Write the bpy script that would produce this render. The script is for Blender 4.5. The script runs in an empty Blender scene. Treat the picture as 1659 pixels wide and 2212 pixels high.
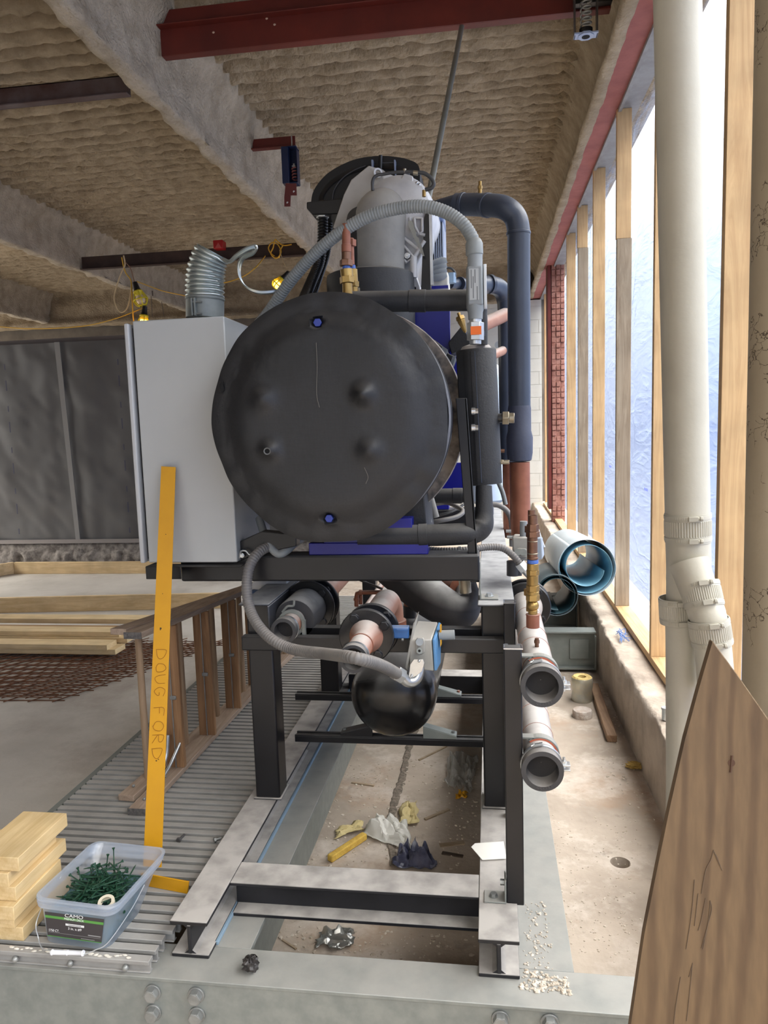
import bpy, bmesh, math, random
import numpy as np
from mathutils import Vector, Matrix
random.seed(7)
rng = np.random.RandomState(5)
scene = bpy.context.scene
COL = scene.collection

# ---------------------------------------------------------------- camera
IMW, IMH, FPX = 1659.0, 2212.0, 1600.0
CAMZ = 1.34
ROLL, PITCH, YAW = -0.031, math.atan(184 / 1600), math.atan(230 / 1600)
_f = Vector((-math.sin(YAW) * math.cos(PITCH), math.cos(YAW) * math.cos(PITCH), -math.sin(PITCH)))
_r0 = Vector((math.cos(YAW), math.sin(YAW), 0))
_u0 = _r0.cross(_f)
_r = _r0 * math.cos(ROLL) + _u0 * math.sin(ROLL)
_u = -_r0 * math.sin(ROLL) + _u0 * math.cos(ROLL)
CAM = Vector((0, 0, CAMZ))
cd = bpy.data.cameras.new('camera')
cam = bpy.data.objects.new('camera', cd)
COL.objects.link(cam)
cd.sensor_fit = 'HORIZONTAL'
cd.sensor_width = 36.0
cd.lens = 36.0 * FPX / IMW
cd.clip_start = 0.05
cd.clip_end = 200
cam.matrix_world = Matrix(((_r.x, _u.x, -_f.x, CAM.x), (_r.y, _u.y, -_f.y, CAM.y), (_r.z, _u.z, -_f.z, CAM.z), (0, 0, 0, 1)))
scene.camera = cam


def ray(px, py):
    return _f + _r * ((px - IMW / 2) / FPX) - _u * ((py - IMH / 2) / FPX)


def at(px, py, Y):
    "point at depth Y (metres in front of the camera) seen at that pixel of the photograph"
    d = ray(px, py)
    return CAM + d * (Y / d.y)


def gz(px, py, z):
    d = ray(px, py)
    return CAM + d * ((z - CAMZ) / d.z)


def ax(px, py, X):
    d = ray(px, py)
    return CAM + d * (X / d.x)


# ---------------------------------------------------------------- view, world, daylight
scene.view_settings.view_transform = 'Standard'
scene.view_settings.look = 'None'
scene.view_settings.gamma = 1.0
scene.view_settings.use_curve_mapping = False
scene.view_settings.exposure = 0.6
scene.cycles.use_denoising = True
scene.cycles.max_bounces = 10
scene.cycles.diffuse_bounces = 5
scene.cycles.transparent_max_bounces = 16
scene.cycles.sample_clamp_indirect = 6.0
scene.cycles.caustics_reflective = False
scene.cycles.caustics_refractive = False

world = bpy.data.worlds.new('world')
scene.world = world
world.use_nodes = True
wn = world.node_tree.nodes
wl = world.node_tree.links
wn.clear()
wo = wn.new('ShaderNodeOutputWorld')
wb = wn.new('ShaderNodeBackground')
tc = wn.new('ShaderNodeTexCoord')
sp = wn.new('ShaderNodeSeparateXYZ')
wl.new(tc.outputs['Generated'], sp.inputs[0])
rz = wn.new('ShaderNodeValToRGB')           # overcast sky: white overhead, hazy blue low down, darker ground
mz = wn.new('ShaderNodeMapRange')
mz.inputs['From Min'].default_value = -1
mz.inputs['From Max'].default_value = 1
wl.new(sp.outputs['Z'], mz.inputs['Value'])
wl.new(mz.outputs[0], rz.inputs[0])
cr = rz.color_ramp
cr.elements[0].position = 0.30
cr.elements[0].color = (0.36, 0.40, 0.50, 1)
cr.elements[1].position = 0.80
cr.elements[1].color = (4.0, 3.95, 3.85, 1)
e = cr.elements.new(0.49)
e.color = (0.15, 0.20, 0.34, 1)
e = cr.elements.new(0.60)
e.color = (0.34, 0.42, 0.60, 1)
e = cr.elements.new(0.70)
e.color = (0.95, 1.02, 1.14, 1)
rxm = wn.new('ShaderNodeMapRange')          # brightest to the east, bright again to the open west side
rxm.inputs['From Min'].default_value = -1
rxm.inputs['From Max'].default_value = 1
wl.new(sp.outputs['X'], rxm.inputs['Value'])
rx = wn.new('ShaderNodeValToRGB')
rx.color_ramp.elements[0].position = 0.05
rx.color_ramp.elements[0].color = (2.6, 2.6, 2.6, 1)
rx.color_ramp.elements[1].position = 0.75
rx.color_ramp.elements[1].color = (1.5, 1.5, 1.5, 1)
e = rx.color_ramp.elements.new(0.40)
e.color = (0.85, 0.85, 0.85, 1)
wl.new(rxm.outputs[0], rx.inputs[0])
mx = wn.new('ShaderNodeVectorMath')
mx.operation = 'SCALE'
nm_ = wn.new('ShaderNodeMapRange')          # away from the east the light is the neutral light of the open bays
nm_.inputs['From Min'].default_value = -0.1
nm_.inputs['From Max'].default_value = 0.3
wl.new(sp.outputs['X'], nm_.inputs['Value'])
bwn = wn.new('ShaderNodeRGBToBW')
wl.new(rz.outputs[0], bwn.inputs[0])
wt_ = wn.new('ShaderNodeVectorMath')
wt_.operation = 'SCALE'
wt_.inputs[0].default_value = (1.04, 1.0, 0.94)
wl.new(bwn.outputs[0], wt_.inputs['Scale'])
wm = wn.new('ShaderNodeMix')
wm.data_type = 'RGBA'
wl.new(nm_.outputs[0], wm.inputs['Factor'])
wl.new(wt_.outputs[0], wm.inputs['A'])
wl.new(rz.outputs[0], wm.inputs['B'])
wl.new(wm.outputs['Result'], mx.inputs[0])
wl.new(rx.outputs[0], mx.inputs['Scale'])
wl.new(mx.outputs[0], wb.inputs['Color'])
wb.inputs['Strength'].default_value = 1.6
wl.new(wb.outputs[0], wo.inputs[0])


def portal(name, loc, rot, sx, sy):
    l = bpy.data.lights.new(name, 'AREA')
    l.shape = 'RECTANGLE'
    l.size = sx
    l.size_y = sy
    l.cycles.is_portal = True
    o = bpy.data.objects.new(name, l)
    COL.objects.link(o)
    o.location = loc
    o.rotation_euler = rot


# sky portals in the openings: sheeted wall on the right, open bay behind the viewer, open bay on the left
portal('daylight_portal', (1.10, 6.0, 1.6), (0, math.radians(90), 0), 3.6, 13.5)
portal('daylight_portal', (-1.2, -3.0, 1.6), (math.radians(90), 0, 0), 5.0, 3.8)
portal('daylight_portal', (-9.4, 7.1, 1.6), (0, math.radians(-90), 0), 3.8, 5.4)


# ---------------------------------------------------------------- materials
def lin(r, g, b):
    return tuple(((c / 255) / 12.92 if c / 255 <= 0.04045 else ((c / 255 + 0.055) / 1.055) ** 2.4) for c in (r, g, b)) + (1,)


MATS = {}


def mat(name, rgb, rough=0.6, metal=0.0, rgb2=None, scale=8.0, bump=0.0, bscale=60.0, detail=4.0, stretch=(1, 1, 1),
        coat=0.0, dust=None, dustamt=0.5, lo=0.35, hi=0.65):
    """principled material; colour varies between rgb and rgb2 by noise, optional bump and settled dust on upward faces"""
    if name in MATS:
        return MATS[name]
    m = bpy.data.materials.new(name)
    m.use_nodes = True
    N, L = m.node_tree.nodes, m.node_tree.links
    b = N['Principled BSDF']
    b.inputs['Base Color'].default_value = lin(*rgb)
    b.inputs['Roughness'].default_value = rough
    b.inputs['Metallic'].default_value = metal
    b.inputs['Coat Weight'].default_value = coat
    t = N.new('ShaderNodeTexCoord')
    mp = N.new('ShaderNodeMapping')
    mp.inputs['Scale'].default_value = stretch
    L.new(t.outputs['Object'], mp.inputs[0])
    col = None
    if rgb2:
        n = N.new('ShaderNodeTexNoise')
        n.inputs['Scale'].default_value = scale
        n.inputs['Detail'].default_value = detail
        n.inputs['Roughness'].default_value = 0.6
        L.new(mp.outputs[0], n.inputs['Vector'])
        r = N.new('ShaderNodeValToRGB')
        r.color_ramp.elements[0].position = lo
        r.color_ramp.elements[1].position = hi
        r.color_ramp.elements[0].color = lin(*rgb)
        r.color_ramp.elements[1].color = lin(*rgb2)
        L.new(n.outputs['Fac'], r.inputs[0])
        col = r.outputs[0]
    if dust:
        g = N.new('ShaderNodeNewGeometry')
        s = N.new('ShaderNodeSeparateXYZ')
        L.new(g.outputs['Normal'], s.inputs[0])
        mr = N.new('ShaderNodeMapRange')
        mr.inputs['From Min'].default_value = 0.25
        mr.inputs['From Max'].default_value = 1.0
        mr.inputs['To Max'].default_value = dustamt
        L.new(s.outputs['Z'], mr.inputs['Value'])
        nd = N.new('ShaderNodeTexNoise')
        nd.inputs['Scale'].default_value = 14
        nd.inputs['Detail'].default_value = 6
        L.new(t.outputs['Object'], nd.inputs['Vector'])
        mu = N.new('ShaderNodeMath')
        mu.operation = 'MULTIPLY'
        mr2 = N.new('ShaderNodeMapRange')
        mr2.inputs['From Min'].default_value = 0.3
        mr2.inputs['From Max'].default_value = 0.6
        mr2.inputs['To Min'].default_value = 0.55
        L.new(nd.outputs['Fac'], mr2.inputs['Value'])
        L.new(mr.outputs[0], mu.inputs[0])
        L.new(mr2.outputs[0], mu.inputs[1])
        mi = N.new('ShaderNodeMix')
        mi.data_type = 'RGBA'
        L.new(mu.outputs[0], mi.inputs['Factor'])
        if col:
            L.new(col, mi.inputs['A'])
        else:
            mi.inputs['A'].default_value = lin(*rgb)
        mi.inputs['B'].default_value = lin(*dust)
        col = mi.outputs['Result']
        if rough < 0.6:
            rr = N.new('ShaderNodeMapRange')
            rr.inputs['To Min'].default_value = rough
            rr.inputs['To Max'].default_value = 0.9
            L.new(mu.outputs[0], rr.inputs['Value'])
            L.new(rr.outputs[0], b.inputs['Roughness'])
    if col:
        L.new(col, b.inputs['Base Color'])
    if bump > 0:
        n2 = N.new('ShaderNodeTexNoise')
        n2.inputs['Scale'].default_value = bscale
        n2.inputs['Detail'].default_value = 6
        L.new(mp.outputs[0], n2.inputs['Vector'])
        bp = N.new('ShaderNodeBump')
        bp.inputs['Strength'].default_value = bump
        bp.inputs['Distance'].default_value = 0.01
        L.new(n2.outputs['Fac'], bp.inputs['Height'])
        L.new(bp.outputs[0], b.inputs['Normal'])
    MATS[name] = m
    return m


def wood(name, rgb, rgb2, axis='Y', rough=0.65, ring=18.0, dist=2.0):
    if name in MATS:
        return MATS[name]
    m = mat(name, rgb, rough)
    N, L = m.node_tree.nodes, m.node_tree.links
    b = N['Principled BSDF']
    mp = [n for n in N if n.type == 'MAPPING'][0]
    s = {'X': (0.06, 1, 1), 'Y': (1, 0.06, 1), 'Z': (1, 1, 0.06)}[axis]
    mp.inputs['Scale'].default_value = s
    n = N.new('ShaderNodeTexNoise')
    n.inputs['Scale'].default_value = ring
    n.inputs['Detail'].default_value = 5
    n.inputs['Distortion'].default_value = dist
    n.inputs['Roughness'].default_value = 0.7
    L.new(mp.outputs[0], n.inputs['Vector'])
    r = N.new('ShaderNodeValToRGB')
    r.color_ramp.elements[0].position = 0.36
    r.color_ramp.elements[1].position = 0.6
    r.color_ramp.elements[0].color = lin(*rgb2)
    r.color_ramp.elements[1].color = lin(*rgb)
    L.new(n.outputs['Fac'], r.inputs[0])
    # knots and patches
    n2 = N.new('ShaderNodeTexNoise')
    n2.inputs['Scale'].default_value = 5
    n2.inputs['Detail'].default_value = 3
    t = [q for q in N if q.type == 'TEX_COORD'][0]
    L.new(t.outputs['Object'], n2.inputs['Vector'])
    mr = N.new('ShaderNodeMapRange')
    mr.inputs['From Min'].default_value = 0.35
    mr.inputs['From Max'].default_value = 0.7
    mr.inputs['To Min'].default_value = 1.06
    mr.inputs['To Max'].default_value = 0.82
    L.new(n2.outputs['Fac'], mr.inputs['Value'])
    v = N.new('ShaderNodeVectorMath')
    v.operation = 'SCALE'
    L.new(r.outputs[0], v.inputs[0])
    L.new(mr.outputs[0], v.inputs['Scale'])
    L.new(v.outputs[0], b.inputs['Base Color'])
    bp = N.new('ShaderNodeBump')
    bp.inputs['Strength'].default_value = 0.25
    bp.inputs['Distance'].default_value = 0.003
    L.new(n.outputs['Fac'], bp.inputs['Height'])
    L.new(bp.outputs[0], b.inputs['Normal'])
    return m


black = mat('black_paint', (11, 11, 14), 0.36, 0.0, (19, 19, 24), 5, dust=(112, 110, 108), dustamt=0.6)
blackd = mat('black_enamel', (14, 14, 16), 0.28, rgb2=(26, 26, 29), scale=6, dust=(105, 103, 102), dustamt=0.45)
rubber = mat('foam_insulation', (30, 31, 34), 0.6, rgb2=(42, 43, 46), scale=7, bump=0.12, bscale=160, dust=(150, 146, 140), dustamt=0.55)
slate = mat('coated_pipe', (48, 56, 72), 0.38, rgb2=(60, 68, 84), scale=4, bump=0.05, bscale=90, dust=(132, 132, 134), dustamt=0.4)
galv = mat('galvanised_steel', (124, 129, 126), 0.5, 0.35, (138, 142, 138), 22, bump=0.04, bscale=50, dust=(176, 172, 165), dustamt=0.6)
galvd = mat('galvanised_web', (126, 132, 129), 0.5, 0.4, (138, 143, 139), 12, bump=0.04, bscale=40)
zinc = mat('zinc_plate', (190, 194, 196), 0.3, 0.85, (214, 216, 216), 20)
dusty = mat('dusty_black_steel', (14, 14, 18), 0.5, rgb2=(26, 26, 31), scale=10, dust=(178, 173, 167), dustamt=0.97)
copper = mat('copper', (158, 102, 80), 0.5, 0.35, (134, 84, 66), 14, dust=(190, 176, 166), dustamt=0.5)
copperd = mat('dusty_copper', (168, 128, 112), 0.65, 0.15, (150, 104, 86), 6, dust=(206, 200, 194), dustamt=0.95)
greydust = mat('dusty_pipe', (168, 160, 154), 0.75, 0.0, (140, 132, 128), 5, dust=(205, 200, 195), dustamt=0.9)
brass = mat('brass', (176, 146, 88), 0.35, 0.75, (146, 116, 66), 18)
bronze = mat('bronze', (140, 104, 84), 0.42, 0.75, (112, 82, 66), 16)
nickel = mat('nickel_brass', (176, 166, 146), 0.35, 0.8, (150, 142, 124), 12)
alu = mat('cast_aluminium', (212, 212, 212), 0.5, 0.15, (192, 192, 194), 9, bump=0.06, bscale=120, dust=(196, 190, 182), dustamt=0.5)
silver = mat('bright_steel', (205, 208, 212), 0.25, 0.9, (180, 184, 190), 12)
blue = mat('blue_paint', (5, 12, 118), 0.35, rgb2=(8, 16, 128), scale=4, dust=(70, 72, 110), dustamt=0.2)
valveblue = mat('valve_blue', (40, 84, 140), 0.4, rgb2=(54, 100, 158), scale=9, dust=(150, 155, 165), dustamt=0.5)
greyplastic = mat('grey_plastic', (128, 134, 138), 0.45, rgb2=(140, 146, 150), scale=6, dust=(168, 166, 162), dustamt=0.4)
hosegrey = mat('grey_hose', (122, 128, 130), 0.45, rgb2=(136, 141, 142), scale=10, dust=(160, 156, 150), dustamt=0.5)
hosedark = mat('dark_hose', (96, 94, 94), 0.5, rgb2=(112, 110, 108), scale=10, dust=(158, 150, 142), dustamt=0.6)
white = mat('white_enamel', (170, 173, 173), 0.4, rgb2=(176, 178, 178), scale=2)
redpaint = mat('red_oxide', (104, 34, 22), 0.55, rgb2=(84, 26, 18), scale=3, bump=0.05)
redpale = mat('red_primer', (158, 92, 84), 0.75, rgb2=(138, 76, 70), scale=6, bump=0.1)
yellow = mat('yellow_paint', (208, 152, 22), 0.42, rgb2=(198, 142, 20), scale=5)
sky = mat('blue_pvc', (120, 168, 186), 0.45, rgb2=(132, 178, 194), scale=3)
ink = mat('ink', (34, 34, 36), 0.7)
bolt_m = mat('bolt_steel', (150, 152, 150), 0.42, 0.5, (128, 130, 128), 30)
dark = mat('dark_cavity', (10, 10, 11), 0.9)


def emis(name, rgb, strength):
    m = bpy.data.materials.new(name)
    m.use_nodes = True
    b = m.node_tree.nodes['Principled BSDF']
    b.inputs['Base Color'].default_value = lin(*rgb)
    b.inputs['Emission Color'].default_value = lin(*rgb)
    b.inputs['Emission Strength'].default_value = strength
    return m


def trans_mat(name, rgb, transp=0.4, rough=0.3, alpha_noise=0.0, bump=0.4, bscale=4.0, transl=0.6):
    m = bpy.data.materials.new(name)
    m.use_nodes = True
    N, L = m.node_tree.nodes, m.node_tree.links
    N.clear()
    o = N.new('ShaderNodeOutputMaterial')
    d = N.new('ShaderNodeBsdfDiffuse')
    tl = N.new('ShaderNodeBsdfTranslucent')
    tp = N.new('ShaderNodeBsdfTransparent')
    gl = N.new('ShaderNodeBsdfGlossy')
    for q in (d, tl):
        q.inputs['Color'].default_value = lin(*rgb)
    gl.inputs['Roughness'].default_value = rough
    m1 = N.new('ShaderNodeMixShader')
    m1.inputs[0].default_value = transl
    L.new(d.outputs[0], m1.inputs[1])
    L.new(tl.outputs[0], m1.inputs[2])
    m2 = N.new('ShaderNodeMixShader')
    m2.inputs[0].default_value = transp
    L.new(m1.outputs[0], m2.inputs[1])
    L.new(tp.outputs[0], m2.inputs[2])
    m3 = N.new('ShaderNodeMixShader')
    m3.inputs[0].default_value = 0.06
    L.new(m2.outputs[0], m3.inputs[1])
    L.new(gl.outputs[0], m3.inputs[2])
    L.new(m3.outputs[0], o.inputs[0])
    t = N.new('ShaderNodeTexCoord')
    n = N.new('ShaderNodeTexNoise')
    n.inputs['Scale'].default_value = bscale
    n.inputs['Detail'].default_value = 4
    n.inputs['Distortion'].default_value = 1.5
    mp = N.new('ShaderNodeMapping')
    L.new(t.outputs['Object'], mp.inputs[0])
    L.new(mp.outputs[0], n.inputs['Vector'])
    bp = N.new('ShaderNodeBump')
    bp.inputs['Strength'].default_value = bump
    bp.inputs['Distance'].default_value = 0.05
    L.new(n.outputs['Fac'], bp.inputs['Height'])
    for q in (d, tl, gl):
        L.new(bp.outputs[0], q.inputs['Normal'])
    if alpha_noise:
        mr = N.new('ShaderNodeMapRange')
        mr.inputs['From Min'].default_value = 0.3
        mr.inputs['From Max'].default_value = 0.7
        mr.inputs['To Min'].default_value = max(0, transp - alpha_noise)
        mr.inputs['To Max'].default_value = transp + alpha_noise
        L.new(n.outputs['Fac'], mr.inputs['Value'])
        L.new(mr.outputs[0], m2.inputs[0])
    return m


# ---------------------------------------------------------------- mesh helpers
def frame(d):
    d = Vector(d).normalized()
    a = Vector((0, 0, 1)) if abs(d.z) < 0.9 else Vector((0, 1, 0))
    s = d.cross(a).normalized()
    return s, s.cross(d).normalized(), d


def catmull(pts, n=8):
    pts = [Vector(p) for p in pts]
    if len(pts) < 3:
        return pts
    P = [pts[0] * 2 - pts[1]] + pts + [pts[-1] * 2 - pts[-2]]
    out = []
    for i in range(1, len(P) - 2):
        for k in range(n):
            t = k / n
            a, b, c, d = P[i - 1], P[i], P[i + 1], P[i + 2]
            out.append(0.5 * ((2 * b) + (c - a) * t + (2 * a - 5 * b + 4 * c - d) * t * t + (3 * b - a - 3 * c + d) * t ** 3))
    out.append(P[-2])
    return out


class M:
    def __init__(s):
        s.v = []
        s.f = []

    def add(s, verts, faces):
        o = len(s.v)
        s.v += [tuple(v) for v in verts]
        s.f += [tuple(i + o for i in f) for f in faces]
        return s

    def box(s, x0, x1, y0, y1, z0, z1):
        v = [(x, y, z) for z in (z0, z1) for y in (y0, y1) for x in (x0, x1)]
        return s.add(v, [(0, 2, 3, 1), (4, 5, 7, 6), (0, 1, 5, 4), (2, 6, 7, 3), (0, 4, 6, 2), (1, 3, 7, 5)])

    def hexa(s, c):
        "eight corners: bottom ring 0-3, top ring 4-7"
        return s.add(c, [(3, 2, 1, 0), (4, 5, 6, 7), (0, 1, 5, 4), (1, 2, 6, 5), (2, 3, 7, 6), (3, 0, 4, 7)])

    def bar(s, p0, p1, w, h, up=(0, 0, 1), off=(0, 0)):
        "rectangular bar p0-p1, width w across, height h along up"
        p0, p1 = Vector(p0), Vector(p1)
        d = (p1 - p0).normalized()
        up = Vector(up)
        side = d.cross(up).normalized()
        u2 = side.cross(d).normalized()
        c = []
        for p in (p0, p1):
            q = p + side * off[0] + u2 * off[1]
            c.append([q - side * w / 2 - u2 * h / 2, q + side * w / 2 - u2 * h / 2, q + side * w / 2 + u2 * h / 2, q - side * w / 2 + u2 * h / 2])
        return s.add(c[0] + c[1], [(0, 1, 2, 3), (7, 6, 5, 4), (0, 4, 5, 1), (1, 5, 6, 2), (2, 6, 7, 3), (3, 7, 4, 0)])

    def ring(s, c, a, b, r, n, ph=0.0, jit=None):
        return [Vector(c) + (a * math.cos(2 * math.pi * k / n + ph) + b * math.sin(2 * math.pi * k / n + ph)) * (r if jit is None else r * jit[k]) for k in range(n)]

    def lathe(s, p, d, prof, n=24, ph=0.0, cap=True):
        "profile [(distance along d, radius), ...]"
        a, b, d = frame(d)
        p = Vector(p)
        v = []
        for t, r in prof:
            v += s.ring(p + d * t, a, b, max(r, 1e-5), n, ph)
        f = []
        m = len(prof)
        for i in range(m - 1):
            for k in range(n):
                k2 = (k + 1) % n
                f.append((i * n + k, i * n + k2, (i + 1) * n + k2, (i + 1) * n + k))
        if cap:
            f.append(tuple(range(n - 1, -1, -1)))
            f.append(tuple((m - 1) * n + k for k in range(n)))
        return s.add(v, f)

    def cyl(s, p0, p1, r0, r1=None, n=24, cap=True, ph=0.0):
        p0, p1 = Vector(p0), Vector(p1)
        return s.lathe(p0, p1 - p0, [(0, r0), ((p1 - p0).length, r1 if r1 is not None else r0)], n, ph, cap)

    def hexnut(s, p0, p1, r):
        return s.cyl(p0, p1, r, n=6)

    def tube(s, pts, r, n=12, smooth=8, rib=None, cap=True, rads=None):
        P = catmull(pts, smooth) if smooth else [Vector(p) for p in pts]
        if rib:
            # resample finely along the length so ribs can be modelled
            L = [0]
            for i in range(1, len(P)):
                L.append(L[-1] + (P[i] - P[i - 1]).length)
            step = rib[0] / 4
            m = int(L[-1] / step) + 1
            Q = []
            j = 0
            for i in range(m):
                t = i * step
                while j < len(L) - 2 and L[j + 1] < t:
                    j += 1
                u = (t - L[j]) / max(1e-9, L[j + 1] - L[j])
                Q.append(P[j].lerp(P[j + 1], min(1, u)))
            P = Q
        v = []
        a = None
        for i, p in enumerate(P):
            d = (P[min(i + 1, len(P) - 1)] - P[max(i - 1, 0)]).normalized()
            if a is None:
                a, b, _ = frame(d)
            else:
                a = (a - d * a.dot(d)).normalized()
                b = a.cross(d).normalized() * -1
            b = d.cross(a).normalized()
            rr = r
            if rads:
                t = i / (len(P) - 1) * (len(rads) - 1)
                k = min(int(t), len(rads) - 2)
                rr = rads[k] + (rads[k + 1] - rads[k]) * (t - k)
            if rib:
                rr = rr + rib[1] * (1, 0.3, -1, 0.3)[i % 4]
            v += s.ring(p, a, b, rr, n)
        f = []
        m = len(P)
        for i in range(m - 1):
            for k in range(n):
                k2 = (k + 1) % n
                f.append((i * n + k, i * n + k2, (i + 1) * n + k2, (i + 1) * n + k))
        if cap:
            f.append(tuple(range(n - 1, -1, -1)))
            f.append(tuple((m - 1) * n + k for k in range(n)))
        return s.add(v, f)

    def prism(s, poly, ext):
        "3-D polygon extruded by vector ext"
        n = len(poly)
        ext = Vector(ext)
        v = [Vector(p) for p in poly] + [Vector(p) + ext for p in poly]
        return s.add(v, [tuple(range(n - 1, -1, -1)), tuple(range(n, 2 * n))] + [(i, (i + 1) % n, n + (i + 1) % n, n + i) for i in range(n)])

    def ball(s, c, r, n=12, m=8, sc=(1, 1, 1), jit=0.0):
        c = Vector(c)
        v = []
        for i in range(m + 1):
            th = math.pi * i / m
            for k in range(n):
                ph = 2 * math.pi * k / n
                q = r * (1 + (random.uniform(-jit, jit) if jit else 0))
                v.append(c + Vector((q * sc[0] * math.sin(th) * math.cos(ph), q * sc[1] * math.sin(th) * math.sin(ph), q * sc[2] * math.cos(th))))
        f = []
        for i in range(m):
            for k in range(n):
                k2 = (k + 1) % n
                f.append((i * n + k, (i + 1) * n + k, (i + 1) * n + k2, i * n + k2))
        return s.add(v, f)

    def grid(s, fn, nu, nv):
        v = [fn(i / nu, j / nv) for j in range(nv + 1) for i in range(nu + 1)]
        f = [(j * (nu + 1) + i, j * (nu + 1) + i + 1, (j + 1) * (nu + 1) + i + 1, (j + 1) * (nu + 1) + i) for j in range(nv) for i in range(nu)]
        return s.add(v, f)

    def build(s, name, m, parent=None, bev=0.0, sub=0, solid=0.0, ang=38, smooth=True, org=None):
        me = bpy.data.meshes.new(name)
        base = Vector((0, 0, 0))
        o = bpy.data.objects.new(name, me)
        COL.objects.link(o)
        if parent is not None:
            base = wloc(parent)
            o.parent = parent
        else:
            V = s.v
            base = Vector(org) if org is not None else Vector((sum(v[0] for v in V) / len(V), sum(v[1] for v in V) / len(V), min(v[2] for v in V)))
            o.location = base
        me.from_pydata([(v[0] - base.x, v[1] - base.y, v[2] - base.z) for v in s.v], [], s.f)
        me.materials.append(m)
        bm = bmesh.new()
        bm.from_mesh(me)
        bmesh.ops.recalc_face_normals(bm, faces=bm.faces)
        bm.to_mesh(me)
        bm.free()
        if smooth:
            me.polygons.foreach_set('use_smooth', [True] * len(me.polygons))
            me.set_sharp_from_angle(angle=math.radians(ang))
        me.update()
        if solid:
            md = o.modifiers.new('solid', 'SOLIDIFY')
            md.thickness = solid
        if bev:
            md = o.modifiers.new('bevel', 'BEVEL')
            md.width = bev
            md.segments = 2
            md.limit_method = 'ANGLE'
            md.angle_limit = math.radians(40)
            md.harden_normals = False
        if sub:
            md = o.modifiers.new('sub', 'SUBSURF')
            md.levels = sub
            md.render_levels = sub
        return o


def wloc(o):
    p = Vector(o.location)
    while o.parent:
        o = o.parent
        p = p + Vector(o.location)
    return p


def tag(o, label, cat, group=None, kind=None):
    o['label'] = label
    o['category'] = cat
    if group:
        o['group'] = group
    if kind:
        o['kind'] = kind
    return o


def thing(name, label, cat, loc, group=None):
    o = bpy.data.objects.new(name, None)
    COL.objects.link(o)
    o.location = loc
    o.empty_display_size = 0.05
    return tag(o, label, cat, group)


def struct(o, label=None):
    o['kind'] = 'structure'
    if label:
        o['label'] = label
    return o


def dup(o, loc=None, rot=None, label=None, group=None):
    def rec(q, par):
        c = q.copy()
        COL.objects.link(c)
        if par is not None:
            c.parent = par
        for ch in [h for h in q.children]:
            rec(ch, c)
        return c
    r = rec(o, None)
    if loc is not None:
        r.location = loc
    if rot is not None:
        r.rotation_euler = rot
    if label:
        r['label'] = label
    if group:
        r['group'] = group
    return r


def text_mesh(txt, size, origin, xdir, ydir, m, parent, name='lettering', depth=0.0006, align='LEFT', sx=1.0):
    cu = bpy.data.curves.new('t', 'FONT')
    cu.body = txt
    cu.size = size
    cu.extrude = depth
    cu.align_x = align
    to = bpy.data.objects.new('t', cu)
    COL.objects.link(to)
    dg = bpy.context.evaluated_depsgraph_get()
    dg.update()
    me = bpy.data.meshes.new_from_object(to.evaluated_get(dg))
    bpy.data.objects.remove(to)
    bpy.data.curves.remove(cu)
    X, Yv = Vector(xdir).normalized(), Vector(ydir).normalized()
    Z = X.cross(Yv)
    b = wloc(parent)
    for v in me.vertices:
        p = Vector(origin) + X * v.co.x * sx + Yv * v.co.y + Z * v.co.z
        v.co = p - b
    me.materials.clear()
    me.materials.append(m)
    me.name = name
    o = bpy.data.objects.new(name, me)
    COL.objects.link(o)
    o.parent = parent
    return o


def vnoise(x, y, seed=0):
    "cheap numpy value noise"
    xi, yi = np.floor(x).astype(int), np.floor(y).astype(int)
    xf, yf = x - xi, y - yi
    xf, yf = xf * xf * (3 - 2 * xf), yf * yf * (3 - 2 * yf)
    R = np.random.RandomState(seed).rand(256, 256)
    g = lambda a, b: R[a % 256, b % 256]
    return (g(xi, yi) * (1 - xf) + g(xi + 1, yi) * xf) * (1 - yf) + (g(xi, yi + 1) * (1 - xf) + g(xi + 1, yi + 1) * xf) * yf - 0.5


def np_grid(name, P, m, flip=False):
    "P: (nv, nu, 3) array of points"
    nv, nu, _ = P.shape
    me = bpy.data.meshes.new(name)
    idx = np.arange(nu * nv).reshape(nv, nu)
    q = np.stack([idx[:-1, :-1], idx[:-1, 1:], idx[1:, 1:], idx[1:, :-1]], -1).reshape(-1, 4)
    if flip:
        q = q[:, ::-1]
    me.vertices.add(nu * nv)
    me.vertices.foreach_set('co', P.reshape(-1).astype(np.float32))
    me.loops.add(q.size)
    me.loops.foreach_set('vertex_index', q.reshape(-1).astype(np.int32))
    me.polygons.add(len(q))
    me.polygons.foreach_set('loop_start', np.arange(0, q.size, 4, dtype=np.int32))
    me.polygons.foreach_set('loop_total', np.full(len(q), 4, dtype=np.int32))
    me.update(calc_edges=True)
    me.polygons.foreach_set('use_smooth', np.ones(len(q), dtype=bool))
    me.materials.append(m)
    o = bpy.data.objects.new(name, me)
    COL.objects.link(o)
    return o
# ================================================================ THE ROOM
ZF = -0.27          # concrete floor
ZD = 3.77           # roof deck
ZB = 3.25           # underside of the steel beams
XW = 0.82           # inner face of the timber studs on the right
YW = 12.2           # far wall

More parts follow.
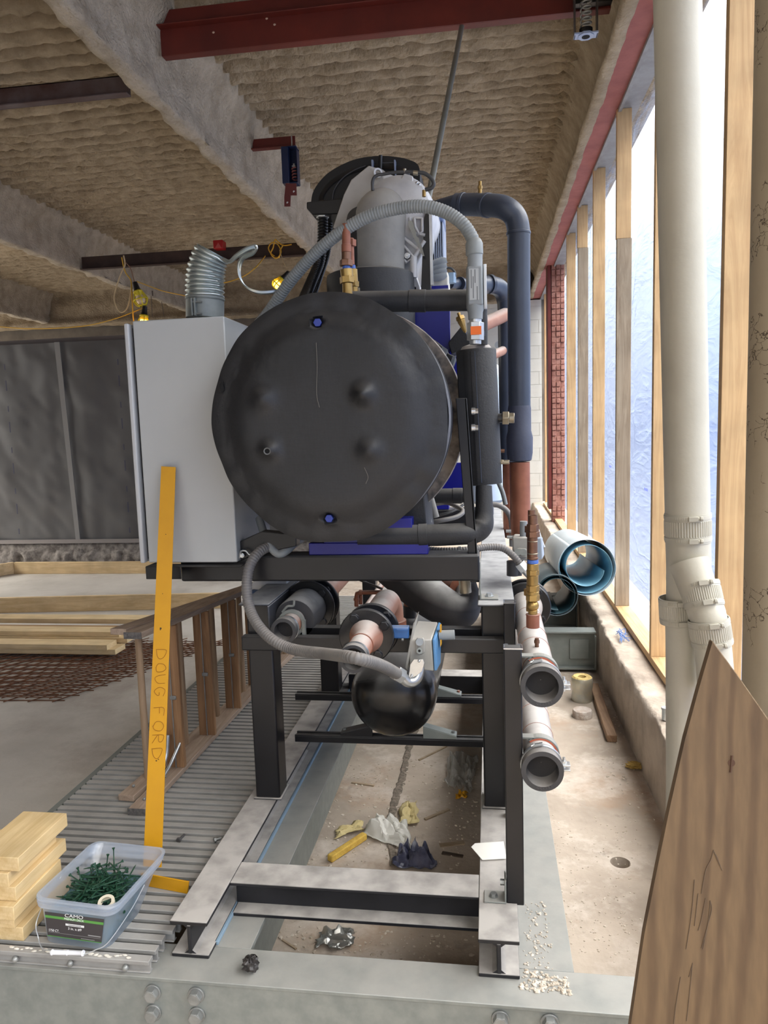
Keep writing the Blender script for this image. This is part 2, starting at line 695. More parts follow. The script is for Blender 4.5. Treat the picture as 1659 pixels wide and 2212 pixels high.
conc = mat('concrete_floor', (192, 178, 162), 0.85, rgb2=(152, 139, 125), scale=2.2, bump=0.35, bscale=35, detail=9, lo=0.3, hi=0.7)
concl = mat('concrete_left', (172, 167, 159), 0.8, rgb2=(198, 193, 185), scale=1.1, bump=0.15, bscale=40, detail=10)
concr = mat('concrete_kerb', (194, 180, 164), 0.9, rgb2=(166, 152, 138), scale=6, bump=0.6, bscale=30, detail=8)
spray = mat('sprayed_fireproofing', (172, 155, 130), 0.95, rgb2=(142, 125, 101), scale=7, bump=1.0, bscale=40, detail=8)
sprayb = mat('sprayed_beam', (190, 177, 158), 0.95, rgb2=(162, 148, 128), scale=7, bump=1.0, bscale=55, detail=8)
block = mat('block_wall', (205, 204, 196), 0.85, rgb2=(196, 195, 188), scale=2, bump=0.1)


for m__ in (spray, sprayb):
    [q for q in m__.node_tree.nodes if q.type == 'BUMP'][0].inputs['Distance'].default_value = 0.022


def dirt_layers(m, cols, scales):
    "adds extra stain patches over a material's colour"
    N, L = m.node_tree.nodes, m.node_tree.links
    b = N['Principled BSDF']
    src = b.inputs['Base Color'].links[0].from_socket
    t = [q for q in N if q.type == 'TEX_COORD'][0]
    for c, (sc, lo, hi, am) in zip(cols, scales):
        n = N.new('ShaderNodeTexNoise')
        n.inputs['Scale'].default_value = sc
        n.inputs['Detail'].default_value = 8
        n.inputs['Roughness'].default_value = 0.7
        L.new(t.outputs['Object'], n.inputs['Vector'])
        mr = N.new('ShaderNodeMapRange')
        mr.inputs['From Min'].default_value = lo
        mr.inputs['From Max'].default_value = hi
        mr.inputs['To Max'].default_value = am
        L.new(n.outputs['Fac'], mr.inputs['Value'])
        mi = N.new('ShaderNodeMix')
        mi.data_type = 'RGBA'
        L.new(mr.outputs[0], mi.inputs['Factor'])
        L.new(src, mi.inputs['A'])
        mi.inputs['B'].default_value = lin(*c)
        src = mi.outputs['Result']
    L.new(src, b.inputs['Base Color'])


dirt_layers(conc, [(172, 132, 96), (216, 206, 194), (108, 98, 88)], [(1.7, 0.52, 0.7, 0.5), (3.3, 0.5, 0.68, 0.75), (9, 0.6, 0.75, 0.7)])
dirt_layers(concl, [(120, 104, 92), (196, 192, 186)], [(0.8, 0.5, 0.72, 0.6), (2.0, 0.55, 0.75, 0.6)])

# --- floor with the drilled hole on the right side
hole = gz(1340, 1863, ZF)
HR = 0.036


def floor_piece(x0, x1, y0, y1, nx, ny, seed, m, amp):
    xs, ys = np.linspace(x0, x1, nx), np.linspace(y0, y1, ny)
    X, Yg = np.meshgrid(xs, ys)
    Z = ZF + amp * (vnoise(X * 9, Yg * 9, seed) + 0.6 * vnoise(X * 31, Yg * 31, seed + 1))
    return X, Yg, Z


fl = M()
hx, hy = hole.x, hole.y
n = 40
circ = [(hx + HR * math.cos(2 * math.pi * k / n), hy + HR * math.sin(2 * math.pi * k / n)) for k in range(n)]
q = 0.09
sq = []
for k in range(n):
    a = 2 * math.pi * k / n
    c, s_ = math.cos(a), math.sin(a)
    t = q / max(abs(c), abs(s_))
    sq.append((hx + c * t, hy + s_ * t))
v = [(x, y, ZF) for x, y in circ] + [(x, y, ZF) for x, y in sq] + [(x, y, ZF - 0.12) for x, y in circ]
f = [(k, (k + 1) % n, n + (k + 1) % n, n + k) for k in range(n)] + [(2 * n + k, 2 * n + (k + 1) % n, (k + 1) % n, k) for k in range(n)]
f.append(tuple(2 * n + k for k in range(n)))
fl.add(v, f)
for x0, x1, y0, y1 in ((-9.5, hx - q, -3, YW + .3), (hx + q, 1.2, -3, YW + .3), (hx - q, hx + q, -3, hy - q), (hx - q, hx + q, hy + q, YW + .3)):
    fl.add([(x0, y0, ZF), (x1, y0, ZF), (x1, y1, ZF), (x0, y1, ZF)], [(0, 1, 2, 3)])
o = struct(fl.build('floor', conc, org=(0, 0, 0)))
# left bay slab is a smoother, greyer concrete poured beside it
o = M().box(-9.4, -1.60, -3, YW, ZF, ZF + 0.012).build('floor', concl, org=(0, 0, 0))
struct(o)
# long crack / cable chase in the slab under the unit
cr_ = M()
pp = [gz(850, 1872, ZF), gz(842, 1790, ZF), gz(852, 1730, ZF), gz(868, 1680, ZF), gz(884, 1610, ZF), gz(905, 1560, ZF)]
pp = catmull(pp, 12)
v, f = [], []
for i, p in enumerate(pp):
    w0 = 0.010 + 0.010 * random.random()
    for q, h_ in ((-w0, 0.0), (-w0 * .6, 0.003 + random.random() * .002), (w0 * .5, 0.003), (w0 + random.random() * .008, 0.0)):
        v.append(p + Vector((q, random.uniform(-.002, .002), h_ + 0.0015)))
for i in range(len(pp) - 1):
    for k in range(3):
        f.append((i * 4 + k, i * 4 + k + 1, (i + 1) * 4 + k + 1, (i + 1) * 4 + k))
cr_.add(v, f)
struct(cr_.build('trim_1', mat('crack_mortar', (140, 128, 114), 0.9, rgb2=(96, 88, 78), scale=60, bump=0.8)))

# --- ceiling: sprayed ribbed deck, ribs run across the room
P_ = 0.152
xs = np.arange(-9.5, 1.15, 0.035)
ys = np.arange(2.2, YW + 0.1, P_ / 16)
X, Yg = np.meshgrid(xs, ys)
Yw = Yg + 0.020 * vnoise(X * 1.1, Yg * 1.5, 3) + 0.010 * vnoise(X * 5, Yg * 3, 4)
prof = np.abs(np.sin(np.pi * Yw / P_)) ** 0.32
prof = prof * (1 - 0.25 * ((Yw / P_) % 1))
Z = ZD + 0.10 - 0.165 * prof - 0.016 * vnoise(X * 12, Yg * 14, 5) - 0.028 * vnoise(X * 24, Yg * 30, 6) - 0.02 * vnoise(X * 2, Yg * 2, 7)
o = np_grid('ceiling', np.stack([X, Yg, Z], -1), spray, flip=True)
struct(o)
o = struct(M().box(-9.5, 1.2, -3, YW + .3, ZD + 0.12, ZD + 0.3).build('ceiling', spray, org=(0, 0, 0)))
o = struct(M().box(-9.5, 1.2, -3, 2.22, ZD - 0.04, ZD + 0.12).build('ceiling', spray, org=(0, 0, 0)))


def sprayed_beam(name, prof, axis, t0, t1, seed, m=sprayb, step=0.025, amp=0.018):
    "prof: list of (across, z); swept along axis with a lumpy surface"
    pts = [Vector((a, b, 0)) for a, b in prof]
    fine = []
    for i in range(len(pts) - 1):
        k = max(1, int((pts[i + 1] - pts[i]).length / 0.03))
        fine += [pts[i].lerp(pts[i + 1], j / k) for j in range(k)]
    fine.append(pts[-1])
    A = np.array([[p.x, p.y] for p in fine])
    d = np.gradient(A, axis=0)
    nrm = np.stack([d[:, 1], -d[:, 0]], -1)
    nrm /= np.linalg.norm(nrm, axis=1)[:, None]
    ts = np.arange(t0, t1, step)
    S = np.cumsum(np.r_[0, np.linalg.norm(np.diff(A, axis=0), axis=1)])
    T, SS = np.meshgrid(ts, S, indexing='ij')
    off = amp * (vnoise(T * 7, SS * 7, seed) * 1.2 + 0.45 * vnoise(T * 22, SS * 22, seed + 1) + 0.9 * vnoise(T * 2, SS * 2, seed + 2))
    U = A[None, :, 0] + nrm[None, :, 0] * off
    Zz = A[None, :, 1] + nrm[None, :, 1] * off
    P = np.stack([U, T, Zz], -1) if axis == 'Y' else np.stack([T, U, Zz], -1)
    return struct(np_grid(name, P, m))


def ib(xr, w=0.105, top=ZD):
    "sprayed I-beam outline, right edge of the flange at xr"
    return [(xr + 0.11, top + 0.05), (xr + 0.085, top - 0.06), (xr + 0.03, top - 0.16), (xr - 0.01, ZB + 0.14), (xr + 0.0, ZB + 0.055), (xr, ZB + 0.01),
            (xr - 0.01, ZB - 0.004), (xr - w, ZB - 0.004), (xr - w - 0.01, ZB + 0.05), (xr - w + 0.02, ZB + 0.10), (xr - w + 0.01, top - 0.12), (xr - w - 0.12, top + 0.03)]


sprayed_beam('trim_2', ib(-1.825), 'Y', -3, YW - 0.1, 11, amp=0.026)
sprayed_beam('trim_3', ib(-4.62), 'Y', -3, YW - 0.1, 21, amp=0.03)
sprayed_beam('trim_4', ib(-7.30), 'Y', -3, YW - 0.1, 31, amp=0.03)
# far girder across the room, and ragged over-spray below it
g = [(YW - 0.35, ZD + 0.03), (YW - 0.3, ZD - 0.08), (YW - 0.28, ZB + 0.08), (YW - 0.34, ZB), (YW - 0.36, ZB - 0.05), (YW - 0.1, ZB - 0.06)]
sprayed_beam('trim_5', g, 'X', -9.5, 0.62, 41, m=spray)
# right edge beam: haunch, sprayed half of the flange underside
h = [(0.52, ZD + 0.04), (0.62, ZD - 0.03), (0.70, ZD - 0.16), (0.745, ZB + 0.25), (0.745, ZB + 0.07), (0.68, ZB + 0.05), (0.642, ZB + 0.035), (0.638, ZB + 0.0), (0.652, ZB - 0.012), (0.705, ZB - 0.012), (0.715, ZB + 0.006)]
sprayed_beam('trim_6', h, 'Y', -3, YW - 0.2, 51, m=spray, amp=0.012)
o = M().box(0.66, 0.822, -3, YW - 0.1, ZB + 0.0, ZB + 0.03).build('trim_7', redpale, org=(0, 0, 0))
struct(o)
o = M().box(0.822, 0.842, -3, YW, ZB - 0.02, ZB + 0.02).box(0.842, 0.95, -3, YW, ZB + 0.0, ZB + 0.02).build('trim_8', mat('grey_angle', (150, 148, 146), 0.6, 0.2, (132, 128, 126), 10), org=(0, 0, 0))
struct(o)
struct(M().box(0.80, 1.05, -3, YW, ZB + 0.021, ZD + 0.2).build('wall_right', spray, org=(0, 0, 0)))

struct(M().box(-9.6, -9.42, -3, 4.4, ZF, ZD + 0.1).box(-9.6, -3.7, -3.2, -3.02, ZF, ZD + 0.1).build('wall_light_block', mat('plain_concrete', (120, 110, 98), 0.9, rgb2=(96, 88, 78), scale=3), org=(0, 0, 0)))  # unseen walls added left and behind to shade the near-left floor
# --- far wall: painted block on the right, plain concrete behind
struct(M().box(-9.5, 1.2, YW, YW + 0.25, ZF - 0.1, ZD + 0.2).build('wall_back', mat('plain_concrete', (120, 110, 98), 0.9, rgb2=(96, 88, 78), scale=3), org=(0, 0, 0)))
bw = M()
x1 = 0.84
for r_ in range(18):
    z0 = ZF + r_ * 0.2
    xx = -2.2 - (0.2 if r_ % 2 else 0)
    while xx < x1 - 0.02:
        a, b_ = max(xx, -2.2), min(xx + 0.393, x1)
        if z0 + 0.194 < ZB + 0.03:
            bw.box(a, b_, YW - 0.16, YW - 0.02, z0, z0 + 0.194)
        xx += 0.4
bw.box(-2.2, x1, YW - 0.155, YW - 0.01, ZF, ZB - 0.02)
struct(bw.build('wall_back', block, org=(0, 0, 0)))
# timber post, red steel channel and toothed red brick column at the far right corner
c0 = at(1183, 900, YW - 0.2)
M_ = M().box(0.86, 0.93, YW - 0.5, YW - 0.4, ZF, ZB).build('corner_post', wood('pine_z', (202, 164, 118), (180, 138, 92), 'Z'))
tag(M_, 'thin timber post against the pale block wall in the far right corner', 'post')
yb = 9.6
brk = M()
random.seed(3)
xb0, xb1 = at(1192, 900, yb).x, at(1221, 900, yb).x
z = ZF
while z < ZB - 0.04:
    for k in range(3):
        dx = random.uniform(-0.004, 0.004)
        a = xb0 + (xb1 - xb0) * k / 3
        brk.box(a + 0.004, a + (xb1 - xb0) / 3 - 0.004, yb + random.uniform(-0.014, 0.012), yb + 0.2, z + 0.004, z + 0.062)
    z += 0.068
brk.box(xb0 + 0.003, xb1 - 0.003, yb + 0.012, yb + 0.2, ZF, ZB)
o = brk.build('brick_column', mat('red_brick', (132, 84, 70), 0.85, rgb2=(164, 118, 104), scale=16, bump=0.5), bev=0.003)
tag(o, 'narrow toothed red brick column at the far end of the sheeted wall', 'column')
o = M().box(xb0 - 0.045, xb0 - 0.004, yb + 0.0, yb + 0.25, ZF + 0.5, ZB).build('steel_channel', redpaint, bev=0.003)
tag(o, 'dark red steel channel standing beside the brick column', 'steel post')

# --- concrete kerb under the stud wall
KX, KZ = 0.677, 0.062
ys2 = np.arange(-0.5, YW, 0.03)
kp = [(KX - 0.004, ZF - 0.02), (KX, ZF + 0.02), (KX, KZ - 0.05), (KX + 0.006, KZ - 0.008), (KX + 0.02, KZ), (1.1, KZ + 0.004), (1.1, ZF)]
A = np.array(kp)
P = np.zeros((len(ys2), len(kp), 3))
for i, (a, b_) in enumerate(kp):
    am = 0.022 if i in (2, 3, 4) else 0.004
    P[:, i, 0] = a + (am * vnoise(ys2 * 6, ys2 * 0 + i * 0.5, 61) + am * 0.7 * vnoise(ys2 * 21, ys2 * 0 + i * 0.5, 62)) * (1 if i < 5 else 0)
    P[:, i, 1] = ys2
    P[:, i, 2] = b_ + 0.5 * am * vnoise(ys2 * 8, ys2 * 0 + i, 63)
o = np_grid('baseboard_right', P, concr)
struct(o)

# --- timber: sole plate and studs
pz = wood('pine_stud', (204, 170, 124), (184, 148, 104), 'Z')
pg = wood('pine_weathered', (164, 148, 126), (136, 118, 96), 'Z')
py_ = wood('pine_y', (206, 172, 126), (182, 144, 100), 'Y')
o = M().box(XW, XW + 0.092, 0.6, YW - 0.6, KZ + 0.006, KZ + 0.044).build('sole_plate', py_, bev=0.002)
tag(o, 'long timber sole plate on the concrete kerb under the studs', 'timber')
studs = [(0.70, 'behind the near white drain pipes at the right edge'), (1.72, 'nearest to the viewer at the right edge of the frame'), (2.80, 'just right of the branched white drain pipe'), (3.905, 'directly behind the branched white drain pipe'),
         (5.00, 'left of the branched drain pipe, full width, with a grey lower half'), (6.085, 'second to the left of the drain pipe'),
         (7.07, 'grey weathered one, third to the left of the drain pipe'), (8.05, 'yellow one nearest to the brick column')]
mats_ = [pz, pz, pz, pz, pz, pz, pg, pz]
sv = {5.00: (1.95, pg), 8.05: None}
for (y, lab), mm in zip(studs, mats_):
    w = 0.09 if y != 3.905 else 0.085
    z0, z1 = KZ + 0.0445, ZB - 0.001
    if y == 5.00:
        st = thing('wall_stud', 'vertical timber stud ' + lab, 'stud', (XW + w / 2, y, z0), 'vertical timber studs in the sheeted wall')
        M().box(XW, XW + w, y, y + 0.038, z0, at(1345, 515, y).z).build('lower_timber', pg, st, bev=0.0015)
        M().box(XW - 0.004, XW + w - 0.005, y, y + 0.038, at(1345, 515, y).z + 0.001, z1).build('upper_timber', pz, st, bev=0.0015)
    elif y == 7.07:
        st = thing('wall_stud', 'vertical timber stud, ' + lab, 'stud', (XW + w / 2, y, z0), 'vertical timber studs in the sheeted wall')
        zz = at(1259, 535, y).z
        M().box(XW, XW + w, y, y + 0.038, z0, zz).build('lower_timber', pg, st, bev=0.0015)
        M().box(XW - 0.004, XW + w - 0.005, y, y + 0.038, zz + .001, z1).build('upper_timber', pz, st, bev=0.0015)
    else:
        st = M().box(XW, XW + w, y, y + 0.038, z0, z1).build('wall_stud', mm, bev=0.0015)
        tag(st, 'vertical timber stud ' + lab, 'stud', 'vertical timber studs in the sheeted wall')

# --- plastic sheeting stapled outside the studs
poly = trans_mat('poly_sheet', (140, 150, 168), transp=0.7, rough=0.25, alpha_noise=0.3, bump=0.9, bscale=3.0, transl=0.75)
for n_ in poly.node_tree.nodes:
    if n_.type == 'MAPPING':
        n_.inputs['Scale'].default_value = (1, 0.9, 3.4)
        n_.inputs['Rotation'].default_value = (0.7, 0, 0)
xs3 = np.arange(-2.6, 9.55, 0.05)
zs3 = np.linspace(KZ, ZB, 110)
T, Zz = np.meshgrid(xs3, zs3)
bil = 0.024 * np.sin(np.pi * ((T - 0.605) % 1.1) / 1.1)
Xs = XW + 0.122 + bil + 0.03 * vnoise(T * 3 + Zz * 3.2, Zz * 1.2 - T * 0.6, 71) + 0.02 * vnoise(T * 9 + Zz * 8, Zz * 2 - T, 72)
o = np_grid('plastic_sheet', np.stack([Xs, T, Zz], -1), poly)
tag(o, 'translucent white plastic sheeting stretched behind the timber studs', 'plastic sheet')
pr_ = trans_mat('blue_print', (130, 140, 230), transp=.45, bump=0.0, transl=.8)
for (yy, zz, ln) in ((5.35, 0.98, 0.10), (5.75, 0.98, 0.10), (4.45, .92, .10), (4.2, .91, .10), (3.05, .83, .09), (2.2, 1.0, .09)):
    b_ = M()
    x = XW + 0.088
    b_.box(x, x + 0.001, yy, yy + ln, zz, zz + 0.016)
    ob = b_.build('blue_print', pr_, o)

# --- left: sheeted partition on a broken concrete upstand
YP = 8.75
zt, zb2 = at(100, 741, YP).z, at(100, 1168, YP).z
polyd = mat('grey_poly', (92, 92, 93), 0.4, rgb2=(80, 79, 80), scale=1.2, bump=0.0)
xs4 = np.arange(-8.4, -1.3, 0.04)
zs4 = np.linspace(zb2 - 0.02, zt, 70)
X, Zz = np.meshgrid(xs4, zs4)
seam = at(150, 900, YP).x
Yq = YP - 0.05 * np.abs(np.sin((X - seam) * 4.2)) ** 0.5 * 0 - 0.012 * vnoise(X * 8, Zz * 0.7, 81) - 0.035 * vnoise(X * 3.2 + Zz * 2.2, Zz * 2.2 - X * 1.2, 82) - 0.014 * vnoise(X * 10 + Zz * 9, Zz * 5 - X * 4, 83)
po = thing('plastic_sheet', 'dark grey plastic sheeting covering the far left partition', 'plastic sheet', (-4.8, YP, zb2))
def reparent(o, par):
    b_ = wloc(par)
    o.parent = par
    o.location = -b_
oo = np_grid('sheet', np.stack([X, Yq, Zz], -1), polyd)
reparent(oo, po)
tape = mat('white_tape', (170, 170, 172), 0.5)
M().hexa([Vector((seam - 0.02, YP - 0.045, zb2)), Vector((seam + 0.04, YP - 0.045, zb2)), Vector((seam + 0.04, YP - 0.035, zb2)), Vector((seam - 0.02, YP - 0.035, zb2)),
          Vector((seam - 0.10, YP - 0.045, zt)), Vector((seam - 0.03, YP - 0.045, zt)), Vector((seam - 0.03, YP - 0.035, zt)), Vector((seam - 0.10, YP - 0.035, zt))]).build('seam_tape', mat('seam_tape', (126, 125, 125), 0.5), po)
M().box(-8.4, -1.3, YP - 0.05, YP - 0.03, zb2 - 0.03, zb2 + 0.02).build('bottom_hem', mat('hem', (132, 126, 124), 0.5), po)
for pxm, cols_ in ((22, 9), (265, 9)):
    xx = at(pxm, 900, YP - 0.04).x
    for k in range(11):
        zz = zb2 + 0.1 + k * 0.26
        if zz < zt - 0.15:
            M().box(xx - 0.006, xx + 0.006, YP - 0.066, YP - 0.064, zz, zz + (0.13 if k % 2 else 0.07)).build('printed_mark', mat('dark_print', (58, 58, 82), 0.6), po)
struct(M().box(-8.6, -1.3, YP + 0.07, YP + 0.19, ZF, zt + 0.06).build('wall_left', mat('partition', (104, 98, 96), 0.85), org=(0, 0, 0)))
# rough kerb at the foot
kx = np.arange(-8.6, -1.3, 0.03)
prof_k = [(YP + 0.02, zb2), (YP - 0.03, zb2 - 0.01), (YP - 0.035, -0.10), (YP - 0.06, -0.12), (YP - 0.10, -0.19), (YP - 0.12, ZF)]
P = np.zeros((len(prof_k), len(kx), 3))
for i, (a, b_) in enumerate(prof_k):
    am = 0.0 if i < 3 else 0.11
    P[i, :, 0] = kx
    P[i, :, 1] = a - am * vnoise(kx * 9, kx * 0 + i * 3.3, 91) - am * .5 * vnoise(kx * 26, kx * 0 + i * 3.3, 92)
    P[i, :, 2] = b_ + 0.3 * am * vnoise(kx * 12, kx * 0 + i * 2.3, 93)
struct(np_grid('baseboard_left', P, mat('broken_concrete', (132, 126, 120), 0.95, rgb2=(84, 78, 74), scale=16, bump=1.0, bscale=30)))

# low timber forms on the floor in front of the partition
ly = wood('pale_pine_x', (220, 194, 150), (202, 172, 126), 'X')
lyy = wood('pale_pine_y', (222, 196, 152), (202, 172, 126), 'Y')
a = gz(32, 1242, ZF)
o = M().box(a.x, -2.2, a.y, a.y + 0.04, ZF + 0.0125, ZF + 0.15).build('form_board', ly, bev=0.002)
tag(o, 'long pale form board on edge in front of the broken kerb', 'board', 'form boards around the far slab')
b1 = gz(0, 1262, ZF)
o = M().bar((a.x - 0.02, a.y + 0.02, ZF + 0.082), (b1.x - 0.9, b1.y - 0.45, ZF + 0.082), 0.04, 0.138).build('form_board', lyy, bev=0.002)
tag(o, 'short form board meeting the far one at the left edge of the photo', 'board', 'form boards around the far slab')
a, b1 = gz(492, 1318, ZF), gz(-10, 1328, ZF)
o = M().bar((a.x + 0.0, b1.y + 0.25, ZF + 0.083), (b1.x - 0.3, b1.y, ZF + 0.083), 0.04, 0.14).build('form_board', ly, bev=0.002)
tag(o, 'long board on edge behind the lumber pile', 'board', 'form boards around the far slab')
# ================================================================ STEEL BASE, GRATING
# galvanised cross beam in the foreground (channel, top flange at z = 0)
gb = thing('galvanised_beam', 'big galvanised steel beam crossing the foreground under the skid, with bolt heads', 'beam', (-0.9, 1.65, -0.30))
c = M()
y0, y1 = 1.592, 1.715
c.box(-1.9, 0.62, y0, y1, -0.010, 0.0)
c.box(-1.9, 0.62, y0 + 0.004, y0 + 0.012, -0.29, -0.010)
c.box(-1.9, 0.62, y0, y1, -0.30, -0.29)
c.build('channel', galv, gb, bev=0.0015)
for px_, py_2 in ((328, 2147), (422, 2153), (329, 2190), (424, 2196), (1081, 2205), (1188, 2212)):
    p = at(px_, py_2, y0 - 0.004)
    b_ = M().cyl((p.x, y0 + 0.004, p.z), (p.x, y0 - 0.0015, p.z), 0.021, n=24).hexnut((p.x, y0 - 0.001, p.z), (p.x, y0 - 0.016, p.z), 0.0175)
    b_.lathe((p.x, y0 - 0.016, p.z), (0, -1, 0), [(0, 0.0145), (0.001, 0.0135), (0.0012, 0.0)], n=16)
    b_.build('bolt', bolt_m, gb, bev=0.0008)
# lengthwise galvanised members under the skid rails
a0, a1 = gz(560, 1877, 0).x, gz(617, 1877, 0).x
o = M().box(-0.735, a1 + 0.004, 1.7155, 6.2, -0.014, 0.0).box(-0.70, -0.688, 1.7155, 6.2, -0.26, -0.014).build('galvanised_member', galv, bev=0.001)
tag(o, 'long galvanised beam flange beside the left skid rail, under its inner edge', 'beam')
o = M().box(a0 - 0.014, a0 - 0.004, 1.72, 6.2, 0.0005, 0.011).build('blue_edge_strip', mat('pale_blue_edge', (136, 160, 178), 0.5, 0.2), bev=0.001)
tag(o, 'thin pale blue edge strip running along the galvanised flange at left', 'strip')
r0, r1 = 0.045, gz(1238, 2104, 0).x
o = M().box(r0, r1 + 0.003, 1.7155, 6.2, -0.012, 0.0).box(0.07, 0.08, 1.7155, 6.2, -0.26, -0.012).build('galvanised_member', galv, bev=0.001)
tag(o, 'long galvanised beam flange to the right of the right skid rail', 'beam')
# short galvanised cross beams reaching the kerb
for yy, lab in ((4.74, 'nearer of the two short galvanised beams framing into the right kerb'), (5.75, 'farther of the two short galvanised beams framing into the right kerb')):
    t = thing('cross_beam', lab, 'beam', (0.4, yy, ZF), 'short galvanised beams at the kerb')
    z1 = 0.0
    M().box(0.155, 0.66, yy, yy + 0.11, z1 - 0.012, z1).box(0.155, 0.66, yy + 0.045, yy + 0.055, ZF + 0.03, z1 - 0.012).box(0.155, 0.66, yy, yy + 0.11, ZF + 0.018, ZF + 0.03).build('channel', galvd, t, bev=0.001)
    M().box(0.50, 0.62, yy + 0.035, yy + 0.0445, ZF + 0.08, z1 - 0.06).build('splice_plate', galvd, t, bev=0.001)
    M().box(0.648, 0.658, yy - 0.03, yy + 0.0, ZF + 0.03, z1 - 0.02).build('end_plate', galvd, t, bev=0.001)

# grating of moulded bars
gt = thing('walkway_grating', 'grey ribbed walkway grating of closely spaced bars left of the skid', 'grating', (-1.2, 3.2, 0.0))
gm = M()
pitch = 0.0385
y = 1.60
barp = lambda y, z: None
k = 0
GX0, GX1 = -1.53, -0.845
while y < 5.6:
    x0 = GX0 if y > 1.95 else -1.75
    x1 = GX1 + (0.0 if y > 1.70 else -0.012)
    gm.box(x0, x1, y, y + 0.024, 0.024, 0.035)
    gm.box(x0, x1, y + 0.009, y + 0.015, 0.002, 0.024)
    gm.box(x0, x1, y + 0.003, y + 0.021, 0.0, 0.004)
    y += pitch
    k += 1
gm.build('bars', mat('grating_grey', (128, 127, 124), 0.6, rgb2=(146, 145, 142), scale=10, bump=0.08, dust=(176, 172, 166), dustamt=0.5), gt, bev=0.0012)
tie = M()
for x in (-1.45, -1.2, -0.95):
    tie.cyl((x, 1.61, 0.013), (x, 5.6, 0.013), 0.004, n=8)
for i_, x in enumerate((-1.45, -1.2, -0.95)):
    M().cyl((x, 1.61, 0.013), (x, 5.6, 0.013), 0.004, n=8).build('tie_rod', greyplastic, gt)
for px_, py_2 in ((25, 2080), (146, 2088), (268, 2094)):
    p = gz(px_, py_2, 0.018)
    M().ball((p.x, 1.597, 0.017), 0.0085, sc=(1, 0.9, 1)).build('bolt', bolt_m, gt)
M().box(-1.56, -1.535, 1.72, 5.6, ZF + 0.0, 0.03).build('edge_channel', galvd, gt, bev=0.002)
for x in (-1.50, -0.86):
    pass
# white sealant crumbs smeared over the front bar
sm = M()
for k in range(26):
    x = -1.235 + k * 0.013 + random.uniform(-.004, .004)
    sm.ball((x, 1.607 + random.uniform(0, 0.01), 0.036), random.uniform(0.003, 0.006), n=7, m=5, sc=(1.5, 0.8, 0.35), jit=0.3)
o = sm.build('sealant_smear', mat('sealant', (214, 208, 196), 0.8, bump=0.4))
tag(o, 'dried pale sealant smeared along the front bar of the grating', 'sealant', kind='stuff')

# ================================================================ SKID (I-beams under the unit)
SK = 0.10
sk = thing('skid_base', 'heavy dusty steel skid of I-beams under the black stand', 'steel skid', (-0.38, 1.7, 0.0))


def ibeam_y(x0, x1, y0, y1, name, m=dusty):
    xm = (x0 + x1) / 2
    c = M().box(x0, x1, y0, y1, SK - 0.011, SK).box(xm - 0.005, xm + 0.005, y0, y1, 0.011, SK - 0.011).box(x0, x1, y0, y1, 0.0005, 0.011)
    return c.build(name, m, sk, bev=0.002)


ibeam_y(-0.828, -0.728, 1.668, 6.0, 'left_rail')
ibeam_y(-0.043, 0.056, 1.676, 6.0, 'right_rail')
# fillets where web meets flange at the visible ends
for xm in (-0.778, 0.0065):
    f_ = M()
    for s_ in (-1, 1):
        for (za, zb_) in ((0.0105, 0.02), (SK - 0.0105, SK - 0.02)):
            f_.prism([(xm, 1.6785 if xm > -.5 else 1.6705, za), (xm + s_ * 0.017, 1.6785 if xm > -.5 else 1.6705, za), (xm + s_ * 0.0055, 1.6785 if xm > -.5 else 1.6705, zb_)], (0, 1.2, 0))
    f_.build('web_fillet', dusty, sk)
yc = gz(760, 1890, SK).y
c = M().box(-0.7275, -0.0435, yc - 0.065, yc + 0.035, SK - 0.010, SK - 0.0005).box(-0.7275, -0.0435, yc - 0.02, yc - 0.01, 0.011, SK - 0.010).box(-0.7275, -0.0435, yc - 0.065, yc + 0.035, 0.0005, 0.011)
c.build('front_crossmember', dusty, sk, bev=0.002)
for yy in (3.6, 5.2):
    M().box(-0.7275, -0.0435, yy, yy + 0.1, 0.0005, 0.09).build('rear_crossmember', dusty, sk, bev=0.003)
# lifting hole in the left web: visible as a bright slot
M().lathe((-0.786, 1.70, 0.056), (-1, 0, 0), [(0, 0.013), (0.0015, 0.013)], n=20).build('lifting_hole', mat('hole_light', (186, 182, 176), 0.8), sk)

# ================================================================ STAND
st = thing('equipment_stand', 'black square-tube steel stand carrying the big black vessel', 'stand', (-0.38, 2.35, SK))
YF = 2.30
lx0, lx1 = at(548, 1700, YF).x, at(588, 1700, YF).x
zt = 0.775
PL = (-0.80, -0.715)
PR = (-0.032, 0.050)
for (x0, x1), nm in ((PL, 'left'), (PR, 'right')):
    M().box(x0, x1, YF, YF + 0.09, SK + 0.0005, zt).build('post', black, st, bev=0.006)
    M().box(x0 - 0.006, x1 + 0.006, YF - 0.008, YF + 0.098, SK + 0.0005, SK + 0.005).build('weld_foot', dusty, st, bev=0.002)
    for yy in (3.3, 4.5):
        M().box(x0, x1, yy, yy + 0.09, SK + 0.0005, zt).build('post', black, st, bev=0.006)
# top rails: channel section, grey with dust on top
for (x0, x1) in ((-0.815, -0.712), (-0.042, 0.073)):
    c = M().box(x0, x1, YF - 0.03, 5.2, zt, zt + 0.007).box(x1 - 0.007, x1, YF - 0.03, 5.2, zt - 0.072, zt)
    c.build('top_rail', mat('dusty_channel', (52, 54, 60), 0.5, rgb2=(66, 68, 74), scale=5, dust=(176, 176, 176), dustamt=0.97), st, bev=0.003)
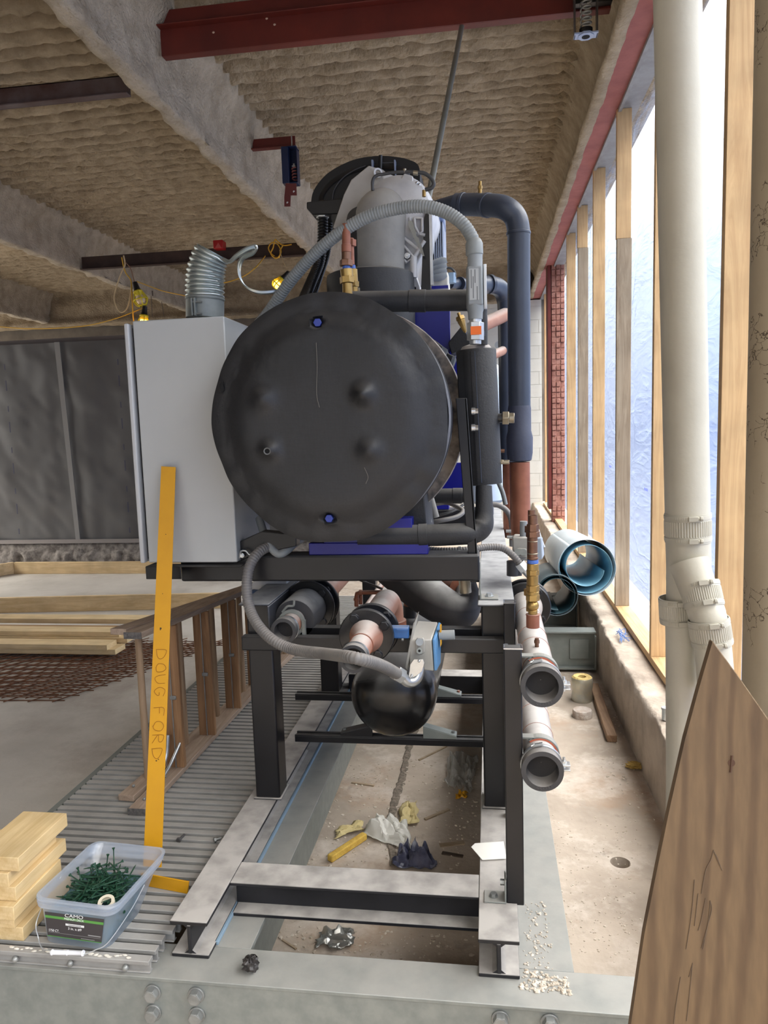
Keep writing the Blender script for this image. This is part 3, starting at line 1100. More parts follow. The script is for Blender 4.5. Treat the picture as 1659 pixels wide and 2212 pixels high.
# mid rail
zm0, zm1 = at(800, 1402, YF).z, at(800, 1371, YF).z
M().box(at(527, 1390, YF - 0.01).x, at(1091, 1390, YF - 0.01).x, YF - 0.035, YF - 0.0005, zm0, zm1).build('mid_rail', black, st, bev=0.004)
M().box(PL[1], PR[0], YF + 0.04, YF + 0.075, zm0 + 0.025, zm1 + 0.012).build('mid_rail', black, st, bev=0.003)
# top cross beams carrying the vessel
ztb = zt + 0.0075
zb0, zb1 = at(700, 1256, YF + 0.02).z, at(700, 1201, YF + 0.02).z
#print('beam z', zb0, zb1, ztb)
c = M().box(at(390, 1230, 2.32).x, at(1036, 1230, 2.32).x, 2.32, 2.42, zb0, zb1)
c.build('head_beam', black, st, bev=0.006)
M().box(-0.8, 0.0, 3.6, 3.7, zb0, zb1).build('head_beam', black, st, bev=0.006)
# cabinet shelf angle projecting left
pA, pB = at(313, 1232, 2.26), at(545, 1232, 2.30)
c = M().box(at(314, 1230, 2.27).x, at(520, 1225, 2.27).x, 2.27, 2.315, at(400, 1222, 2.28).z - 0.004, at(400, 1222, 2.28).z)
c.box(at(314, 1230, 2.27).x, at(390, 1225, 2.27).x, 2.27, 2.275, at(360, 1250, 2.28).z, at(400, 1222, 2.28).z)
c.box(at(314, 1230, 2.27).x, at(318, 1225, 2.27).x, 2.275, 2.42, at(360, 1250, 2.28).z, at(400, 1222, 2.28).z)
c.build('shelf_angle', black, st, bev=0.002)
# tank cross rails (double strut)
for py_2, yy in ((1593, 2.52), (1504, 2.98)):
    zz = 0.16
    pl, pr = at(640, py_2, yy), at(1042, py_2, yy)
    zz = (pl.z + pr.z) / 2
    c = M().box(pl.x, 0.0, yy - 0.02, yy + 0.02, zz - 0.018, zz + 0.004)
    c.box(pl.x, 0.0, yy - 0.02, yy - 0.011, zz + 0.004, zz + 0.009)
    c.box(pl.x, 0.0, yy + 0.011, yy + 0.02, zz + 0.004, zz + 0.009)
    c.build('tank_rail', black, st, bev=0.0015)
    print('tank rail', py_2, yy, zz)

# right front post (strut carrying the header pipes)
YS = gz(1113, 1952, SK).y
sx0, sx1 = at(1094, 1900, YS).x, at(1132, 1900, YS).x
sp_ = thing('strut_post', 'slim black strut post at the right front holding the dusty header pipes', 'post', ((sx0 + sx1) / 2, YS, SK))
ztop = at(1100, 1402, YS).z
#print('strut', sx0, sx1, ztop, 'top', at(1105, 1300, YS))
zbt = at(1113, 1956, YS).z
M().box(sx0, sx1, YS, YS + 0.04, zbt, ztop).build('channel', black, sp_, bev=0.003)
# open end of the strut channel (C-shape rim, bright cut edge)
zc = ztop
c = M()
for (a, b_, cc, d) in ((sx0, sx1 + 0.003, YS - 0.001, YS + 0.002), (sx0, sx0 + 0.003, YS, YS + 0.04), (sx1, sx1 + 0.003, YS, YS + 0.04)):
    c.box(a, b_, cc, d, zc - 0.001, zc + 0.002)
c.box(sx0, sx0 + 0.012, YS + 0.037, YS + 0.04, zc - 0.001, zc + 0.002).box(sx1 - 0.009, sx1 + 0.003, YS + 0.037, YS + 0.04, zc - 0.001, zc + 0.002)
c.build('cut_edge', silver, sp_)
# angle clip at the foot with bolts
c = M().box(sx0 - 0.058, sx0 - 0.001, YS - 0.005, YS + 0.045, SK + 0.0006, SK + 0.0046).box(sx0 - 0.0052, sx0 - 0.0008, YS - 0.005, YS + 0.045, SK + 0.0046, SK + 0.062)
c.build('foot_clip', galv, sp_, bev=0.001)
M().cyl((sx0 - 0.034, YS + 0.02, SK + 0.004), (sx0 - 0.034, YS + 0.02, SK + 0.006), 0.012).hexnut((sx0 - 0.034, YS + 0.02, SK + 0.006), (sx0 - 0.034, YS + 0.02, SK + 0.013), 0.009).build('bolt', bolt_m, sp_)
M().hexnut((sx0 - 0.0055, YS + 0.02, SK + 0.045), (sx0 - 0.016, YS + 0.02, SK + 0.045), 0.008).build('bolt', bolt_m, sp_)
# second, rear strut post
YS2 = 2.235
sx2, sx3 = at(1088, 1330, YS2).x, at(1113, 1330, YS2).x
sq_ = thing('strut_post', 'black strut post behind the front one, open top just left of the brass fittings', 'post', ((sx2 + sx3) / 2, YS2, SK))
zt2 = at(1100, 1303, YS2).z
M().box(sx2, sx3, YS2, YS2 + 0.04, SK + 0.0, zt2).build('channel', black, sq_, bev=0.003)
c = M()
for (a, b_, cc, d) in ((sx2, sx3 + 0.003, YS2 - 0.001, YS2 + 0.002), (sx2, sx2 + 0.003, YS2, YS2 + 0.04), (sx3, sx3 + 0.003, YS2, YS2 + 0.04), (sx2, sx3, YS2 + 0.037, YS2 + 0.04)):
    c.box(a, b_, cc, d, zt2 - 0.001, zt2 + 0.002)
c.build('cut_edge', silver, sq_)

# ================================================================ CONTROL CABINET
cab = thing('control_cabinet', 'tall light grey electrical cabinet left of the black vessel', 'electrical cabinet', tuple(at(400, 1216, 2.28)))
zc0, zc1 = at(400, 1216, 2.28).z, at(400, 687, 2.28).z
xc0, xc1 = at(303, 950, 2.28).x, at(498, 950, 2.28).x
#print('cab', xc0, xc1, zc0, zc1)
ZB0 = zc0 + 0.001
M().box(xc0, xc1, 2.28, 2.66, ZB0, zc1).build('body', white, cab, bev=0.004)
d0 = at(285, 950, 2.275).x
M().box(d0, xc0 - 0.011, 2.272, 2.67, ZB0 + 0.0, zc1 - 0.008).build('door', mat('door_enamel', (184, 186, 188), 0.35), cab, bev=0.004)
M().box(xc0 - 0.011, xc0, 2.30, 2.64, ZB0 + 0.01, zc1 - 0.02).build('gap_shade', dark, cab)  # near-black filler paints the shade in the gap behind the door
# ================================================================ YELLOW SQUARE
Yb, Yt = 1.985, 2.262
pb0, pb1 = at(309, 1890, Yb), at(349, 1890, Yb)
pt0, pt1 = at(349, 1007, Yt), at(380, 1009, Yt)
sqr = thing('layout_square', 'long yellow metal square leaning against the grey cabinet with handwriting on its blade', 'square', (pb0.x, Yb, 0.036))
dn = Vector((0, -0.003, 0))
c = M().hexa([pb0 + dn, pb1 + dn, pb1, pb0, pt0 + dn, pt1 + dn, pt1, pt0])
c.build('blade', yellow, sqr, bev=0.0006)
# tongue lying on the grating, turned towards the skid
q0, q1 = gz(306, 1912, 0.036), gz(404, 1931, 0.036)
hgt = 0.037
c = M().prism([q0, q1, q1 + Vector((0.006, 0.0, hgt)), q0 + Vector((-.001, 0, hgt))], (0.002, 0.004, 0))
c.build('tongue', yellow, sqr, bev=0.0006)
for px_, py_2 in ((317, 1897), (328, 1893), (327, 1910), (316, 1908)):
    p = gz(px_, py_2, 0.055)
    t = at(px_, py_2, q0.y + 0.00)
    M().cyl(t + Vector((0, 0.004, 0)), t + Vector((0, -0.0025, 0)), 0.0035, n=10).build('rivet', bolt_m, sqr)
# handwriting along the blade
up = (pt0 - pb0).normalized()
rt = (pb1 - pb0).normalized()
nrm = up.cross(rt).normalized()
if nrm.y > 0:
    nrm = -nrm
pen = mat('pen_brown', (150, 96, 12), 0.7)
L0 = (pt0 - pb0).length


def bp(t, s_):
    w = 0.5
    return pb0.lerp(pt0, t) + (pb1 - pb0).lerp(pt1 - pt0, t) * s_ + Vector((0, -0.0036, 0))


strokes = {
    'D': [[(0, 0), (0, 1), (.6, .8), (.75, .45), (.55, .15), (0, 0)]],
    'O': [[(.4, 0), (.05, .3), (.1, .8), (.45, 1), (.75, .7), (.7, .2), (.4, 0)]],
    'U': [[(0, 1), (.05, .3), (.35, 0), (.65, .3), (.7, 1)]],
    'G': [[(.7, .9), (.3, 1), (.05, .5), (.3, 0), (.7, .2), (.7, .5), (.4, .5)]],
    'F': [[(0, 0), (.05, 1), (.65, 1)], [(.02, .55), (.5, .55)]],
    'R': [[(0, 0), (.05, 1), (.55, .9), (.55, .6), (.05, .5), (.7, 0)]],
}
pos = 0.0
for ch, yy in zip('DOUGFORD', (1424, 1452, 1478, 1504, 1548, 1577, 1606, 1636)):
    # position measured down the blade; the letters read downwards
    t = (1890 - yy) / (1890 - 1007)
    m_ = M()
    for s_ in strokes[ch]:
        pts = []
        for (u, v_) in s_:
            u, v_ = u + random.uniform(-.05, .05), v_ + random.uniform(-.05, .05)
            tt = t - (u - .35) * 0.030
            pts.append(bp(tt, 0.22 + 0.6 * v_))
        m_.tube(pts, 0.0009, n=5, smooth=4)
    m_.build('handwriting', pen, sqr)
for (px_, py_2, r_) in ((372, 1160, .0012), (357, 1292, .0012), (372, 1368, .0025), (360, 1371, .0016), (352, 1652, .002), (343, 1649, .0015)):
    t = (1890 - py_2) / (1890 - 1007)
    p = bp(t, 0.5 + random.uniform(-.2, .2))
    M().ball(p, r_, n=8, m=4, sc=(1.4, .2, 1)).build('mark', ink, sqr)
M().cyl(at(365, 1016, Yt) + Vector((0, -.0035, 0)), at(365, 1016, Yt) + Vector((0, -.0028, 0)), 0.003, n=12).build('hang_hole', ink, sqr)
# ================================================================ BIG VESSEL
YV = 2.13
vc = at(706, 907, YV)
RV = (at(965, 905, YV).x - at(451, 905, YV).x) / 2
#print('vessel', vc, RV)
ves = thing('chiller_vessel', 'large horizontal vessel wrapped in black foam with a round dented end cover', 'vessel', (vc.x, YV, zb1))
capm = mat('cover_foam', (21, 22, 25), 0.46, rgb2=(37, 37, 39), scale=2.2, bump=0.0, dust=(96, 92, 86), dustamt=0.6)
N, L = capm.node_tree.nodes, capm.node_tree.links
tcn = [q for q in N if q.type == 'TEX_COORD'][0]
ck = N.new('ShaderNodeTexChecker')
ck.inputs['Scale'].default_value = 420
mpp = N.new('ShaderNodeMapping')
mpp.inputs['Rotation'].default_value = (0, 0.78, 0)
L.new(tcn.outputs['Object'], mpp.inputs[0])
L.new(mpp.outputs[0], ck.inputs['Vector'])
nn = N.new('ShaderNodeTexNoise')
nn.inputs['Scale'].default_value = 26
nn.inputs['Detail'].default_value = 8
L.new(tcn.outputs['Object'], nn.inputs['Vector'])
ad = N.new('ShaderNodeMath')
ad.operation = 'MULTIPLY_ADD'
ad.inputs[1].default_value = 0.10
L.new(ck.outputs['Fac'], ad.inputs[0])
L.new(nn.outputs['Fac'], ad.inputs[2])
bpn = N.new('ShaderNodeBump')
bpn.inputs['Strength'].default_value = 0.6
bpn.inputs['Distance'].default_value = 0.004
L.new(ad.outputs[0], bpn.inputs['Height'])
L.new(bpn.outputs[0], N['Principled BSDF'].inputs['Normal'])
# end cover: polar grid, flat rim, dished centre, four bumps and two bolt holes
b1c, b2c = at(686, 697, YV), at(711, 1120, YV)
bumps = [(at(572, 862, YV), 0.036, 0.020, 0.9), (at(787, 852, YV), 0.030, 0.030, 0.8), (at(587, 972, YV), 0.028, 0.022, 0.8), (at(800, 972, YV), 0.034, 0.018, 0.9)]
nr, na = 74, 180
v, f = [], []
random.seed(11)
wob = [0.0035 * math.sin(3 * a_) for a_ in range(na)]
edge = np.array([vnoise(np.array([3 + 3.2 * math.cos(2 * math.pi * k / na)]), np.array([3 + 3.2 * math.sin(2 * math.pi * k / na)]), 5)[0] for k in range(na)])
for i in range(nr + 1):
    t = i / nr
    for k in range(na):
        a_ = 2 * math.pi * k / na
        rr = RV * t * (1 + 0.022 * edge[k])
        x, z = vc.x + rr * math.cos(a_), vc.z + rr * math.sin(a_) * 1.035
        dish = 0.028 * (1 / (1 + math.exp((t - 0.79) * 22)))
        y = YV + 0.012 - dish
        y += 0.006 * max(0, (t - .9) / .1) ** 2
        for c_, s_, h_, p_ in bumps:
            d2 = ((x - c_.x) ** 2 + (z - c_.z) ** 2) / (s_ * s_)
            y -= h_ * math.exp(-d2 * 1.2)
        for c_ in (b1c, b2c):
            d_ = math.hypot(x - c_.x, z - c_.z)
            y += 0.022 / (1 + math.exp((d_ - 0.0155) * 900))
            y -= 0.002 * math.exp(-((d_ - 0.021) / 0.005) ** 2)
        y += 0.004 * math.sin(a_ * 5 + 1) * t * t + 0.0018 * math.sin(a_ * 23) * (t > .86) * math.sin(a_ * 3)
        v.append((x, y, z))
for i in range(nr):
    for k in range(na):
        k2 = (k + 1) % na
        f.append((i * na + k, i * na + k2, (i + 1) * na + k2, (i + 1) * na + k))
# rolled outer edge going back
base_ = nr * na
for j, (dr, dy) in enumerate(((1.0, 0.006), (0.997, 0.016), (0.985, 0.024))):
    for k in range(na):
        p = v[base_ + k]
        v.append((vc.x + (p[0] - vc.x) * dr, p[1] + dy, vc.z + (p[2] - vc.z) * dr))
for j in range(3):
    for k in range(na):
        k2 = (k + 1) % na
        o0 = base_ + j * na
        f.append((o0 + k, o0 + k2, o0 + na + k2, o0 + na + k))
cm = M()
cm.v, cm.f = v, f
cov = cm.build('end_cover', capm, ves, ang=60)
for c_ in (b1c, b2c):
    y = YV + 0.004
    M().hexnut((c_.x, y + .01, c_.z), (c_.x, y - 0.008, c_.z), 0.0125).build('bolt', mat('blue_bolt', (44, 60, 140), 0.35, 0.1), cov, bev=0.001)
    M().lathe((c_.x, y + 0.0105, c_.z), (0, -1, 0), [(0, 0.021), (0.0005, 0.021), (0.0005, 0.001)], n=20, cap=False).build('bolt_recess', mat('recess_blue', (14, 18, 44), 0.6), cov)
# torn nipple hole at the left bump and slit near the left edge
c_ = bumps[2][0]
M().lathe((c_.x - 0.002, YV - 0.0395, c_.z - 0.002), (-0.25, 1, 0), [(0, 0.0095), (-0.004, 0.0105), (-0.003, 0.0075), (0.006, 0.007)], n=16, cap=False).build('torn_hole', mat('torn_foam', (92, 92, 90), 0.7), cov)
M().lathe((c_.x - 0.002, YV - 0.0385, c_.z - 0.002), (0, -1, 0), [(0, 0.007), (0.0004, 0.0068)], n=14).build('torn_hole', dark, cov)
c_ = at(477, 835, YV)
M().prism([(c_.x - 0.002, YV + .006, c_.z - 0.02), (c_.x + 0.007, YV + .006, c_.z - 0.008), (c_.x + 0.002, YV + .006, c_.z + 0.018), (c_.x - 0.006, YV + .006, c_.z + 0.004)], (0, .003, 0)).build('slit', dark, cov)
# pale scuffed seam
for pts_ in ([(683, 740), (685, 790), (684, 850), (690, 880)], [(787, 1010), (795, 1030), (790, 1045)]):
    P = []
    for px_, py_2 in pts_:
        p = at(px_, py_2, YV - 0.019)
        P.append(p)
    M().tube(P, 0.0009, n=5, smooth=5).build('scuff', mat('scuff', (104, 100, 94), 0.9), cov)
# trim band, second ring, barrel
ringm = mat('foam_edge', (86, 87, 92), 0.6, rgb2=(66, 67, 72), scale=10, dust=(140, 138, 134), dustamt=0.5)
M().lathe((vc.x, YV + 0.020, vc.z), (0, 1, 0), [(0, RV * 1.0), (0.012, RV * 1.012), (0.05, RV * 1.012), (0.062, RV)], n=96, cap=False).build('cover_band', ringm, ves)
M().lathe((vc.x, YV + 0.075, vc.z), (0, 1, 0), [(0, RV * .985), (0.005, RV * 1.018), (0.03, RV * 1.018), (0.035, RV * .985)], n=96, cap=False).build('seam_band', black, ves)
M().lathe((vc.x, YV + 0.06, vc.z), (0, 1, 0), [(0, RV * .9), (0.0, RV * .95), (0.9, RV * .92), (0.95, RV * .99), (2.6, RV * .95), (2.6, 0.01)], n=96).build('barrel', rubber, ves)
# flange ring of the shell with black foam wedges, right side
M().lathe((vc.x, YV + 0.42, vc.z), (0, 1, 0), [(0, RV * .98), (0, RV * 1.09), (0.02, RV * 1.1), (0.03, RV * 1.07), (0.07, RV * .98)], n=96, cap=False).build('shell_flange', mat('worn_shell', (172, 160, 148), 0.6, rgb2=(66, 66, 70), scale=9, lo=.4, hi=.6), ves)
# foam wedges over the shell flange seen top right of the cover
for P_w, yy, mm_w in (([(860, 708), (905, 720), (940, 735), (966, 755), (946, 805), (925, 775), (900, 740)], 2.60, rubber), ([(966, 762), (984, 770), (962, 828), (950, 812)], 2.66, rubber), ([(966, 806), (1000, 812), (1000, 850), (970, 838)], 2.72, rubber)):
    M().prism([at(a_, b_, yy) for a_, b_ in P_w], (0, .12, 0)).build('foam_wedge', mm_w, ves, bev=.004)
for P_w, yy in (([(955, 747), (967, 755), (948, 815), (941, 803)], 2.595), ([(977, 771), (985, 768), (966, 834), (959, 826)], 2.655), ([(905, 733), (948, 744), (948, 748), (905, 737)], 2.595)):
    M().prism([at(a_, b_, yy) for a_, b_ in P_w], (0, .012, 0)).build('edge_angle', mat('grey_edge', (104, 110, 118), 0.4, 0.3), ves)
# blue saddle
b0, b1 = at(668, 1190, 2.34), at(925, 1190, 2.34)
sad = M()
zs_ = zb1 + 0.0005
sad.box(b0.x, b1.x, 2.335, 2.41, zs_, at(800, 1179, 2.335).z + 0.01)
sad.box(b0.x + 0.05, b1.x - 0.05, 2.34, 2.40, zs_, vc.z - RV * .90)
sad.build('blue_saddle', blue, ves, bev=0.002)
M().box(b0.x, b1.x, 3.6, 3.7, zs_, vc.z - RV * .8).build('blue_saddle', blue, ves, bev=0.002)
sl = M().prism([at(820, 1178, 2.40), at(925, 1178, 2.40), at(915, 1060, 2.40), at(850, 1060, 2.40)], (0, 0.3, 0)).build('foam_foot', rubber, ves, bev=0.004)
# blue tube plates standing up behind, towards the compressor
pbm = blue
M().prism([at(885, 800, 2.95), at(885, 660, 2.95), at(972, 660, 2.95), at(972, 758, 2.95), at(955, 815, 2.95)], (0, 0.03, 0)).build('blue_plate', pbm, ves, bev=0.002)
M().prism([at(960, 860, 3.1), at(950, 745, 3.1), at(1012, 715, 3.1), at(1012, 860, 3.1)], (0, 0.03, 0)).build('blue_plate', pbm, ves, bev=0.002)
M().prism([at(935, 1085, 3.1), at(935, 1000, 3.1), at(1012, 1000, 3.1), at(1012, 1085, 3.1)], (0, 0.03, 0)).build('blue_plate', pbm, ves, bev=0.002)
M().box(at(975, 920, 2.6).x, at(1012, 920, 2.6).x, 2.6, 2.63, at(990, 965, 2.6).z, at(990, 878, 2.6).z).build('blue_lug', blue, ves, bev=0.003)
# angled foam block with cable-tied edge behind the brass valve
M().prism([at(968, 740, 2.9), at(1000, 700, 2.9), at(1018, 745, 2.9), at(975, 765, 2.9)], (0, 0.12, 0)).build('foam_block', rubber, ves, bev=0.004)
# black support wedge left, below the cabinet side
wd = thing('support_bracket', 'black bracket under the vessel beside the lower right corner of the cabinet', 'bracket', tuple(at(540, 1215, 2.32)))
M().prism([at(512, 1216, 2.318), at(512, 1172, 2.318), at(565, 1148, 2.318), at(640, 1155, 2.318), at(640, 1180, 2.318), at(545, 1200, 2.318)], (0, 0.05, 0)).build('gusset', black, wd, bev=0.003)
c_ = at(524, 1199, 2.312)
c = M().cyl(c_, c_ + Vector((0, -0.008, 0)), 0.008).hexnut(c_ + Vector((0, -0.008, 0)), c_ + Vector((0, -0.014, 0)), 0.006)
c.build('bolt', zinc, wd)
cl = [at(518, 1206, 2.305), at(520, 1192, 2.30), at(531, 1190, 2.298), at(540, 1198, 2.296), at(552, 1190, 2.296), at(558, 1200, 2.298)]
M().tube(cl, 0.0035, n=8).build('clamp', zinc, wd)

# ================================================================ VESSEL TOP: SUCTION COLLAR, ELBOW, COMPRESSOR
cmp_ = thing('compressor', 'cast silver compressor with a black terminal hood on top of the unit', 'compressor', tuple(at(800, 640, 2.95)))
YC = 2.75


def ell(px0, px1, py, Y):
    a_, b_ = at(px0, py, Y), at(px1, py, Y)
    return (a_ + b_) / 2, (b_.x - a_.x) / 2


cb, rb = ell(688, 886, 640, YC)
ct, rt_ = ell(690, 884, 586, YC)
M().lathe((cb.x, YC + rb, cb.z - 0.1), (0, 0, 1), [(0, rb), (ct.z - cb.z + 0.1, rb), (ct.z - cb.z + 0.115, rb * .985), (ct.z - cb.z + 0.122, rb * .9), (ct.z - cb.z + 0.124, 0.01)], n=48).build('insulated_collar', rubber, cmp_)
# elbow: rises and turns back into the casing
e0, re = ell(745, 862, 560, YC)
pts = [(e0.x, YC + rb, ct.z - 0.02), (e0.x, YC + rb, e0.z + 0.02), (e0.x + 0.004, YC + rb, at(800, 480, YC).z), (e0.x + 0.012, YC + rb + 0.03, at(800, 437, YC).z), (e0.x + 0.03, YC + rb + 0.14, at(800, 420, YC).z), (e0.x + 0.05, YC + rb + 0.3, at(800, 420, YC).z)]
elm = mat('dusty_foam', (128, 127, 125), 0.75, rgb2=(148, 146, 141), scale=6, bump=0.1, dust=(190, 183, 172), dustamt=0.8)
M().tube(pts, re * 1.02, n=36, smooth=8).build('elbow', elm, cmp_)
# seams on the elbow and the darker left half shell
pts2 = [(p[0] - re * .42, p[1] + 0.02, p[2] - 0.012) for p in pts[:4]]
M().tube(pts2, re * .98, n=30, smooth=8).build('elbow_jacket', rubber, cmp_)
seam_ = [at(772, 568, YC + .0), at(768, 500, YC), at(778, 455, YC), at(800, 423, YC)]
# casing: big round cast body facing the viewer on the right
cc = at(858, 460, 3.0)
M().lathe((cc.x - 0.0, 2.93, cc.z), (0.06, 1, 0.0), [(0.0, 0.02), (0.0, 0.075), (0.012, 0.10), (0.03, 0.128), (0.06, 0.138), (0.34, 0.145), (0.40, 0.12)], n=40).build('casing', alu, cmp_, bev=0.002)
# lower throat narrowing down to the foot
M().prism([at(828, 470, 2.96), at(932, 468, 2.96), at(928, 520, 2.96), at(905, 565, 2.96), at(893, 592, 2.96), at(872, 592, 2.96), at(850, 560, 2.96), at(838, 520, 2.96)], (0, 0.3, 0)).build('lower_casing', alu, cmp_, bev=0.008)
# sight-glass slot, pad and cast pockets on the face
yf = 2.925
def loop(pts_, r_, name, m_, y=yf, closed=True):
    P = [at(a_, b_, y) for a_, b_ in pts_]
    if closed:
        P = P + [P[0]]
    return M().tube(P, r_, n=8, smooth=0).build(name, m_, cmp_)
M().prism([at(842, 462, yf), at(853, 462, yf), at(856, 480, yf), at(852, 515, yf), at(843, 522, yf), at(840, 500, yf)], (0, .04, 0)).build('rubber_pad', mat('pad', (70, 78, 90), .5), cmp_, bev=.003)
sg = M().tube([at(866, 472, yf - .004), at(866, 492, yf - .004)], 0.011, n=16, smooth=0).build('sight_glass_rim', alu, cmp_)
M().tube([at(866, 474, yf - .012), at(866, 490, yf - .012)], 0.0065, n=12, smooth=0).build('sight_glass', mat('glass_grey', (120, 122, 112), .15), cmp_)
for pts_ in ([(895, 470), (912, 472), (912, 500), (905, 505), (897, 490)], [(858, 540), (872, 530), (893, 555), (878, 567)]):
    M().prism([at(a_, b_, yf) for a_, b_ in pts_], (0, .03, 0)).build('cast_pocket', mat('pocket', (150, 150, 154), .6), cmp_, bev=.003)
    loop(pts_, 0.0055, 'cast_rib', alu, yf - .004)
c_ = at(880, 553, yf - .006)
M().cyl(c_, c_ + Vector((0, -.008, 0)), .0115).cyl(c_ + Vector((0, -.008, 0)), c_ + Vector((0, -.012, 0)), .007).build('cap_screw', silver, cmp_, bev=.001)
for p0, p1, r_ in (((885, 470), (890, 500), .006), ((870, 512), (912, 545), .007), ((888, 500), (918, 508), .006), ((893, 555), (893, 600), .014), ((893, 558), (917, 520), .008), ((848, 530), (868, 545), .006)):
    M().tube([at(p0[0], p0[1], yf + .0), at(p1[0], p1[1], yf + .0)], r_, n=10, smooth=0).build('cast_rib', alu, cmp_)
# wavy plastic tag strip hanging across
P = [(882, 478), (888, 476), (893, 482), (895, 494), (899, 500), (899, 509), (905, 515), (905, 522), (911, 531), (917, 553), (913, 553), (905, 535), (899, 525), (893, 512), (888, 500), (882, 488)]
M().prism([at(a_, b_, 2.90) for a_, b_ in P], (0, .002, 0)).build('cable_tie_strip', mat('strip_grey', (150, 150, 142), .5), cmp_)
# foot pedestal
M().prism([at(873, 592, 3.0), at(898, 592, 3.0), at(908, 620, 3.0), at(908, 645, 3.0), at(868, 645, 3.0)], (0, 0.1, 0)).build('pedestal', alu, cmp_, bev=.004)
# upper casing block and lug
M().prism([at(838, 428, 2.97), at(846, 405, 2.97), at(870, 392, 2.97), at(900, 396, 2.97), at(914, 408, 2.97), at(918, 440, 2.97), at(918, 470, 2.97), at(832, 470, 2.97)], (0, 0.35, 0)).build('upper_casing', alu, cmp_, bev=.012)
M().prism([at(856, 401, 2.95), at(873, 374, 2.95), at(892, 380, 2.95), at(893, 403, 2.95)], (0, 0.08, 0)).build('lifting_lug', alu, cmp_, bev=.004)
for px_, py_2 in ((900, 396), (848, 400), (905, 400)):
    c_ = at(px_, py_2, 2.955)
    M().ball(c_, .007, n=10, m=6).build('bolt', silver, cmp_)
# pale cast gusset/shroud left of the casing
sh = [at(718, 493, 3.02), at(742, 420, 3.02), at(758, 388, 3.02), at(796, 357, 3.02), at(806, 366, 3.02), at(822, 372, 3.02), at(838, 402, 3.02), at(828, 440, 3.02), at(775, 450, 3.02), at(733, 498, 3.02)]
M().prism(sh, (0.05, 0.06, 0)).build('shroud', mat('pale_shroud', (186, 182, 174), .6, rgb2=(170, 164, 156), scale=6, bump=.05), cmp_, bev=.004)
M().lathe(at(815, 375, 3.01), (0.5, -1, 0), [(0, .018), (.012, .018), (.012, .011), (0, .011)], n=20, cap=False).build('eye_ring', alu, cmp_)
# black terminal hood: arched cover
YH = 3.10
outer = [(668, 440), (672, 415), (684, 393), (706, 370), (740, 350), (775, 338), (820, 333), (858, 336), (882, 342), (898, 350), (904, 365), (904, 400)]
P = [at(a_, b_, YH) for a_, b_ in outer]
hood = M()
inner = [(690, 440), (694, 425), (704, 408), (722, 390), (748, 370), (778, 358), (815, 356), (850, 358), (875, 362), (888, 368), (890, 380), (890, 400)]
Q = [at(a_, b_, YH) for a_, b_ in inner]
nW = 10
for k in range(len(P)):
    pass
mm_ = catmull(P, 6)
ringn = 14
vv, ff = [], []
for i, p in enumerate(mm_):
    d = (mm_[min(i + 1, len(mm_) - 1)] - mm_[max(i - 1, 0)]).normalized()
    nrm_ = Vector((d.z, 0, -d.x))
    for k in range(ringn):
        a_ = math.pi * k / (ringn - 1)
        vv.append(p + nrm_ * (0.055 - 0.055 * math.sin(a_)) + Vector((0, 0.11 - 0.11 * math.cos(a_), 0)))
for i in range(len(mm_) - 1):
    for k in range(ringn - 1):
        ff.append((i * ringn + k, i * ringn + k + 1, (i + 1) * ringn + k + 1, (i + 1) * ringn + k))
hood.add(vv, ff)
front = mm_[::2] + []
hm = mat('hood_black', (16, 16, 18), .32, rgb2=(22, 22, 25), scale=5, dust=(90, 90, 92), dustamt=.45)
hood.build('terminal_hood', hm, cmp_, ang=60)
M().prism([p + Vector((0.004, .008, -.004)) for p in mm_] + [at(902, 440, YH)], (0, .19, 0)).build('hood_body', mat('hood_inner', (8, 8, 9), .5), cmp_)
M().tube([at(a_, b_, YH - .0) for a_, b_ in ((718, 432), (722, 410), (740, 385), (765, 368), (790, 358))], .0022, n=6).build('moulded_line', mat('hood_grey', (70, 70, 74), .4), cmp_)
for x_ in ((802, 806), (851, 854)):
    M().prism([at(x_[0], 345, YH - .02), at(x_[1], 345, YH - .02), at(x_[1] + 1, 395, YH - .02), at(x_[0] + 1, 370, YH - .02)], (0, .05, 0)).build('hood_rib', mat('rib_blue_grey', (130, 142, 166), .3), cmp_)
M().tube([at(822, 336, YH - .01), at(822, 372, YH - .01)], .008, n=10, smooth=0).build('hood_rib', hm, cmp_)
M().tube([at(826, 352, YH - .01), at(850, 351, YH - .01)], .002, n=6, smooth=0).build('moulded_line', mat('hood_grey', (70, 70, 74), .4), cmp_)
fl_ = M().prism([at(662, 436, YH - .03), at(740, 428, YH - .03), at(740, 436, YH - .03), at(730, 462, YH - .03), at(675, 464, YH - .03), at(662, 450, YH - .03)], (0, .25, 0))
fl_.build('hood_flange', hm, cmp_, bev=.004)
c_ = at(694, 445, YH)
M().cyl(at(696, 462, YH), at(696, 446, YH), .030, n=20).build('gland_plate', zinc, cmp_)
M().hexnut(at(697, 471, YH), at(697, 458, YH), .027).build('gland_nut', zinc, cmp_, bev=.001)
# hoses on the casing
hs = mat('rubber_hose', (62, 62, 64), .5, rgb2=(76, 76, 76), scale=9)
M().tube([at(a_, b_, 2.9) for a_, b_ in ((805, 412), (805, 392), (812, 380), (830, 376), (855, 372), (885, 371), (905, 372))], .0062, n=10).build('hose', hs, cmp_)
M().tube([at(a_, b_, 2.9) for a_, b_ in ((895, 373), (915, 374), (930, 384), (937, 396), (932, 406), (918, 410))], .0075, n=10).build('hose', hs, cmp_)
M().cyl(at(893, 373, 2.9), at(903, 374, 2.9), .0085).build('hose_clip', nickel, cmp_)
M().cyl(at(874, 373, 2.9), at(874, 365, 2.9), .006).build('hose_clip', nickel, cmp_)
M().cyl(at(916, 411, 2.9), at(916, 425, 2.9), .007).build('hose_barb', brass, cmp_)
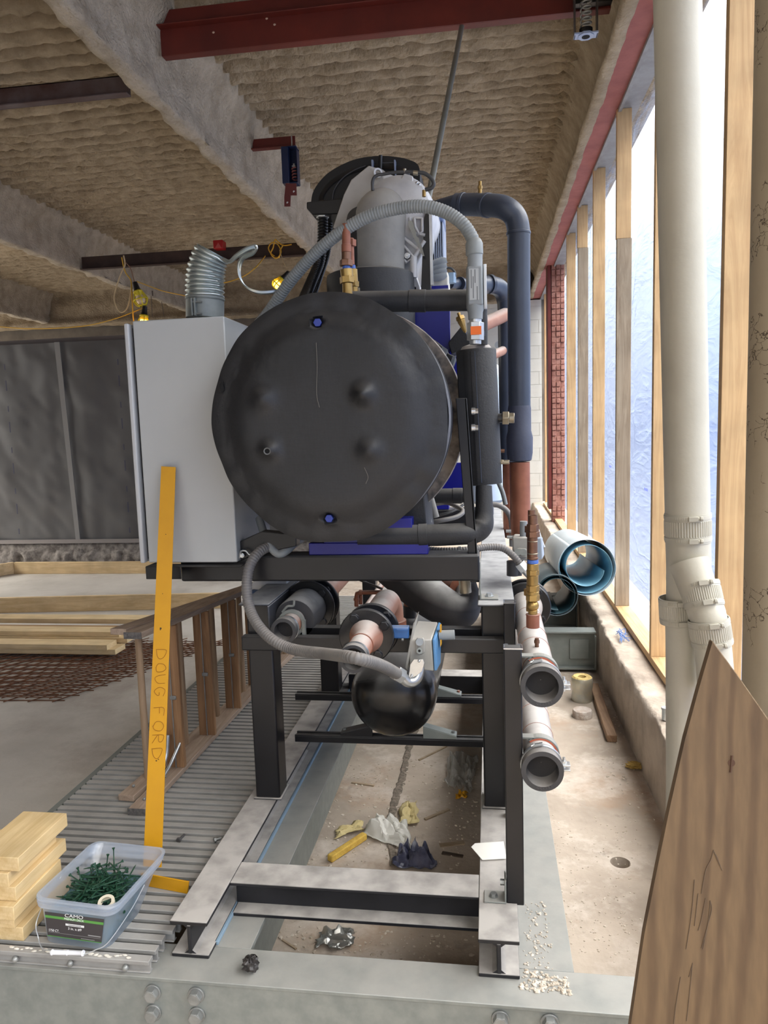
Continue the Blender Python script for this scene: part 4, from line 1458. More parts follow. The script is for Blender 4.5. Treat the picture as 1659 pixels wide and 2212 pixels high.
# dark mounting plate with bright edge and the finned drive housing
M().prism([at(917, 470, 2.93), at(926, 430, 2.93), at(930, 640, 2.93), at(909, 640, 2.93), at(912, 560, 2.93)], (0, .02, 0)).build('mounting_plate', blackd, cmp_, bev=.001)
M().prism([at(926, 440, 2.925), at(932, 440, 2.925), at(936, 615, 2.925), at(930, 615, 2.925)], (0, .02, 0)).build('plate_edge', silver, cmp_)
dh = mat('drive_grey', (150, 160, 178), .45, rgb2=(164, 172, 188), scale=3)
drv = M().box(at(938, 500, 3.2).x, at(958, 500, 3.2).x, 3.2, 3.4, at(948, 608, 3.2).z, at(948, 447, 3.2).z).build('drive_housing', dh, cmp_, bev=.004)
for k in range(5):
    x_ = 938 + k * 4.4
    p = at(x_, 530, 3.19)
    M().box(p.x, p.x + .004, 3.18, 3.2, at(948, 600, 3.2).z, at(948, 470, 3.2).z).build('fin', dh, drv)
M().prism([at(930, 440, 3.15), at(945, 448, 3.15), at(957, 462, 3.15), at(957, 475, 3.15), at(930, 475, 3.15)], (0, .2, 0)).build('drive_cover', mat('cover_blue', (104, 122, 160), .4), cmp_, bev=.003)
M().box(at(930, 600, 3.1).x, at(968, 600, 3.1).x, 3.1, 3.25, at(948, 622, 3.1).z, at(948, 588, 3.1).z).build('drive_base', mat('cream_cast', (206, 202, 190), .5), cmp_, bev=.006)
M().box(at(932, 619, 3.09).x, at(968, 619, 3.09).x, 3.09, 3.11, at(948, 623, 3.09).z, at(948, 617, 3.09).z).build('blue_shim', blue, cmp_)
for k in range(4):
    M().lathe(at(934, 572 + 10 * k, 3.08), (1, 0, .25), [(0, .012), (.02, .018), (.045, .018), (.06, .01)], n=16).build('cooling_coil', greyplastic, cmp_)
M().box(at(886, 640, 3.05).x, at(905, 640, 3.05).x, 3.05, 3.15, at(895, 636, 3.05).z, at(895, 604, 3.05).z).build('small_housing', mat('cream_cast', (206, 202, 190), .5), cmp_, bev=.003)
M().box(at(887, 630, 3.0).x, at(899, 630, 3.0).x, 3.0, 3.05, at(895, 634, 3.0).z, at(895, 620, 3.0).z).build('blue_block', blue, cmp_)
M().tube([at(a_, b_, 3.2) for a_, b_ in ((962, 578), (975, 580), (983, 590), (982, 598), (970, 600))], .005, n=8).build('hose', hs, cmp_)
M().cyl(at(975, 612, 3.2), at(975, 590, 3.2), .02, n=6).build('sensor', mat('sensor_blue', (128, 150, 172), .4), cmp_)
M().cyl(at(960, 472, 3.2), at(968, 466, 3.2), .01, n=10).build('hook', hs, cmp_)
# thin pale column down from the collar behind the vessel
M().prism([at(862, 760, 2.9), at(862, 665, 2.9), at(886, 665, 2.9), at(886, 790, 2.9)], (0, .1, 0)).build('drop_leg', mat('pale_grey_blue', (124, 132, 146), .5), cmp_, bev=.004)
# black corrugated power cable from the gland
o = M().tube([at(697, 471, YH), at(696, 520, YH), at(690, 565, YH), at(672, 610, YH - .1), at(655, 650, YH - .25)], .021, n=14, rib=(.012, .0016)).build('power_cable', mat('black_cable', (18, 18, 20), .35))
tag(o, 'thick black corrugated cable dropping from the terminal hood behind the grey hose', 'cable')
o = M().tube([at(712, 470, YH + .1), at(708, 540, YH + .1), at(690, 600, YH), at(672, 650, YH - .1)], .013, n=12, rib=(.01, .0012)).build('power_cable', mat('black_cable', (18, 18, 20), .35))
tag(o, 'thinner black corrugated cable just right of the thick one', 'cable')

# ================================================================ INSULATED PIPES ON THE UNIT
def band(t, c0, c1, r, m_=rubber, name='band'):
    return M().cyl(c0, c1, r, n=28).build(name, m_, t, bev=.001)


YP1 = 2.45
up = thing('insulated_pipe', 'horizontal black insulated pipe across the top right of the round cover', 'pipe', tuple(at(900, 650, YP1)))
p0, p1 = at(760, 652, YP1), at(1008, 648, YP1)
rp = (at(900, 626, YP1).z - at(900, 672, YP1).z) / 2
M().tube([p0, at(850, 651, YP1), at(1000, 649, YP1), at(1030, 655, YP1), at(1040, 680, YP1), at(1042, 745, YP1)], rp, n=28, rads=[rp, rp, rp, rp * .9, rp * .55, rp * .5]).build('pipe', rubber, up)
band(up, at(884, 650, YP1), at(920, 650, YP1), rp * 1.07)
M().cyl(at(1040, 716, YP1), at(1040, 727, YP1), rp * .56, n=20).build('band', slate, up)
lp = thing('insulated_pipe', 'horizontal black insulated pipe under the lower right of the round cover', 'pipe', tuple(at(900, 1155, 2.30)))
YP2 = 2.36
rp2 = (at(950, 1133, YP2).z - at(950, 1180, YP2).z) / 2
M().tube([at(775, 1158, YP2), at(900, 1157, YP2), at(985, 1154, YP2), at(1025, 1150, YP2 + .02), at(1042, 1135, YP2 + .03), at(1046, 1110, YP2 + .04), at(1045, 1050, YP2 + .06)], rp2, n=28, smooth=10, rads=[rp2] * 5 + [rp2 * .82, rp2 * .74]).build('pipe', rubber, lp)
band(lp, at(905, 1157, YP2), at(924, 1156, YP2), rp2 * 1.07)
band(lp, at(1046, 1095, YP2 + .05), at(1046, 1112, YP2 + .05), rp2 * .86, slate)
mp2 = thing('insulated_pipe', 'short dark insulated pipe half hidden behind the vertical bracket bar', 'pipe', tuple(at(960, 1070, 2.8)))
M().tube([at(920, 1072, 2.8), at(1012, 1070, 2.8)], .028, n=24, smooth=0).build('pipe', rubber, mp2)
band(mp2, at(978, 1071, 2.8), at(998, 1071, 2.8), .030)
pip = thing('insulated_pipe', 'pair of grey insulated pipes slanting down behind the round cover', 'pipe', tuple(at(925, 1130, 2.6)))
M().tube([at(905, 1060, 2.6), at(922, 1130, 2.6)], .019, n=18, smooth=0).build('pipe', elm, pip)
M().tube([at(925, 1065, 2.7), at(940, 1118, 2.7)], .016, n=18, smooth=0).build('pipe', elm, pip)

# accumulator / drier with its bracket bar
YA = 2.44
ac = thing('filter_drier', 'upright black insulated cylinder with grey conduit fitting above it', 'filter drier', tuple(at(1050, 1048, YA)))
at_, ab_ = at(1028, 756, YA + .06), at(1043, 1046, YA + .06)
ra = (at(1070, 800, YA + .06).x - at(985, 800, YA + .06).x) / 2
M().lathe(ab_, at_ - ab_, [(0, ra * .55), (0.002, ra), ((at_ - ab_).length - .004, ra * 1.02), ((at_ - ab_).length, ra * .99), ((at_ - ab_).length + .002, 0.01)], n=40).build('insulation', rubber, ac)
M().lathe(at_, at_ - ab_, [(0, ra * .82), (.012, ra * .7), (.02, ra * .3), (.02, .01)], n=32).build('dusty_top', greydust, ac)
sd = (at_ - ab_).normalized()
fx = Vector((-.05, -1, 0)).normalized()
M().tube([ab_ + fx * (ra + .0) + sd * .01, at_ + fx * (ra + .0) - sd * .01], .0018, n=6, smooth=0).build('glued_seam', slate, ac)
M().prism([ab_ + Vector((-ra * .25, -ra, .0)), ab_ + Vector((-ra * .95, -ra * .6, 0)), at_ + Vector((-ra * .95, -ra * .6, -.01)), at_ + Vector((-ra * .25, -ra, -.01))], (0, .01, 0)).build('foam_flap', rubber, ac)
# side fittings
q0, q1 = at(1070, 903, YA + .05), at(1085, 903, YA + .05)
M().cyl(q0, at(1090, 903, YA + .05), .015, n=20).build('side_stub', blackd, ac)
M().hexnut(at(1085, 903, YA + .05), at(1099, 903, YA + .05), .024).cyl(at(1099, 903, YA + .05), at(1111, 903, YA + .05), .017, n=24).build('side_fitting', nickel, ac, bev=.0015)
M().cyl(at(1076, 998, YA + .05), at(1080, 998, YA + .05), .007).hexnut(at(1080, 998, YA + .05), at(1087, 998, YA + .05), .009).cyl(at(1087, 998, YA + .05), at(1100, 998, YA + .05), .007).build('service_port', nickel, ac, bev=.0008)
M().cyl(at(1080, 974, YA + .15), at(1090, 974, YA + .15), .006).build('service_port', bronze, ac)
# conduit body and fittings above it
cbd = thing('junction_fitting', 'grey cast conduit body with white oval cover and printed label', 'conduit fitting', tuple(at(1027, 690, 2.35)))
YB = 2.36
M().lathe(at(1027, 690, YB), at(1026, 552, YB) - at(1027, 690, YB), [(0, .022), (.02, .023), (.035, .0275), (.15, .0275), (.165, .023), (.205, .023)], n=28).build('body', greyplastic, cbd)
M().box(at(1009, 600, YB - .02).x, at(1043, 600, YB - .02).x, YB - .028, YB + .02, at(1027, 662, YB).z, at(1027, 578, YB).z).build('body', greyplastic, cbd, bev=.006)
lb = M().box(at(1014, 600, YB - .028).x, at(1034, 600, YB - .028).x, YB - .0292, YB - .0281, at(1027, 651, YB).z, at(1027, 584, YB).z).build('label', mat('label_grey', (168, 172, 174), .5), cbd)
for k, (a_, b_) in enumerate(((.0, .055), (.02, .085), (.0, .04), (.05, .09))):
    zt_ = at(1027, 586, YB).z
    x_ = at(1017 + k * 4.2, 600, YB - .029).x
    M().box(x_, x_ + .0022, YB - .0296, YB - .0292, zt_ - b_, zt_ - a_).build('print_line', mat('print_grey', (84, 88, 92), .6), lb)
ov = M()
pz0, pz1 = at(1046, 668, YB), at(1046, 570, YB)
pp = []
for k in range(28):
    a_ = 2 * math.pi * k / 28
    s_ = math.sin(a_)
    pp.append((at(1045, 620, YB).x, YB + .001 + math.cos(a_) * .024, (pz0.z + pz1.z) / 2 + (pz1.z - pz0.z) / 2 * (abs(s_) ** .75) * (1 if s_ > 0 else -1)))
ov.prism(pp, (.009, 0, 0)).build('oval_cover', mat('bright_cover', (205, 210, 214), .35), cbd, bev=.0015)
gn = M().lathe(at(1025, 552, YB), at(1024, 520, YB) - at(1025, 552, YB), [(0, .0235), (.003, .0265), (.035, .0265), (.047, .021), (.05, .018)], n=28)
gn.build('gland', hosegrey, cbd)
tf = M().cyl(at(1027, 744, YB), at(1027, 735, YB), .018).hexnut(at(1027, 735, YB), at(1027, 697, YB), .0265).cyl(at(1027, 697, YB), at(1027, 688, YB), .019)
tf.build('union', zinc, cbd, bev=.001)
pO = at(1027, 721, YB - .0245)
M().box(at(1017, 715, YB).x, at(1040, 715, YB).x, YB - .0272, YB - .024, at(1027, 725, YB).z, at(1027, 707, YB).z).build('orange_label', mat('orange', (226, 106, 30), .5), cbd)
# bracket bar
yb_ = 2.345
bk = thing('bracket_bar', 'tall slightly tilted black bracket bar in front of the upright cylinder', 'bracket', tuple(at(1026, 1258, yb_)))
l0, l1 = at(984, 860, yb_), at(1008, 860, yb_)
m0, m1 = at(1016, 1258, yb_), at(1035, 1258, yb_)
dd = Vector((0, .006, 0))
M().hexa([m0, m1, m1 + dd, m0 + dd, l0, l1, l1 + dd, l0 + dd]).build('bar', black, bk, bev=.002)
dd = Vector((0, .05, 0))
s6 = Vector((-.006, 0, 0))
M().hexa([m1 + s6, m1, m1 + dd, m1 + s6 + dd, l1 + s6, l1, l1 + dd, l1 + s6 + dd]).build('bar_flange', black, bk, bev=.001)
for yy in (888, 924):
    c_ = at(1024, yy, yb_ + .03)
    M().cyl(c_ + Vector((-.008, 0, 0)), c_ + Vector((.004, 0, 0)), .012).hexnut(c_ + Vector((.004, 0, 0)), c_ + Vector((.013, 0, 0)), .009).build('bolt', silver, bk)
# clip angle standing on the top rail
c_ = at(1037, 1256, 2.33)
ca = M().box(m1.x + .001, m1.x + .005, 2.33, 2.40, zt + .0078, at(1040, 1212, 2.35).z).box(m1.x + .005, m1.x + .06, 2.33, 2.40, zt + .0078, zt + .0118)
ca.build('clip_angle', galv, bk, bev=.001)
M().cyl((m1.x + .032, 2.365, zt + .0118), (m1.x + .032, 2.365, zt + .014), .014).hexnut((m1.x + .032, 2.365, zt + .014), (m1.x + .032, 2.365, zt + .022), .010).build('bolt', zinc, bk)

# big coated pipe with copper end
YBP = 2.75
bp_ = thing('suction_pipe', 'big slate-grey coated pipe bending down from the compressor to bare copper', 'pipe', tuple(at(1124, 1155, YBP)))
rbp = (at(1145, 700, YBP).x - at(1096, 700, YBP).x) / 2
pts = [at(985, 442, 2.88), at(1008, 442, 2.86), at(1050, 443, 2.80), at(1088, 448, YBP), at(1112, 468, YBP), at(1120, 500, YBP), at(1120.5, 540, YBP), at(1121, 700, YBP), at(1122, 885, YBP)]
M().tube(pts, rbp, n=32, smooth=8).build('pipe', slate, bp_, ang=60)
M().tube([at(915, 443, 2.96), at(940, 443, 2.93), at(960, 442, 2.91), at(988, 442, 2.88)], rbp * .9, n=28, smooth=6, rads=[rbp * .38, rbp * .42, rbp * .62, rbp * .95]).build('reducer', slate, bp_)
for (p0, p1) in ((at(996, 442, 2.87), at(1003, 442, 2.865)), (at(1048, 443, 2.805), at(1056, 444, 2.79))):
    M().cyl(p0, p1, rbp * 1.07, n=32).build('glued_joint', slate, bp_, bev=.002)
M().cyl(at(1120, 501, YBP), at(1120, 507, YBP), rbp * 1.08, n=32).build('glued_joint', slate, bp_, bev=.002)
M().cyl(at(1037, 420, 2.81), at(1037, 408, 2.81), .007).hexnut(at(1037, 408, 2.81), at(1037, 402, 2.81), .009).cyl(at(1037, 402, 2.81), at(1037, 392, 2.81), .006).build('service_valve', brass, bp_)
M().lathe(at(1122.5, 996, YBP), at(1122, 880, YBP) - at(1122.5, 996, YBP), [(0, rbp * .9), (.004, rbp * 1.08), (.03, rbp * 1.18), (.085, rbp * 1.2), (.11, rbp * 1.05), (.19, rbp * 1.04), (.2, rbp * 1.0)], n=36).build('sleeve', mat('sleeve_foam', (58, 64, 84), .65, rgb2=(70, 76, 94), scale=6, bump=.08, bscale=90), bp_)
M().tube([at(1122.5, 998, YBP), at(1124.5, 1165, YBP)], (at(1146, 1050, YBP).x - at(1102, 1050, YBP).x) / 2, n=32, smooth=0).build('copper_end', copper, bp_)
# smaller one behind
sm_ = thing('coated_pipe', 'smaller slate-grey coated pipe behind, curving down beside the big one', 'pipe', tuple(at(1092, 1000, 4.1)))
M().tube([at(972, 613, 3.6), at(1000, 613, 3.7), at(1055, 615, 3.95), at(1078, 622, 4.05), at(1091, 645, 4.1), at(1094, 690, 4.1), at(1097, 900, 4.1), at(1099, 1000, 4.1)], .044, n=24, rads=[.022, .024, .045, .046, .046, .046, .046, .046]).build('pipe', slate, sm_)
M().cyl(at(993, 613, 3.65), at(996, 613, 3.66), .032, n=20).build('glued_joint', slate, sm_)
M().cyl(at(1056, 614, 3.94), at(1061, 614, 3.95), .049, n=20).build('glued_joint', slate, sm_)
for p0, p1, r_, lab in (((1040, 703), (1100, 676), .036, 'thick dusty copper pipe slanting between the grey pipes, upper of two'), ((1058, 770), (1092, 755), .024, 'thinner dusty copper pipe slanting below the thick one')):
    o = M().tube([at(p0[0], p0[1], 3.9), at(p1[0], p1[1], 4.1)], r_, n=20, smooth=0).build('copper_pipe', copperd)
    tag(o, lab, 'pipe')
o = M().tube([at(1104, 1000, 3.95), at(1106, 1160, 3.95)], .045, n=24, smooth=0).build('copper_pipe', copper)
tag(o, 'vertical copper pipe just left of and behind the big copper end', 'pipe')
# pale tank behind
wt = thing('pale_tank', 'pale blue-white rounded tank half hidden behind the upright black cylinder', 'tank', tuple(at(1060, 1085, 4.6)))
tt, tb = at(1048, 1085, 4.6), at(1044, 775, 4.6)
M().lathe(tt, tb - tt, [(0, .10), (.02, .125), ((tb - tt).length - .12, .125), ((tb - tt).length - .05, .10), ((tb - tt).length, .03), ((tb - tt).length + .002, .001)], n=36).build('shell', mat('pale_tank', (196, 208, 222), .3, rgb2=(176, 192, 212), scale=3), wt)
M().lathe(at(1077, 745, 4.3), (-.3, -1, 0), [(0, .02), (.01, .02)], n=20).build('cover_plate', mat('bright_cover', (205, 210, 214), .35), wt)
# brass relief valve hanging under the upper pipe
bv = thing('relief_valve', 'conical brass relief valve hanging left of the orange-labelled union', 'valve', tuple(at(1005, 720, 2.6)))
a_, b_ = at(993, 683, 2.6), at(1007, 722, 2.6)
M().lathe(a_, b_ - a_, [(-.012, .006), (0, .006), (0, .014), (.012, .016), (.014, .0135), (.02, .0135), (.055, .006), (.06, .002)], n=8).build('body', brass, bv)
# thin grey line coming down the right
o = M().tube([at(1076, 1040, 2.9), at(1086, 1065, 2.9), at(1092, 1090, 2.9)], .009, n=12).build('conduit', hosegrey)
tag(o, 'short thin grey tube below the upright cylinder at its right', 'conduit')

# brass stacks on the vessel top
bs = thing('relief_valve', 'copper and brass fitting stack rising from the vessel top, nearer one', 'valve', tuple(at(752, 640, 2.4)))
ys_ = 2.40
x_ = 748
M().cyl(at(x_, 545, ys_), at(x_, 484, ys_), .0135, n=20).build('copper_tube', copper, bs)
M().cyl(at(x_, 545, ys_), at(x_, 528, ys_), .0155, n=20).build('coupling', copper, bs, bev=.001)
M().hexnut(at(x_, 575, ys_), at(x_, 562, ys_), .0215).cyl(at(x_, 562, ys_), at(x_, 545, ys_), .015).build('reducer', bronze, bs, bev=.001)
M().cyl(at(x_ + 1, 582, ys_), at(x_, 575, ys_), .013).build('blue_washer', mat('washer_blue', (70, 104, 180), .5), bs)
M().cyl(at(x_ + 2, 600, ys_), at(x_, 582, ys_), .020).hexnut(at(x_ + 2, 612, ys_), at(x_ + 1, 598, ys_), .0235).cyl(at(x_ + 3, 640, ys_), at(x_ + 2, 612, ys_), .016).build('brass_body', brass, bs, bev=.001)
bs2 = thing('relief_valve', 'copper and brass fitting stack just behind and right of the nearer stack', 'valve', tuple(at(763, 640, 2.5)))
ys_ = 2.52
M().cyl(at(759, 572, ys_), at(757, 515, ys_), .011, n=20).hexnut(at(758, 532, ys_), at(758, 518, ys_), .018).build('copper_tube', copper, bs2)
M().cyl(at(761, 582, ys_), at(760, 574, ys_), .012).build('blue_washer', mat('washer_blue', (70, 104, 180), .5), bs2)
M().cyl(at(763, 612, ys_), at(761, 582, ys_), .017).hexnut(at(763, 620, ys_), at(763, 608, ys_), .020).cyl(at(765, 640, ys_), at(764, 620, ys_), .015).build('brass_body', brass, bs2, bev=.001)
M().box(at(769, 625, ys_).x, at(777, 625, ys_).x, ys_ - .005, ys_ + .005, at(772, 629, ys_).z, at(772, 622, ys_).z).build('lever', nickel, bs2)

# ================================================================ FLEXIBLE CONDUITS
def conduit(name, pts_, r_, label, m_=hosegrey, rib=(.009, .0009), n=16, ends=None):
    t = thing(name, label, 'conduit', tuple(at(*pts_[-1])))
    M().tube([at(*p) for p in pts_], r_, n=n, rib=rib, smooth=10).build('hose', m_, t, ang=80)
    return t


conduit('flexible_conduit', [(560, 700, 2.55), (585, 668, 2.52), (625, 610, 2.48), (680, 548, 2.44), (740, 499, 2.41), (800, 466, 2.39), (860, 450, 2.38), (915, 446, 2.37), (962, 458, 2.365), (998, 482, 2.36), (1018, 510, 2.36), (1024, 528, 2.36)], .0195,
        'grey ribbed hose arching over the unit into the conduit body')
c2 = conduit('flexible_conduit', [(640, 1166, 2.42), (600, 1175, 2.36), (563, 1190, 2.30), (540, 1222, 2.26), (533, 1265, 2.24), (538, 1310, 2.22), (557, 1350, 2.17), (590, 1383, 2.13), (635, 1403, 2.10), (700, 1412, 2.0), (765, 1421, 1.86), (820, 1436, 1.94), (858, 1455, 2.08)], .0165,
             'long drooping ribbed hose looping from the vessel down to the valve actuator', hosedark)
a_, b_ = at(853, 1452, 2.085), at(868, 1461, 2.100)
M().hexnut(a_, b_, .024).build('compression_nut', zinc, c2, bev=.0015)
M().tube([b_, at(880, 1472, 2.110), at(893, 1471, 2.120), at(902, 1460, 2.130), at(906, 1440, 2.140)], .0165, n=18).build('elbow_fitting', zinc, c2)
M().prism([at(882, 1468, 2.105), at(886, 1435, 2.105), at(894, 1424, 2.105), at(913, 1424, 2.105), at(917, 1432, 2.105), at(912, 1450, 2.105), at(900, 1460, 2.105)], (0, .004, 0)).build('cover_plate', zinc, c2, bev=.001)
M().ball(at(905, 1428, 2.100), .004).build('screw', zinc, c2)
M().ball(at(889, 1461, 2.100), .004).build('screw', zinc, c2)
conduit('flexible_conduit', [(560, 1120, 2.42), (568, 1145, 2.38), (580, 1175, 2.33), (600, 1196, 2.32), (618, 1190, 2.33), (635, 1175, 2.38), (650, 1165, 2.45)], .0135, 'short thick grey hose bending in a V below the round cover', hosegrey, rib=None)
c4 = conduit('flexible_conduit', [(925, 1188, 2.44), (960, 1190, 2.44), (1010, 1188, 2.46), (1050, 1182, 2.5), (1085, 1184, 2.52), (1110, 1202, 2.52), (1130, 1228, 2.52)], .0115, 'dark ribbed hose running right along the beam to the rear valve', hosedark)
M().cyl(at(990, 1189, 2.45), at(996, 1189, 2.45), .0135).build('strap', zinc, c4)
M().hexnut(at(1122, 1216, 2.52), at(1134, 1231, 2.52), .020).lathe(at(1134, 1231, 2.52), at(1144, 1248, 2.52) - at(1134, 1231, 2.52), [(0, .016), (.034, .007)], n=16).build('compression_nut', zinc, c4, bev=.001)
conduit('flexible_conduit', [(935, 1090, 3.0), (965, 1086, 3.0), (990, 1096, 2.95), (1000, 1106, 2.9), (985, 1117, 2.85), (955, 1124, 2.8), (930, 1128, 2.8)], .009, 'thin dark hose making a tight loop behind the bracket bar', hosedark, rib=None)
conduit('flexible_conduit', [(1060, 1090, 3.3), (1078, 1092, 3.3), (1096, 1105, 3.3), (1105, 1130, 3.3), (1106, 1180, 3.3)], .012, 'thin dark hose curving down beside the vertical copper pipe', hosedark, rib=None)
# small thin hoses near the vessel underside
conduit('flexible_conduit', [(940, 1115, 3.1), (975, 1105, 3.1), (1005, 1088, 3.15)], .006, 'thin black tube crossing the space behind the bracket bar', hs, rib=None)
# ================================================================ TANK UNDER THE STAND
Yt0 = 2.42
tc0 = at(850, 1500, Yt0)
rt0 = (at(943, 1500, Yt0).x - at(760, 1500, Yt0).x) / 2
tk = thing('receiver_tank', 'black horizontal tank with domed end under the stand', 'tank', (tc0.x, Yt0, tc0.z - rt0))
tankm = mat('tank_black', (16, 16, 17), .22, rgb2=(24, 24, 25), scale=6, bump=.02, bscale=30, dust=(150, 148, 146), dustamt=.9)
dome = [(-rt0 * .52 + rt0 * .52 * (1 - math.cos(t)) , rt0 * math.sin(t)) for t in [math.pi / 2 * k / 10 for k in range(11)]]
M().lathe((tc0.x, Yt0, tc0.z), (0, 1, 0), [(0 + d, r) for d, r in dome] + [(0.035, rt0), (.04, rt0 * 1.012), (.05, rt0 * 1.012), (.055, rt0), (1.2, rt0), (1.3, rt0 * .7), (1.33, .01)], n=56).build('shell', tankm, tk, ang=50)
for yy in (2.52, 2.98):
    zr = at(840, 1593 if yy < 2.7 else 1504, yy).z + .0095
    for sgn in (-1, 1):
        xa = tc0.x + sgn * rt0 * .62
        xb = tc0.x + sgn * rt0 * 1.42
        za = zr + .040
        M().prism([(xa, yy - .022, zr), (xb, yy - .022, zr), (xb, yy - .022, zr + .01), (xa, yy - .022, za)], (0, .005, 0)).prism([(xa, yy - .02, za + .003), (xb, yy - .02, zr + .012), (xb, yy - .02, zr + .008), (xa, yy - .02, za - .002)], (0, .04, 0)).build('saddle_foot', galvd if sgn > 0 else black, tk, bev=.001)
        M().cyl((xb - sgn * .012, yy, zr + .01), (xb - sgn * .012, yy, zr + .022), .006, n=8).build('bolt', copper if yy > 2.7 else bolt_m, tk)


# ================================================================ PIPES UNDER THE VESSEL
def flange(t, c, r, th, m_=blackd, bolts=4, ph=.78, br=.78, name='flange'):
    M().lathe(c, (0, 1, 0), [(0, r * .1), (0, r - .003), (.003, r), (th - .003, r), (th, r - .003), (th, r * .1)], n=48).build(name, m_, t)
    for k in range(bolts):
        a_ = ph + 2 * math.pi * k / bolts
        p = Vector(c) + Vector((math.cos(a_) * r * br, 0, math.sin(a_) * r * br))
        M().hexnut(p, p + Vector((0, -.011, 0)), .0135).cyl(p + Vector((0, .0, 0)), p + Vector((0, -.002, 0)), .015, n=20).build('bolt', mat('black_bolt', (26, 27, 31), .35, .3, dust=(120, 120, 122), dustamt=.5), t, bev=.001)


def rubber_cap(t, c, r, ri, ln=.05, dr=(0, 1, 0)):
    "rubber sleeve with dusty bore, hose clamp"
    M().lathe(c, dr, [(ln, r * .86), (ln * .9, r * .95), (ln * .3, r * .97), (.006, r), (.0, r * .985), (0, ri), (.012, ri * .98), (ln + .02, ri * .97)], n=40, cap=False).build('rubber_sleeve', mat('grey_rubber', (52, 52, 54), .55, rgb2=(66, 65, 66), scale=8, dust=(168, 162, 156), dustamt=.85), t)
    M().lathe(Vector(c) + Vector(dr) * (ln * .55), dr, [(0, r * .90), (0, r * 1.0), (.010, r * 1.0), (.010, r * .90)], n=40, cap=False).build('clamp_band', zinc, t)
    M().lathe(Vector(c) + Vector(dr) * (ln * .9), dr, [(0, .001), (0, ri)], n=24, cap=False).build('bore_end', mat('bore_dark', (58, 56, 56), .9), t)  # dark disc paints the shade inside open pipes; capped ends share it


# pipe A: insulated pipe left
YA1 = 2.20
pa = thing('flanged_pipe', 'black insulated pipe with a big flange and capped end, left one under the stand beam', 'pipe', tuple(at(612, 1400, YA1)))
ca_ = at(612, 1364, YA1)
cx, cz = ca_.x, ca_.z
print('A', ca_)
rubber_cap(pa, ca_, .042, .030, ln=.05)
M().lathe((cx, YA1 + .05, cz), (0, 1, 0), [(0, .034), (.10, .034)], n=28).build('copper_stub', copperd, pa)
M().lathe((cx, YA1 + .14, cz), (0, 1, 0), [(0, .035), (.0, .066), (.004, .069), (.165, .070), (.165, .03)], n=36).build('insulation', mat('dusty_insulation', (46, 46, 49), .7, rgb2=(56, 56, 59), scale=5, dust=(170, 168, 164), dustamt=.95), pa)
# clevis clamp on the stub
M().lathe((cx, YA1 + .095, cz), (0, 1, 0), [(0, .045), (.012, .045)], n=32, cap=False).lathe((cx, YA1 + .095, cz), (0, 1, 0), [(0, .035), (.0, .045)], n=32, cap=False).box(cx + .036, cx + .046, YA1 + .09, YA1 + .108, cz - .055, cz + .01).build('pipe_clamp', galv, pa)
M().tube([(cx - .03, YA1 + .10, cz + .036), (cx - .012, YA1 + .10, cz + .055), (cx + .008, YA1 + .10, cz + .058), (cx + .012, YA1 + .10, cz + .075)], .004, n=8).build('pipe_clamp', galv, pa)
yfA = YA1 + .31
fA = at(688, 1308, yfA)
flange(pa, (cx + .004, yfA, cz), .094, .018)
flange(pa, (cx + .010, yfA + .055, cz), .094, .018)
M().lathe((cx, yfA + .02, cz), (0, 1, 0), [(0, .08), (.04, .08)], n=30).build('valve_body', valveblue, pa)
M().lathe((cx, yfA + .08, cz), (0, 1, 0), [(0, .05), (1.2, .05)], n=30).build('copper_pipe', copperd, pa)
M().box(cx - .18, cx - .07, yfA + .02, yfA + .05, cz - .015, cz + .015).build('valve_stem', valveblue, pa)
M().lathe((cx - .20, yfA + .0, cz + .01), (1, -.1, 0), [(0, .055), (.05, .05)], n=28).build('actuator_disc', valveblue, pa, bev=.002)
M().prism([(cx - .24, yfA + .07, cz - .04), (cx - .24, yfA + .07, cz + .05), (cx - .20, yfA + .07, cz + .10), (cx - .09, yfA + .07, cz + .10), (cx - .09, yfA + .07, cz - .04)], (0, .06, 0)).build('actuator_box', alu, pa, bev=.004)

# pipe B: centre pipe with valve
YB1 = 1.90
pb = thing('flanged_pipe', 'dusty copper pipe with big black flange in the middle under the stand', 'pipe', tuple(at(763, 1450, YB1)))
cB = at(763, 1424, YB1)
cx, cz = cB.x, cB.z
print('B', cB)
rubber_cap(pb, cB, .0395, .030, ln=.045)
M().lathe((cx, YB1 + .05, cz), (0, 1, 0), [(0, .033), (.13, .033), (.16, .050), (.18, .054), (.20, .054)], n=36).build('copper_neck', copperd, pb)
M().lathe((cx, YB1 + .125, cz), (0, 1, 0), [(0, .033), (0, .0355), (.004, .0355), (.004, .033)], n=36, cap=False).build('copper_band', copper, pb)
yfB = YB1 + .215
flange(pb, (cx, yfB, cz), .083, .016, ph=.55)
flange(pb, (cx + .008, yfB + .06, cz + .002), .083, .016)
M().lathe((cx, yfB + .02, cz), (0, 1, 0), [(0, .06), (.045, .06)], n=30).build('valve_body', valveblue, pb)
M().tube([(cx + .0, yfB + .08, cz), (cx + .0, yfB + .38, cz), (cx + .005, yfB + .44, cz - .006), (cx + .01, yfB + .47, cz - .05), (cx + .01, yfB + .47, cz - .13)], .046, n=30, smooth=8).build('copper_elbow', copperd, pb)
M().cyl((cx + .01, yfB + .47, cz - .075), (cx + .01, yfB + .47, cz - .15), .056, n=30).build('copper_coupling', copper, pb)
M().cyl((cx + .01, yfB + .47, cz - .15), (cx + .02, yfB + .40, tc0.z + rt0 * .8), .040, n=24).build('copper_drop', copperd, pb)
ya = yfB + .025
M().box(cx + .06, cx + .125, ya - .004, ya + .03, cz - .012, cz + .022).build('valve_stem', valveblue, pb, bev=.004)
